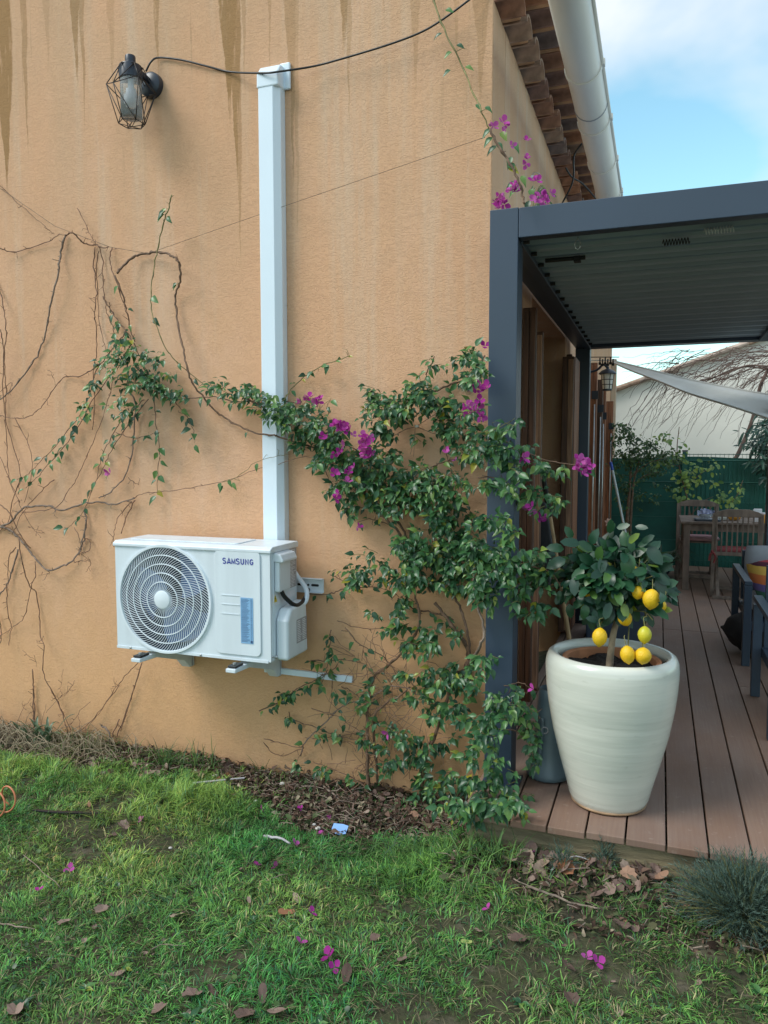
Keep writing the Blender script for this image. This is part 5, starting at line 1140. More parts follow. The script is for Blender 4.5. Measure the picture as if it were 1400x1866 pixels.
obj('back_plate', MB().box(WALL_X+.001, WALL_X+.03, p.y-.05, p.y+.05, p.z-.02, p.z+.14), 'lamp_black', l2, bevel=.005)
# string of small hooks/lights at the beam end
p = ony(1098, 652, 6.9); m = MB()
for k in range(6): q = p+Vector((.022*k-.02, 0, -.012*(k % 2))); m.tube([q, q-Vector((0, 0, .05))], .006, 5); m.box(q.x-.011, q.x+.011, q.y-.01, q.y+.01, q.z-.06, q.z-.04)
m.tube([p+Vector((-.10, 0, .01)), p+Vector((.14, 0, .0))], .004, 5)
tag(obj('string_lights', m, 'cage', None), 'short string of unlit little bulbs at the far end of the pergola beam', 'string lights')

# ---- teak folding chairs, built once then copied
def teak_chair(label):
    t = thing('folding_chair', (0, 0, 0), label, 'chair', 'slatted teak chairs round the dining table')
    W = .215
    # back (front of chair faces +y)
    rail = [(-W-.01, .845), (-W+.03, .87), (-.10, .895), (.10, .895), (W-.03, .87), (W+.01, .845), (W+.01, .825), (W-.03, .818), (-W+.03, .818), (-W-.01, .825)]
    obj('top_rail', MB().prism(rail, 1, -.012, .012), 'teak', t, bevel=.004, local=True)
    obj('lower_rail', MB().box(-W, W, -.010, .010, .43, .465), 'teak', t, bevel=.003, local=True)
    for k in range(9): x = -W+.025+k*(2*W-.05)/8; obj('slat', MB().box(x-.007, x+.007, -.006, .006, .464, .822), 'teak', t, local=True, bevel=.002)
    for s in (-1, 1):
        obj('back_upright', MB().bar((s*W, 0, .85), (s*W, .05, .0), .022, .035, up=(1, 0, 0)), 'teak', t, local=True, bevel=.003)
        obj('leg', MB().bar((s*(W-.028), .02, .42), (s*(W-.028), .42, .0), .020, .032, up=(1, 0, 0)), 'teak', t, local=True, bevel=.003)
        obj('leg', MB().bar((s*(W-.052), .42, .44), (s*(W-.052), -.06, .0), .020, .032, up=(1, 0, 0)), 'teak', t, local=True, bevel=.003)
    obj('foot_bar', MB().box(-W, W, -.075, -.045, .0, .03), 'teak', t, local=True, bevel=.003); obj('foot_bar', MB().box(-W+.02, W-.02, .41, .43, .02, .05), 'teak', t, local=True)
    for k in range(7): y = .03+k*.062; obj('seat_slat', MB().box(-W+.02, W-.02, y, y+.05, .425, .441), 'teak', t, local=True, bevel=.002)
    return t
ch1 = teak_chair('teak folding chair on the near side of the table, slatted back turned to us')
ch2 = copy_tree(ch1); ch2['label'] = 'weathered teak folding chair behind the left end of the table, facing us'
ch3 = copy_tree(ch1); ch3['label'] = 'teak folding chair behind the right part of the table, at the frame edge'
ch1.location = (.742, 8.22, .002); ch2.location = (.44, 9.78, .002); ch2.rotation_euler = (0, 0, math.pi); ch3.location = (1.40, 9.78, .002); ch3.rotation_euler = (0, 0, math.pi-.08)
def cushion(name, label, c, sx, sy, sz, m, rot=(0, 0, 0), n=10, pinch=.0):
    mb = MB(); vs = []
    for s in (1, -1):
        for i in range(n+1):
            for j in range(n+1):
                u = i/n*2-1; v = j/n*2-1; h = ((1-abs(u)**4)*(1-abs(v)**4))**.45
                vs.append(Vector((u*sx*(1-.05*abs(v)**3), v*sy*(1-.05*abs(u)**3), s*sz*(h*.95+.05)+random.gauss(0, sz*.02))))
    K = (n+1)**2; fs = []
    for s in range(2):
        for i in range(n):
            for j in range(n): a = s*K+i*(n+1)+j; fs.append((a, a+n+1, a+n+2, a+1) if s == 0 else (a, a+1, a+n+2, a+n+1))
    edge = [i*(n+1) for i in range(n+1)]+[n*(n+1)+j for j in range(1, n+1)]+[i*(n+1)+n for i in range(n-1, -1, -1)]+[j for j in range(n-1, 0, -1)]
    for a, b in zip(edge, edge[1:]+edge[:1]): fs.append((a, b, b+K, a+K))
    Mx = Matrix.Translation(c) @ Matrix.Rotation(rot[2], 4, 'Z') @ Matrix.Rotation(rot[0], 4, 'X') @ Matrix.Rotation(rot[1], 4, 'Y')
    mb.add([Mx @ v for v in vs], fs); o = obj(name, mb, m, None, smooth=True); return tag(o, label, 'cushion')
cushion('seat_cushion', 'faded pink seat cushion on the teak chair behind the table', Vector((.47, 9.50, .472)), .20, .20, .028, 'pink_cloth')
cushion('seat_cushion', 'red seat cushion with ties on the near teak chair', Vector((.742, 8.45, .468)), .20, .19, .026, 'red_cloth')
m = MB(); m.tube(cr_spline([(.53, 8.24, .47), (.50, 8.20, .44), (.49, 8.19, .38)], 3), .012, 5); m.tube(cr_spline([(.53, 8.24, .47), (.51, 8.17, .48), (.545, 8.16, .43), (.53, 8.17, .36)], 3), .010, 5)
tag(obj('cushion_tie', m, 'red_cloth', None), 'red cloth tie knotted round the back upright of the near teak chair', 'cloth tie')
# ---- dining table
tb = thing('dining_table', (1.2, 9.0, 0), 'weathered grey-brown wooden dining table at the far end of the deck', 'table')
for k in range(8): y0 = 8.56+k*.112; obj('board', MB().box(.225, 2.3, y0, y0+.108, .712, .735), 'teak', tb, bevel=.003)
obj('apron', MB().box(.30, 2.2, 8.60, 8.625, .635, .711), 'teak', tb); obj('apron', MB().box(.30, 2.2, 9.40, 9.425, .635, .711), 'teak', tb); obj('apron', MB().box(.26, .285, 8.64, 9.4, .635, .711), 'teak', tb)
for x, y in ((.255, 8.59), (.255, 9.37), (2.18, 8.59), (2.18, 9.37)): obj('leg', MB().box(x, x+.065, y, y+.065, .0, .711), 'teak', tb, bevel=.004)
obj('stretcher', MB().box(.27, .30, 8.66, 9.37, .12, .17), 'teak', tb)
T = .7355
ty = thing('serving_tray', (.48, 8.72, T), 'dark serving tray on the left end of the dining table', 'tray')
obj('tray_body', MB().prism(rrect(.36, .62, 8.62, 8.83, .03), 2, T+.0005, T+.022), 'lamp_black', ty, bevel=.005); obj('tray_lining', MB().prism(rrect(.38, .60, 8.64, 8.81, .02), 2, T+.0225, T+.024), 'label_grey', ty)
bw = thing('glass_bowl', (.47, 8.74, T+.025), 'wide glass bowl with purple and white flowers standing on the dark tray', 'bowl')
obj('bowl_body', MB().lathe([(0, T+.025), (.04, T+.026), (.075, T+.05), (.088, T+.075), (.084, T+.075), (.07, T+.05), (0, T+.032)], (.47, 8.74, 0), 28), 'glass', bw, smooth=True)
it = [(Vector((.47+random.gauss(0, .035), 8.74+random.gauss(0, .03), T+.075+random.random()*.02)), Vector((random.gauss(0, 1), random.gauss(0, 1), 1)), Vector((0, -1, .5)), .03) for _ in range(30)]
joined_leaves('flowers', it, BR, 'crock_f' if False else 'bract', bw)
for o_ in bw.children:
    if o_.name.startswith('flowers'): o_.data.materials.clear(); o_.data.materials.append(M['crockery'])
p = ony(1381, 924, 8.75); sg = thing('paper_box', (p.x, 8.75, T), 'small white box standing near the right end of the dining table', 'box')
obj('box_body', MB().box(p.x-.04, p.x+.04, 8.72, 8.78, T+.001, T+.13), 'label_white', sg, bevel=.002); obj('box_flap', MB().bar((p.x-.038, 8.718, T+.131), (p.x+.038, 8.718, T+.131), .004, .02), 'label_white', sg)
p = ony(1393, 944, 8.65); jr = thing('jam_jar', (p.x, 8.65, T), 'glass jar of orange preserve on the dining table beside the white box', 'jar')
obj('jar_body', MB().lathe([(0, T+.001), (.038, T+.002), (.042, T+.012), (.042, T+.075), (.032, T+.09), (0, T+.09)], (p.x, 8.65, 0), 24), 'amber', jr, smooth='auto'); obj('lid', MB().lathe([(.034, T+.091), (.036, T+.105), (0, T+.106)], (p.x, 8.65, 0), 24), 'label_white', jr)
for i, (px, mm, nm, lb_) in enumerate(((1316, 'neighbour', 'bread_loaf', 'pale bread loaf on the table seen through the chair slats, left of the golden one'), (1338, 'amber', 'bread_loaf', 'golden bread loaf on the table seen through the chair slats'))):
    p = ony(px, 945, 8.85); c = cushion(nm, lb_, Vector((p.x, 8.85, T+.038)), .065, .045, .035, mm); c['category'] = 'bread'

# ---- aluminium armchairs
def armchair(y0, y1, xl, label):
    t = thing('garden_armchair', ((xl+.35), (y0+y1)/2, 0), label, 'armchair', 'dark aluminium garden armchairs on the deck'); x2 = xl+.72
    for s, (a, b) in enumerate(((xl, xl+.05), (x2-.05, x2))):
        obj('arm_rest', MB().box(a, b, y0, y1, .553, .585), 'anthracite', t, bevel=.004)
        obj('leg', MB().box(a, b, y0, y0+.05, .001, .552), 'anthracite', t, bevel=.003); obj('leg', MB().box(a, b, y1-.05, y1, .001, .552), 'anthracite', t, bevel=.003)
    obj('seat_frame', MB().box(xl+.051, x2-.051, y0+.03, y1-.03, .24, .30), 'anthracite', t, bevel=.004)
    return t
A = armchair(5.6, 6.5, .56, 'dark aluminium armchair with grey and striped cushions near the dining table')
obj('back_frame', MB().box(.62, 1.22, 6.42, 6.46, .32, .70), 'anthracite', A, bevel=.004)
cushion('seat_cushion', 'light grey back cushion of the far aluminium armchair', Vector((.92, 6.36, .60)), .29, .15, .05, 'cushion_grey', (R(82), 0, 0))
cushion('seat_cushion', 'grey seat cushion under the striped pillow in the far armchair', Vector((.92, 6.02, .37)), .30, .36, .065, 'cushion_grey')
cushion('striped_pillow', 'striped pillow in yellow, orange, purple and red on the far armchair', Vector((.86, 5.98, .54)), .22, .20, .085, 'stripe', (R(38), R(-8), R(15)))
Bc = armchair(4.15, 4.95, .545, 'nearer dark aluminium armchair cut by the right edge of the frame')
Bc.children[0].location.z += .02
for k in range(5): obj('back_slat', MB().box(.61, 1.20, 4.93, 4.95, .34+k*.09, .41+k*.09), 'anthracite', Bc, bevel=.003)
obj('back_post', MB().box(.605, .655, 4.90, 4.925, .30, .79), 'anthracite', Bc, bevel=.003); obj('back_post', MB().box(1.15, 1.20, 4.90, 4.925, .30, .79), 'anthracite', Bc, bevel=.003)
m = MB(); p = cushion('floor_cushion', 'slumped black floor cushion on the deck under the far armchair', Vector((.70, 6.02, .16)), .20, .17, .125, 'black_cloth', (R(12), R(-10), R(30)))

# ---- shade sail
def sail_pt(x, y, Y): return ony(x, y, Y)
tpx = [(1113, 657, 8.0), (1150, 665.5, 7.85), (1200, 678, 7.6), (1257, 692, 7.35), (1329, 706.5, 7.1), (1400, 719, 6.9), (1520, 735, 6.6), (1650, 745, 6.3)]
bpx = [(1113, 658.5, 8.0), (1150, 675, 7.7), (1200, 694, 7.3), (1257, 717, 6.95), (1329, 739, 6.6), (1400, 762, 6.3), (1520, 800, 5.9), (1650, 845, 5.5)]
tp = cr_spline([ony(*q) for q in tpx], 4); bp = cr_spline([ony(*q) for q in bpx], 4); m = MB(); vs = []; nj = 6
for a, b in zip(tp, bp):
    for j in range(nj+1): f = j/nj; q = a.lerp(b, f); q.z -= .10*math.sin(math.pi*f)*min(1, (a-b).length); q.y += .0; vs.append(q)
m.add(vs, [(i*(nj+1)+j, i*(nj+1)+j+1, (i+1)*(nj+1)+j+1, (i+1)*(nj+1)+j) for i in range(len(tp)-1) for j in range(nj)])
sl = thing('shade_sail', tp[0], 'off-white canvas shade sail stretched from the house corner over the terrace', 'shade sail')
so = obj('canvas', m, 'sail', sl, smooth=True); sm = so.modifiers.new('solid', 'SOLIDIFY'); sm.thickness = .004
obj('hem', MB().tube(tp, .011, 6), 'sail', sl, smooth=True); obj('hem', MB().tube(bp, .009, 6), 'sail', sl, smooth=True)
obj('rope', MB().tube([tp[0], Vector((WALL_X+.01, 8.15, tp[0].z+.03))], .006, 5), 'sail', sl)

# ================================================================== FENCE, NEIGHBOUR, BACKGROUND PLANTS
FY = 10.62; fn = thing('mesh_fence', (1.2, FY, -.2), 'green wire fence backed with green privacy netting at the far end of the terrace', 'fence')
m = MB(); nx_ = 60; nz_ = 14; vs = []
for i in range(nx_+1):
    for j in range(nz_+1):
        x = WALL_X+.005+(5.2+.74)*i/nx_; z = -.2+1.60*j/nz_; vs.append((x, FY+.03+.012*math.sin(x*9)+.010*math.sin(x*3.1+z*4), z+(.012*math.sin(x*4) if j == nz_ else 0)))
m.add(vs, [(i*(nz_+1)+j, (i+1)*(nz_+1)+j, (i+1)*(nz_+1)+j+1, i*(nz_+1)+j+1) for i in range(nx_) for j in range(nz_)])
obj('privacy_netting', m, 'net', fn, smooth=True)
for x in (-.68, .305, 2.32, 4.3): po = obj('post', MB().box(x-.03, x+.03, FY-.05, FY+.0, -.2, 1.475), 'fence_wire', fn, bevel=.004); obj('post_cap', MB().box(x-.035, x+.035, FY-.055, FY+.005, 1.476, 1.495), 'lamp_black', po, bevel=.003)
m = MB(); x = .36
while x < 4.3: m.add(*[[(x-.0025, FY, -.15), (x+.0025, FY, -.15), (x+.0025, FY, 1.45), (x-.0025, FY, 1.45), (x, FY-.006, -.15), (x, FY-.006, 1.45)], [(0, 3, 5, 4), (4, 5, 2, 1)]]); x += .052
obj('vertical_wires', m, 'fence_wire', fn, kind='stuff', fixn=False)
for z in (.06, .32, .62, .82, 1.08, 1.36, 1.44): obj('wire', MB().tube([(-.7, FY-.009, z), (4.9, FY-.009, z)], .0045 if z not in (1.08, 1.36) else .008, 4), 'fence_wire', fn)

nb = thing('neighbouring_house', (.8, 15, -.3), 'cream rendered house gable with tiled verge standing behind the green fence', 'house')
v0 = ony(1100, 719, 14); v1 = ony(1200, 675, 14); v2 = ony(1330, 638, 14); rise = (v2.z-v0.z)/(v2.x-v0.x); apx = 3.2; apz = v0.z+rise*(apx-v0.x)
bx0 = -3.2; bz0 = v0.z+rise*(bx0-v0.x)
obj('wall', MB().prism([(bx0, -.4), (9.6, -.4), (9.6, bz0), (apx, apz), (bx0, bz0)], 1, 14.0, 22.0), 'neighbour', nb)
tcol = ['tile3', 'tile4', 'tile1', 'tile4']; x = bx0-.1
while x < apx-.02:
    x2 = min(apx, x+.42); za = v0.z+rise*(x-v0.x); zb_ = v0.z+rise*(x2-v0.x)
    obj('verge_tile', MB().tube([(x, 13.93, za+.01), (x2+.03, 13.93, zb_+.022)], [.052, .043], 10), random.choice(['verge', 'verge', 'tile4']), nb, smooth='auto'); x += .42
sl_ = MB().prism([(bx0-.15, bz0-.02), (apx, apz+.02), (9.8, bz0-.02), (9.8, bz0+.02), (apx, apz+.06), (bx0-.15, bz0+.02)], 1, 13.98, 22.2); obj('roof', sl_, 'verge', nb)

def shrub(name, label, cat, blobs_, Y, size, mt, tpls=LT, twig_pts=None, n_mul=1., cap=300, stem='stem', nl=(3, 5), ydep=.35):
    t = thing(name, blobs_[0][5] if len(blobs_[0]) > 5 else Vector((ony(blobs_[0][0], blobs_[0][1], Y).x, Y, -.15)), label, cat); it = []
    for cx, cy, rx, ry, n in [b[:5] for b in blobs_]:
        for i in range(int(n*n_mul)):
            a = random.uniform(0, 6.28); q = math.sqrt(random.random()); p = ony(cx+rx*q*math.cos(a), cy+ry*q*math.sin(a), Y+random.uniform(-ydep/2, ydep/2))
            _, L_ = twig(p, Vector((random.gauss(0, 1), -.5, random.gauss(.4, .5))), size*1.6, size, random.randint(*nl)); it += L_
    plant_leaves(t, it, tpls, mt, cap=cap)
    for k, pl in enumerate(twig_pts or []):
        pts = cr_spline([ony(x, y, Y) for x, y in pl[0]], 4); obj('stem', MB().tube(pts, [pl[1]*(1-.6*i/len(pts)) for i in range(len(pts))], 6), stem, t, smooth=True)
    return t
shrub('climbing_shrub', 'dense small-leaved dark shrub on a thin stem between the shutters and the fence', 'shrub',
      [(1150, 815, 35, 22, 70), (1185, 825, 35, 16, 50), (1135, 790, 18, 16, 24), (1132, 700+75, 12, 8, 8), (1215, 835, 26, 12, 26), (1150, 850, 36, 16, 50), (1200, 855, 26, 14, 26), (1140, 880, 20, 12, 18), (1130, 920, 16, 20, 9), (1165, 900, 24, 30, 16), (1185, 808, 14, 8, 9), (1135, 690+80, 10, 6, 4), (1150, 960, 22, 20, 10), (1195, 900, 20, 20, 8)], 9.9, .055, 'shrubleaf',
      twig_pts=[([(1141, 1010), (1143, 950), (1147, 900), (1150, 850)], .03), ([(1146, 1010), (1150, 940), (1155, 880), (1165, 840)], .022), ([(1150, 870), (1180, 845), (1210, 835)], .012), ([(1143, 900), (1170, 870), (1200, 860)], .010)])
shrub('young_citrus_tree', 'young lemon sapling with yellow-green leaves in front of the green fence', 'tree',
      [(1211, 796, 8, 6, 5), (1230, 803, 10, 4, 3), (1238, 818, 8, 6, 4), (1238, 835, 14, 8, 8), (1205, 842, 16, 8, 9), (1245, 860, 12, 10, 7), (1240, 870, 20, 10, 8), (1275, 855, 26, 8, 10), (1262, 875, 16, 8, 6), (1250, 885, 16, 8, 7), (1300, 850, 10, 8, 4), (1292, 880, 10, 14, 5), (1250, 900, 16, 10, 7), (1240, 910, 12, 8, 6), (1300, 905, 16, 6, 5)], 10.1, .078, 'yellowleaf', LT_LEMON,
      twig_pts=[([(1262, 985), (1255, 920), (1240, 860), (1234, 820), (1238, 778)], .012), ([(1234, 828), (1222, 812), (1212, 800)], .007), ([(1248, 890), (1275, 865), (1300, 850)], .007), ([(1238, 850), (1215, 845), (1200, 842)], .006), ([(1258, 940), (1280, 915), (1300, 905)], .006)], nl=(2, 3))
shrub('young_citrus_tree', 'slim sapling with a few yellow-green leaves behind the dining table', 'tree', [(1353, 880, 6, 10, 3), (1345, 895, 14, 5, 4), (1330, 908, 20, 8, 8), (1315, 915, 14, 6, 6)], 10.15, .075, 'yellowleaf', LT_LEMON,
      twig_pts=[([(1325, 1000), (1328, 930), (1345, 900), (1354, 875)], .008)], nl=(2, 3))
shrub('oleander_bush', 'dark oleander with long narrow leaves at the right edge above the fence', 'shrub', [(1395, 800, 14, 16, 26), (1405, 830, 20, 20, 30), (1400, 775, 14, 10, 12), (1420, 800, 24, 40, 40), (1398, 850, 12, 12, 10)], 10.35, .17, 'oleander', LT_LONG,
      twig_pts=[([(1420, 1000), (1412, 900), (1405, 830), (1398, 780)], .02)], nl=(4, 6))
# strap-leaved plant
t = thing('agapanthus', Vector((ony(1205, 1010, 9.3).x, 9.3, 0)), 'clump of long arching strap leaves left of the dining table', 'plant'); c = Vector((ony(1205, 1010, 9.3).x, 9.3, .06))
for k in range(34):
    a = random.uniform(0, 6.28); L0 = random.uniform(.35, .62); m = MB(); vs = []; w0 = .012; o3 = Vector((math.cos(a), math.sin(a), 0)); sd = Vector((-math.sin(a), math.cos(a), 0))
    for i in range(6): f = i/5; q = c+Vector((ony(1205, 980, 9.3).x-c.x, 0, 0))+o3*(L0*.75*f)+Vector((0, 0, L0*(1.1*f-.65*f*f*random.uniform(.8, 1.3)))); w_ = w0*(1-f**3)+.001; vs += [q-sd*w_, q+Vector((0, 0, -.004)), q+sd*w_]
    m.add(vs, [(i*3+j, i*3+j+1, i*3+j+4, i*3+j+3) for i in range(5) for j in (0, 1)]); obj('leaf', m, 'strap', t, smooth=True)
# potted dark mass by the fence foot left of the table
pq = Vector((ony(1195, 1040, 9.5).x, 9.5, 0)); t = thing('plant_pot', pq, 'dark round pot under the strap-leaved plant by the fence', 'plant pot')
obj('pot_body', MB().lathe([(0, .0), (.12, .0), (.16, .05), (.20, .20), (.205, .24), (.19, .245), (.18, .2), (0, .18)], pq, 28), 'lamp_black', t, smooth=True); obj('pot_soil', MB().lathe([(.185, .185), (0, .19)], pq, 20), 'soil_pot', t)
# bare weeping tree
TY = 12.2; bt = thing('bare_tree', Vector((ony(1340, 830, TY).x, TY, -.3)), 'leafless weeping tree with reddish drooping branches behind the fence', 'tree')
p0 = ony(1320, 880, TY); tr = cr_spline([Vector((p0.x, TY, -.3)), p0, ony(1345, 828, TY), ony(1366, 780, TY), ony(1378, 740, TY), ony(1385, 705, TY), ony(1400, 672, TY)], 5)
obj('trunk', MB().tube(tr, [.035-.0005*i for i in range(len(tr))], 8), 'bark_far', bt, smooth=True)
for k in range(7):                        # strong arching limbs running left along the top
    y0 = random.uniform(640, 680); x0 = random.uniform(1395, 1450); xe = random.uniform(1215, 1330); ye = y0+(x0-xe)*random.uniform(.08, .30)-12
    Yk = TY+random.uniform(-.5, .4)
    pts = cr_spline([ony(x0+60, y0+25, Yk), ony(x0, y0, Yk), ony((x0*2+xe)/3, y0-random.uniform(2, 14), Yk), ony((x0+2*xe)/3, (y0+ye)/2-random.uniform(0, 8), Yk), ony(xe, ye, Yk)], 5)
    obj('branch', MB().tube(pts, [.015*(1-.75*i/len(pts)) for i in range(len(pts))], 6), 'bark_far', bt, smooth=True)
for k in range(115):
    Yk = TY+random.uniform(-.6, .5); x0 = random.uniform(1230, 1470); y0 = 640+random.uniform(-8, 50); ln = random.uniform(50, 190); dx = -random.uniform(.25, 1.05)*ln; dy = random.uniform(.25, .95)*ln
    if random.random() < .3: dx *= 1.1; dy *= .15
    xe, ye = max(x0+dx, 1135), min(y0+dy, 838)
    pts = cr_spline([ony(x0, y0, Yk), ony(x0+(xe-x0)*.35, y0+(ye-y0)*.18-3, Yk), ony(x0+(xe-x0)*.72, y0+(ye-y0)*.58, Yk), ony(xe, ye, Yk)], 4)
    r0 = random.uniform(.0035, .0080); pts = [p+Vector((random.gauss(0, .012), 0, random.gauss(0, .012))) for p in pts]; m = MB().tube(pts, [r0*(1-.7*i/len(pts)) for i in range(len(pts))], 4)
    for _ in range(2):
        q = random.randrange(3, len(pts)-2); m.tube([pts[q], pts[q]+Vector((random.uniform(-.25, .05), 0, random.uniform(-.25, -.02)))], [r0*.4, r0*.15], 3)
    obj('branch', m, 'bark_far', bt)

# ================================================================== LAWN
def grass(name, pos, hgt, wid, lean, cols, parent=None, kind='stuff', az=None):
    n = len(pos); az = rng.uniform(0, 2*np.pi, n) if az is None else az; ax_ = np.stack([np.cos(az), np.sin(az), np.zeros(n)], -1); sd = np.stack([-np.sin(az), np.cos(az), np.zeros(n)], -1)
    tw = rng.uniform(-.8, .8, n); sd2 = sd*np.cos(tw)[:, None]+ax_*np.sin(tw)[:, None]
    h = hgt[:, None]; wd = wid[:, None]; ln = lean[:, None]; up = np.array([0, 0, 1.])
    def at(f, k): return pos+ax_*(h*ln*f**2)+up*(h*(f-.5*ln*f**2.2*.9)), sd2*wd*k
    a, ka = at(0, .5); b, kb = at(.45, .48); c, kc = at(.78, .32); d, _ = at(1., 0)
    V = np.stack([a-ka, a+ka, b-kb, b+kb, c-kc, c+kc, d], 1).reshape(-1, 3); o = np.arange(n)[:, None]*7
    T_ = np.concatenate([o+np.array(t) for t in ([0, 1, 3], [0, 3, 2], [2, 3, 5], [2, 5, 4], [4, 5, 6])])
    sh = np.array([.55, .55, .85, .85, 1.05, 1.05, 1.15])                 # unused tone factors rising from foot to tip; a dull olive foot follows
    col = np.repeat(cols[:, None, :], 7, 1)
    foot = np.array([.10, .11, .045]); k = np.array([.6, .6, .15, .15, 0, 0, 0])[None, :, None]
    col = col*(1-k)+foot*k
    col = np.concatenate([col, np.ones((n, 7, 1))], -1).reshape(-1, 4)
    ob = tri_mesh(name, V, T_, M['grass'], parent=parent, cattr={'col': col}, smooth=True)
    if kind: ob['kind'] = kind
    return ob
def litter_mask(x, y):
    """0..1: where the strip of plant litter lies instead of grass"""
    edge = np.interp(x, [-4.2, -3.4, -3.0, -2.6, -2.3, -2.05, -1.75, -1.5, -1.3, -1.0, -.7, -.6], [3.15, 3.16, 3.16, 3.16, 3.20, 3.24, 3.10, 2.96, 2.92, 3.04, 3.10, 3.0])
    edge = edge+(vnoise(x, y, .12, 21)-.5)*.14
    a = np.clip((y-edge)/.06+.5, 0, 1)*(x < -.55)
    e2 = np.interp(x, [-.75, -.55, -.2, .2, .5], [2.72, 2.66, 2.58, 2.56, 2.62])+(vnoise(x, y, .10, 22)-.5)*.18
    b = np.clip((y-e2)/.06+.5, 0, 1)*(x >= -.75)*.9
    return np.maximum(a, b)
def palette(n, ptype):
    base = np.array([[.045, .115, .034], [.070, .165, .042], [.105, .215, .052], [.034, .10, .055], [.155, .22, .065], [.26, .22, .13]])
    w_ = {'lawn': [.26, .30, .16, .15, .07, .06], 'lush': [.2, .38, .27, .12, .02, .01], 'dry': [.1, .1, .1, .1, .1, .5]}[ptype]
    k = rng.choice(6, n, p=w_); c = base[k]*rng.uniform(.75, 1.25, (n, 1)); return c
NB = 260000
X_ = rng.uniform(-4.3, 1.35, NB); Y_ = rng.uniform(1.15, 3.42, NB)
keep = (X_ > -.36*Y_*3-1.3)
X_, Y_ = X_[keep], Y_[keep]
lm_ = litter_mask(X_, Y_)
patch = vnoise(X_, Y_, .22, 5)*.55+vnoise(X_, Y_, .09, 6)*.45
fore = np.clip((2.75-Y_)/.9, 0, 1)                       # thinner, shorter towards the foreground
dens = np.clip((patch-.26-.03*fore)*6, .08, 1)*(1-lm_*.90)
k = rng.random(len(X_)) < dens; X_, Y_ = X_[k], Y_[k]; patch = patch[k]; fore = fore[k]; n = len(X_)
Z_ = ground_z(X_, Y_)-.003; lush = np.clip((vnoise(X_, Y_, .33, 8)-.45)*3, 0, 1)*(1-fore*.7)
lushz = np.clip(1-np.hypot((X_+.75)/.42, (Y_-2.72)/.22), 0, 1)*1.6+np.clip(1-np.hypot((X_+2.0)/.5, (Y_-2.98)/.15), 0, 1)*1.1+np.clip(1-np.hypot((X_+3.0)/.7, (Y_-3.0)/.14), 0, 1)
hh = (.020+.030*rng.random(n)**1.3)*(.75+.55*lush+.35*patch)*(1-.22*fore)+.055*np.clip(lushz, 0, 1.2)*rng.uniform(.5, 1, n)
cols = np.where((rng.random(n) < np.clip(lush*.6+lushz, 0, 1))[:, None], palette(n, 'lush'), palette(n, 'lawn'))
hue = vnoise(X_, Y_, .4, 9)[:, None]; cols = cols*(1+(hue-.5)*np.array([1.3, .35, .3])); cols = cols*np.array([2.35, 2.2, 1.85])*(.60+.76*vnoise(X_, Y_, .10, 10)[:, None])
dryp = np.clip((vnoise(X_, Y_, .28, 51)-.52)*4, 0, 1)*np.clip((X_+1.6)/1.2, .15, 1); dk = rng.random(n) < dryp*.45*fore**.5
cols[dk] = palette(int(dk.sum()), 'dry')*1.2
cols = np.clip(cols, .01, .6)
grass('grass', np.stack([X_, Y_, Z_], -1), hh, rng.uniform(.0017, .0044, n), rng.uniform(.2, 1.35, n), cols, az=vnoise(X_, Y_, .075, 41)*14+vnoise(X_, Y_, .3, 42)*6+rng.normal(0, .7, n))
n2 = 16000; X2 = rng.uniform(-4.0, 1.3, n2); Y2 = rng.uniform(1.2, 3.1, n2); k = litter_mask(X2, Y2) < .5; X2, Y2 = X2[k], Y2[k]; n2 = len(X2)
grass('dead_thatch', np.stack([X2, Y2, ground_z(X2, Y2)+rng.uniform(0, .008, n2)], -1), rng.uniform(.018, .05, n2), rng.uniform(.0012, .003, n2), rng.uniform(1.7, 2.4, n2), palette(n2, 'dry')*rng.uniform(.4, 1.1, (n2, 1)))
# low clover-like ground cover
it = []
for i in range(4200):
    x = random.uniform(-3.6, 1.2); y = random.uniform(1.2, 3.0)
    if vnoise(x, y, .3, 31) < .52 or litter_mask(np.array([x]), np.array([y]))[0] > .4: continue
    it.append((Vector((x, y, gz(x, y)+random.uniform(.004, .018))), Vector((random.gauss(0, 1), random.gauss(0, 1), .25)), Vector((random.gauss(0, .3), -.25, 1)), random.uniform(.010, .022)))
# broad rosette weeds
clov = it; it = []
for i in range(46):
    cx_, cy_ = random.uniform(-3.4, .9), random.uniform(1.3, 2.75)
    if litter_mask(np.array([cx_]), np.array([cy_]))[0] > .3: continue
    for k_ in range(random.randint(5, 9)):
        a_ = random.uniform(0, 6.28); it.append((Vector((cx_, cy_, gz(cx_, cy_)+.008)), Vector((math.cos(a_), math.sin(a_), random.uniform(.15, .7))), Vector((0, -.2, 1)), random.uniform(.022, .042)))
joined_leaves('rosette_weeds', it, LT, 'boug')
it = clov
joined_leaves('clover', it, [curled(.42, .04, .1, .3, 0)], 'shrubleaf')
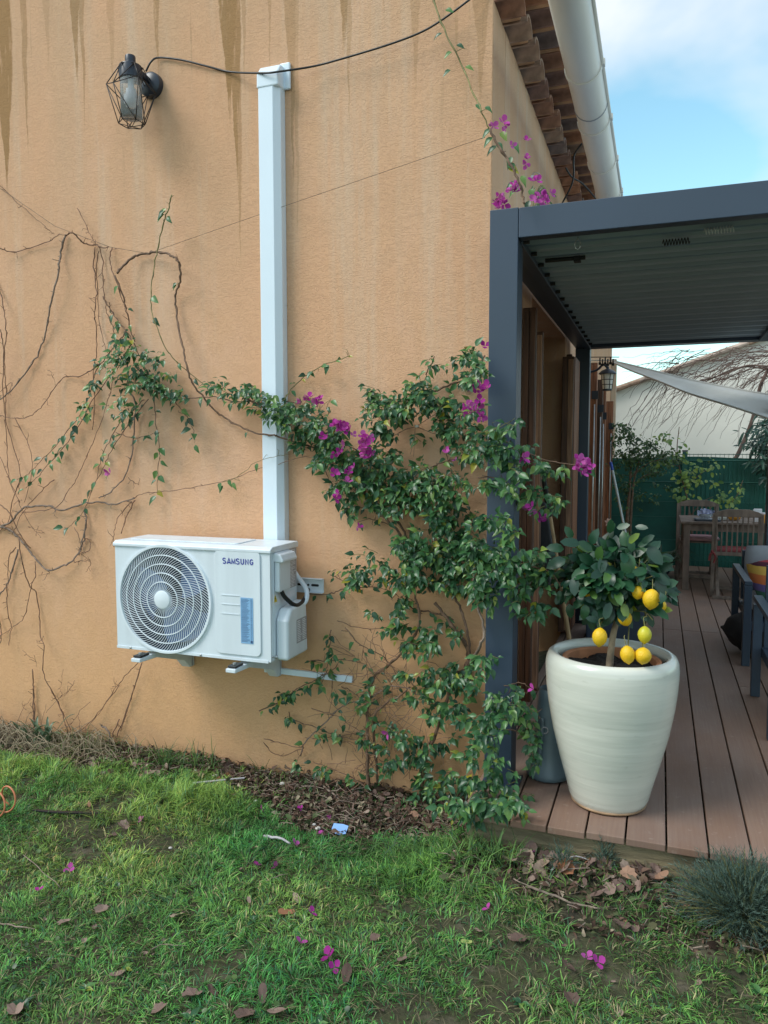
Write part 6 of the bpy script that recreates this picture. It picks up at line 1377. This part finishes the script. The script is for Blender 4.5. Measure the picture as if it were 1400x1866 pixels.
# litter: leaf flakes and twigs
it = []; tw = MB()
def rand_litter():
    while True:
        x = random.uniform(-4.1, .65); y = random.uniform(2.5, 3.45)
        if random.random() < litter_mask(np.array([x]), np.array([y]))[0]*(1 if x < -.7 else .35) and not (x > -.72 and y > 2.9): return x, y
for i in range(14000):
    x, y = rand_litter(); it.append((Vector((x, y, gz(x, y)+abs(random.gauss(0, .012)))), Vector((random.gauss(0, 1), random.gauss(0, 1), random.gauss(.05, .5))), Vector((random.gauss(0, .6), random.gauss(-.2, .5), 1)), random.uniform(.010, .024)+.030*random.random()**3))
joined_leaves('leaf_litter', it, LT+LT_LONG, 'mulch')
for i in range(1300):
    x, y = rand_litter(); z = gz(x, y)+random.uniform(.002, .03); a = random.uniform(0, 6.28); ln = random.uniform(.02, .09); d = Vector((math.cos(a), math.sin(a)*.7, random.gauss(0, .18)))
    p = Vector((x, y, z)); m2 = p+d*ln*.5+Vector((random.gauss(0, .006), random.gauss(0, .006), random.gauss(0, .008))); e = p+d*ln; r = random.uniform(.0009, .0028)
    if e.y > 3.44 or m2.y > 3.44: continue
    tw.tube([p, m2, e], [r, r*.9, r*.6], 4)
obj('twig_litter', tw, 'stem_grey', None, kind='stuff')
# dry stalks heaped and arching at the wall foot on the left
tw = MB()
for i in range(420):
    x = random.gauss(-3.35, .34); y = min(3.42, random.gauss(3.27, .07)); 
    if x > -2.5: continue
    a = random.uniform(0, 6.28); ln = random.uniform(.08, .30); o3 = Vector((math.cos(a), math.sin(a)*.35, 0)); z = gz(x, y); hh_ = random.uniform(.02, .13)
    pts = [Vector((x, y, z))+o3*ln*f+Vector((0, 0, hh_*math.sin(math.pi*min(1, f*.9+.05))+random.gauss(0, .004))) for f in (0, .25, .5, .75, 1)]
    for p in pts: p.y = min(p.y, 3.44)
    r = random.uniform(.0012, .0026); tw.tube(pts, [r, r, r, r*.8, r*.5], 4)
obj('dry_stalks', tw, 'straw', None, kind='stuff')
# rough straw and long grass heaped against the wall on the left
def tuft(name, label, cat, x, y, n, h0, h1, wd, lean, ptype, rad=.06, group=None, mt=None):
    t = thing(name, (x, y, gz(x, y)), label, cat, group)
    px_ = x+rng.normal(0, rad, n); py_ = np.minimum(y+rng.normal(0, rad*.5, n), 3.43)
    cols = palette(n, ptype); z = ground_z(px_, py_)-.004
    grass('blades', np.stack([px_, py_, z], -1), rng.uniform(h0, h1, n), rng.uniform(wd*.6, wd*1.2, n), rng.uniform(*lean, n), cols, parent=t)
    return t
tuft('grass_tuft', 'straw-coloured heap of dry grass against the wall at the left edge', 'grass tuft', ong(60, 1395).x, 3.32, 340, .06, .22, .004, (.8, 2.0), 'dry', .17)
tuft('grass_tuft', 'green grass tuft at the wall foot right of the dead vine stump', 'grass tuft', ong(300, 1400).x, 3.30, 120, .06, .17, .0045, (.3, 1.3), 'lush', .045)
tuft('grass_tuft', 'tall upright grass tuft against the wall left of the grey rod', 'grass tuft', ong(365, 1405).x, 3.32, 46, .08, .24, .0045, (.2, 1.2), 'lush', .04)
tuft('grass_tuft', 'thin grass blades at the wall foot below the air conditioner', 'grass tuft', ong(448, 1425).x, 3.38, 10, .06, .15, .004, (.2, .8), 'lush', .02)
tuft('grass_tuft', 'sparse brownish grass blades on the litter strip right of the air conditioner', 'grass tuft', ong(480, 1432).x, 3.38, 9, .05, .12, .003, (.3, .9), 'dry', .03)
tuft('grass_tuft', 'tall bright green grass clump under the bougainvillea near the deck corner', 'grass tuft', ong(905, 1540).x, 2.78, 150, .07, .17, .005, (.3, 1.2), 'lush', .07)
tuft('grass_tuft', 'long green grass clump on the lawn edge below the bougainvillea roots', 'grass tuft', ong(790, 1530).x, 2.82, 240, .06, .15, .005, (.5, 1.4), 'lush', .12)
tuft('grass_tuft', 'small bright tuft among the dead leaves in front of the deck', 'grass tuft', ong(1160, 1590).x, 2.66, 70, .04, .11, .004, (.4, 1.3), 'lush', .05)
tuft('grass_tuft', 'bright low tuft beside the lavender bush', 'grass tuft', ong(1255, 1600).x, 2.66, 90, .04, .10, .004, (.4, 1.3), 'lush', .05)
# strap-leaved bulb clump at the left
c = ong(8, 1400); c.y = 3.28; c.x -= .06; t = thing('iris_clump', c, 'clump of broad grey-green strap leaves at the left edge by the wall', 'plant')
for k in range(30):
    a = random.uniform(0, 6.28); L0 = random.uniform(.14, .30); vs = []; o3 = Vector((math.cos(a), math.sin(a)*.5, 0)); sd = Vector((-math.sin(a), math.cos(a), 0)); cc = c+Vector((random.gauss(0, .05), random.gauss(0, .02), 0)); dr = random.uniform(.5, 1.0)
    for i in range(7): f = i/6; q = cc+o3*(L0*.65*f)+Vector((0, 0, L0*(1.25*f-dr*f*f))); q.y = min(q.y, 3.44); w_ = .0085*(1-f**3)+.0008; vs += [q-sd*w_, q+Vector((0, 0, -.003)), q+sd*w_]
    obj('leaf', MB().add(vs, [(i*3+j, i*3+j+1, i*3+j+4, i*3+j+3) for i in range(6) for j in (0, 1)]), 'strap', t, smooth=True)
# lavender bush and sprigs
def needles(parent, c, n, rad, hgt, ln, name='foliage', flat=.8):
    V = []; Fi = []; R_ = []; off = 0; m = MB()
    for i in range(n):
        a = random.uniform(0, 6.28); el = random.uniform(.10, 1.45); d = Vector((math.cos(a)*math.cos(el), math.sin(a)*math.cos(el)*flat, math.sin(el)))
        L0 = random.uniform(.45, 1.); tip = c+Vector((d.x*rad*L0, d.y*rad*L0, d.z*hgt*L0)); b = c+Vector((d.x*rad*.15, d.y*rad*.15, 0)); mid = b.lerp(tip, .5)+Vector((0, 0, .02))
        if i % 6 == 0: m.tube([b, mid, tip], [.0016, .0013, .0008], 4)
        for k in range(13):
            f = .35+.65*k/12; p = b.lerp(mid, f*2) if f < .5 else mid.lerp(tip, f*2-1); u, v = frame_of(tip-b); aa = random.uniform(0, 6.28)
            nd = ((u*math.cos(aa)+v*math.sin(aa))*.6+(tip-b).normalized()).normalized()*ln*random.uniform(.6, 1.2); sw = nd.cross(Vector((random.gauss(0, 1), random.gauss(0, 1), 1))).normalized()*.0013
            V += [p-sw, p+sw, p+nd]; Fi.append((off, off+1, off+2)); off += 3; R_ += [random.random()]*3
    obj('stems', m, 'stem_green', parent, kind='stuff')
    o = tri_mesh(name, np.array(V), np.array(Fi), M['lavender'], {'rnd': np.array(R_)}, parent); o['kind'] = 'stuff'
c = ong(1350, 1668); c = Vector((.31, 2.745, gz(.31, 2.745))); lvb = thing('lavender_bush', c, 'rounded grey-green lavender bush growing against the deck edge at the right', 'shrub')
needles(lvb, c, 2100, .30, .235, .022); needles(lvb, c+Vector((.30, -.10, 0)), 1700, .34, .28, .022, flat=.9)
for (px, py, lb_) in ((1025, 1568, 'small grey-green lavender plant below the deck edge, left of the other small one'), (1105, 1560, 'small grey-green lavender plant below the deck edge in front of the big pot')):
    c = ong(px, py+22); t = thing('lavender_sprig', c, lb_, 'plant', 'small lavender plants below the deck edge'); needles(t, c, 60, .085, .13, .016)

# fallen leaves, one by one
def dead_leaf_mesh(seed, lobes=True):
    rr = random.Random(seed); n = 18; vs = [(0, 0, 0)]; ph = rr.uniform(0, 6); cu = rr.uniform(.5, 1.3)
    for k in range(n):
        a = 2*math.pi*k/n; r = .5*(1+.25*math.cos(a-math.pi/2))*(1+(.13*(1 if k % 2 else -1)*rr.uniform(.2, 1)+.06*math.sin(3*a+ph) if lobes else .03*rr.random()))*(1 if lobes else (.62+.38*abs(math.sin(a))))
        x = r*math.cos(a)*(.78 if lobes else .6); y = r*math.sin(a); vs.append((x, y, cu*(x*x*1.3+.45*y*y)*(1 if seed % 2 else .6)+.06*math.sin(3*a+ph)*r))
    fs = [(0, 1+k, 1+(k+1) % n) for k in range(n)]
    me = bpy.data.meshes.new('dead_leaf'); b = len(vs); vs += [(-.012, -.35, .0), (.012, -.35, .0), (.008, -.78, .03), (-.008, -.78, .03)]; fs.append((b, b+1, b+2, b+3))
    me.from_pydata(vs, [], fs); me.materials.append(M['deadleaf']); me.polygons.foreach_set('use_smooth', [False]*len(fs)); me.update(); return me
DL = [dead_leaf_mesh(i, i < 5) for i in range(8)]
def fallen(px, py, size, label, group, k=None, name='dead_leaf', cat='leaf', z=None, lift=.012, flat=.25):
    p = ong(px, py); zz = gz(p.x, p.y) if z is None else z
    o = bpy.data.objects.new(name, DL[k if k is not None else random.randrange(8)]); C.objects.link(o)
    o.location = (p.x, p.y, zz+lift); o.scale = (size,)*3; o.rotation_euler = (random.gauss(0, flat), random.gauss(0, flat), random.uniform(0, 6.28)); return tag(o, label, cat, group)
singles = [(228, 1513, .055, 'two-tone curled leaf lying on the lawn below the black strip'), (200, 1533, .050, 'pale flat leaf on the lawn, nearest the orange hose'), (163, 1474, .035, 'rounded pink-brown leaf on the lawn right above the black strip'), (460, 1555, .040, 'upright reddish leaf on the grass left of the fallen magenta bracts'),
           (540, 1642, .050, 'pinkish leaf standing on edge in the middle of the lawn'), (526, 1670, .060, 'broad mauve-grey leaf below the pinkish one in the lawn'), (663, 1557, .055, 'reddish pair-lobed leaf on the grass just below the blue paper'), (630, 1788, .070, 'rust-brown oval leaf beside two magenta bracts in the foreground'), (355, 1824, .065, 'pale lobed leaf in the foreground left of the rounded brown one'),
           (385, 1812, .050, 'darker leaf overlapping the pale lobed one in the foreground'), (478, 1826, .060, 'rounded grey-brown leaf in the foreground centre left'), (500, 1852, .060, 'light tan leaf at the bottom frame edge'), (450, 1858, .060, 'grey leaf touching the bottom frame edge left of the tan one'), (1033, 1766, .060, 'pale tan jagged leaf in the right foreground near magenta bracts'), (1045, 1835, .055, 'crumpled brown leaf in the bottom right of the lawn'),
           (1130, 1693, .070, 'long dry leaf on the lawn below the dead-leaf drift'), (1280, 1712, .050, 'curled orange-tan leaf standing in the grass at the right'), (870, 1803-100, .045, 'rust leaf in the lawn right of the yellow-green one'), (853, 1725, .040, 'yellow-green leaf lying flat in the lawn'), (948, 1720, .055, 'grey-brown elongated leaf in the lawn right of centre'), (188, 1664, .050, 'light brown leaf near the bare soil patch at the left'), (287, 1710+140, .05, 'small brown leaf by the bottom left of the lawn'),
           (325, 1676, .045, 'small red-brown leaf in the left part of the lawn'), (120, 1678+10, .045, 'grey-green flat leaf in the left foreground'), (455, 1650, .03, 'tiny ochre leaf left of the pinkish upright leaf'), (685, 1715, .04, 'small reddish leaf in the lawn centre'), (1355, 1683, .060, 'rusty leaf under the lavender bush'), (1385, 1692, .055, 'pale pink-brown leaf under the lavender bush at the right edge'), (828, 1570, .060, 'brown leaf caught in the long grass below the bougainvillea'),
           (862, 1560, .055, 'tan leaf with dark rim in the long grass near the deck corner'), (28, 1855, .06, 'brown leaf at the bottom left corner of the picture'), (210, 1785, .05, 'grey leaf on the bare soil in the left foreground'), (735, 1755, .035, 'small pale leaf in the foreground centre'), (1160, 1704, .035, 'bluish-grey small leaf in the right foreground')]
for i, (x, y, s, lb_) in enumerate(singles):
    o = fallen(x, y, s, lb_, 'single leaves scattered on the lawn', lift=.016)
gfol = leaf_mat('fading yellow-green leaf', [(0, (.30, .36, .10)), (1, (.36, .40, .14))], rough=.6)
me = DL[6].copy(); me.materials.clear(); me.materials.append(gfol); next(o for o in bpy.data.objects if o.get('label', '').startswith('yellow-green leaf lying flat')).data = me
for i in range(95):                          # drift of big leaves below the deck edge
    u = random.random(); x = 945+u*270+random.gauss(0, 12); y = random.uniform(1545, 1600)+u*55*random.random()+random.gauss(0, 10); y = max(y, 1522+(x-945)*.12)
    q_ = 'at its left end' if x < 1015 else ('before the big pot' if x < 1150 else 'near the lavender'); kk = random.randrange(8)
    fallen(x, y, random.uniform(.036, .072), ('lobed' if kk < 5 else 'narrow oval')+' mauve-brown dead leaf drifted below the deck edge '+q_, 'dead leaves drifted below the deck edge', k=kk, lift=.010+random.random()*.020, flat=.5)
for i in range(16): fallen(1215+random.uniform(0, 150), 1640+random.uniform(0, 40), random.uniform(.04, .065), 'brown dead leaf at the foot of the lavender bush', 'dead leaves under the lavender', lift=.012, flat=.4)
for i in range(70):
    x = random.uniform(150, 420) if i < 45 else random.uniform(640, 860); y = random.uniform(1375, 1430) if i < 45 else random.uniform(1450, 1495); fallen(x, y, random.uniform(.03, .055), 'crumpled brown leaf in the litter strip against the wall' if i < 45 else 'brown leaf among the bougainvillea roots', 'leaves in the litter strip' if i < 45 else 'leaves at the bougainvillea roots', lift=.012+random.random()*.02, flat=.5)
for i in range(60): fallen(random.uniform(20, 1380), random.uniform(1560, 1860), random.uniform(.014, .028), 'tiny scrap of dead leaf between the grass blades', 'leaf scraps in the lawn', lift=.010, flat=.4)
# magenta bracts on the ground
me = leaf_mesh(BR, 0, 'bract', 'fallen_bract')
bl = [(477, 1484, .028, 'bright magenta bract in the litter strip left of the blue paper'), (548, 1481, .020, 'small magenta bract in the litter strip above the blue paper'), (585, 1528, .030, 'magenta bract just left of the blue paper'), (538, 1546, .026, 'magenta bract at the grass edge below the litter'), (600, 1497, .016, 'tiny magenta bract right above the blue paper'), (467, 1586, .028, 'pale magenta bract beside the bare soil patch, the left one of two'), (504, 1588, .028, 'pale magenta bract on the bare soil patch, the right one of two'),
      (128, 1593, .028, 'magenta bract alone in the left part of the lawn'), (72, 1632, .022, 'faded magenta bract near the left frame edge'), (567, 1673, .028, 'magenta bract beside the mauve-grey leaf'), (548, 1729, .028, 'bright magenta bract in the middle foreground'), (600, 1752, .036, 'violet bract above the rust-brown oval leaf'), (610, 1774, .028, 'violet bract touching the rust-brown oval leaf'), (1071, 1757, .028, 'pale violet bract in the right foreground, the upper of a pair'), (1090, 1766, .032, 'pale violet bract in the right foreground, the lower of a pair'),
      (914, 1530, .026, 'magenta bract in the grass at the deck corner'), (970, 1566, .026, 'magenta bract on the dead-leaf drift'), (889, 1667, .024, 'dull magenta bract in the lawn right of centre'), (258, 1502, .022, 'dull pink bract in the grass right of the black strip')]
for x, y, s, lb_ in bl:
    p = ong(x, y); o = bpy.data.objects.new('fallen_bract', me); C.objects.link(o); o.location = (p.x, p.y, gz(p.x, p.y)+.022); o.scale = (s*.78, s*.9, s*.6); o.rotation_euler = (R(-30)+random.gauss(0, .3), random.gauss(0, .4), random.uniform(0, 6.28)); tag(o, lb_, 'flower', 'magenta bracts fallen on the ground')
# twigs on the lawn
for pts, r, lb_ in (([(958, 1622), (1000, 1640), (1050, 1655), (1095, 1665)], .005, 'forked dry stick lying below the dead-leaf drift'), ([(1005, 1592), (1040, 1572), (1080, 1575)], .0035, 'pale thin stick lying on the dead-leaf drift'), ([(45, 1563), (70, 1590), (110, 1625)], .0022, 'thin straight twig on the left lawn'), ([(275, 1838-100), (300, 1733), (340, 1732)], .002, 'thin straw on the left foreground lawn'), ([(0, 1690), (30, 1700), (65, 1700)], .003, 'bent twig on the bare soil at the left edge'),
                    ([(480, 1530), (510, 1537), (530, 1543)], .007, 'short thick pale stick at the litter edge'), ([(485, 1612), (510, 1606), (528, 1598)], .002, 'little dark twig on the bare soil patch'), ([(560, 1420), (600, 1450), (625, 1468)], .006, 'forked branch stub resting on the litter by the bougainvillea'), ([(575, 1412), (598, 1440), (600, 1448)], .004, 'thin branch crossing the forked stub')):
    q = [ong(x, y) for x, y in pts]; q = [Vector((p.x, p.y, gz(p.x, p.y)+.014+.01*(i == 1))) for i, p in enumerate(q)]; q = cr_spline(q, 4)
    mt = 'grey_stick' if 'pale' in lb_ else 'stem_grey'; tag(obj('stick', MB().tube([p+Vector((0, random.gauss(0, .002), random.gauss(0, .001))) for p in q], [r*(1-.4*i/len(q)) for i in range(len(q))], 6), mt, None, smooth=True), lb_, 'stick')
a = ong(352, 1434); b = ong(446, 1428); tag(obj('grey_rod', MB().tube([a+Vector((0, 0, .02)), b+Vector((0, 0, .03))], .0045, 8), 'grey_stick', None, smooth='auto'), 'thin straight pale grey rod lying along the wall foot', 'rod')
q = [ong(x, y)+Vector((0, 0, .022)) for x, y in ((62, 1484), (100, 1488), (145, 1489), (188, 1490))]; m = MB()
for i in range(3): m.bar(q[i]+Vector((0, 0, 0)), q[i+1], .016, .006)
tag(obj('black_strip', m, 'black', None, bevel=.001), 'black flat plastic strip lying in the grass at the left', 'strip')
p = ong(619, 1522); z0 = gz(p.x, p.y)+.022; vs = [(-.034, .020, .001), (.010, .023, .001), (.036, .020, .0), (.034, -.016, .0), (.020, -.020, .0), (.018, -.028, -.001), (-.014, -.022, .0), (-.036, -.006, .0)]
vs = [Vector((x, y, z)) for x, y, z in vs]; Mr = Matrix.Rotation(R(38), 3, 'X'); vs = [Mr @ v+Vector((p.x, p.y, z0+.006)) for v in vs]; m = MB().add(vs+[v+Vector((0, .001, .0008)) for v in vs], [tuple(range(8)), tuple(range(15, 7, -1))]+[(i, (i+1) % 8, (i+1) % 8+8, i+8) for i in range(8)])
tag(obj('paper_scrap', m, 'paper_blue', None), 'torn pale blue paper scrap on the litter edge in the middle', 'paper')
c = ong(-14, 1505); m = MB(); pts = []
for i in range(56): a = i*.42; pts.append(Vector((c.x-.03+.055*math.cos(a), c.y+.004*i-.07, gz(c.x, c.y)+.07+.055*math.sin(a))))
pts += [pts[-1]+Vector((-.03, .02, -.05)), pts[-1]+Vector((-.15, .03, -.10))]
tag(obj('coiled_hose', m.tube(cr_spline(pts, 2), .0042, 7), 'orange', None, smooth=True), 'orange coiled hose poking into the left edge of the lawn', 'hose')
for i, (x, y, s) in enumerate(((515, 1433, .014), (392, 1418, .012), (466, 1465, .010), (573, 1508, .009), (580, 1515, .013), (357, 1409, .010), (311, 1551, .008))):
    p = ong(x, y); vs_ = [(s*a_, b_*s) for a_, b_ in ((0, -.6), (.7, -.4), (1, 0), (.7, .45), (0, .6))]; tag(obj('pebble', MB().lathe(vs_, (p.x, p.y, gz(p.x, p.y)+.014), 10, wob=.15), 'stone', None, smooth=True), 'pale pebble showing in the litter strip below the wall' if i < 6 else 'single white pebble in the left lawn', 'pebble', 'pale pebbles in the litter strip' if i < 6 else None)
# dead stump at the wall

for nm, lb_, ct in (('grass', 'short uneven green lawn grass with bare patches in the foreground', 'grass'), ('dead_thatch', 'flat dry straw-coloured blades lying between the green grass', 'dry grass'), ('rosette_weeds', 'low broad-leaved weeds scattered through the lawn', 'weeds'),
                    ('clover', 'tiny round-leaved ground cover creeping between the grass blades', 'ground cover'), ('leaf_litter', 'brown crumbled leaf litter in the strip below the ochre wall', 'leaf litter'), ('twig_litter', 'thin broken twigs mixed into the leaf litter below the wall', 'twigs'), ('dry_stalks', 'tangle of pale dry stalks heaped at the wall foot on the left', 'dry stalks')):
    o = bpy.data.objects.get(nm)
    if o: tag(o, lb_, ct, kind='stuff')
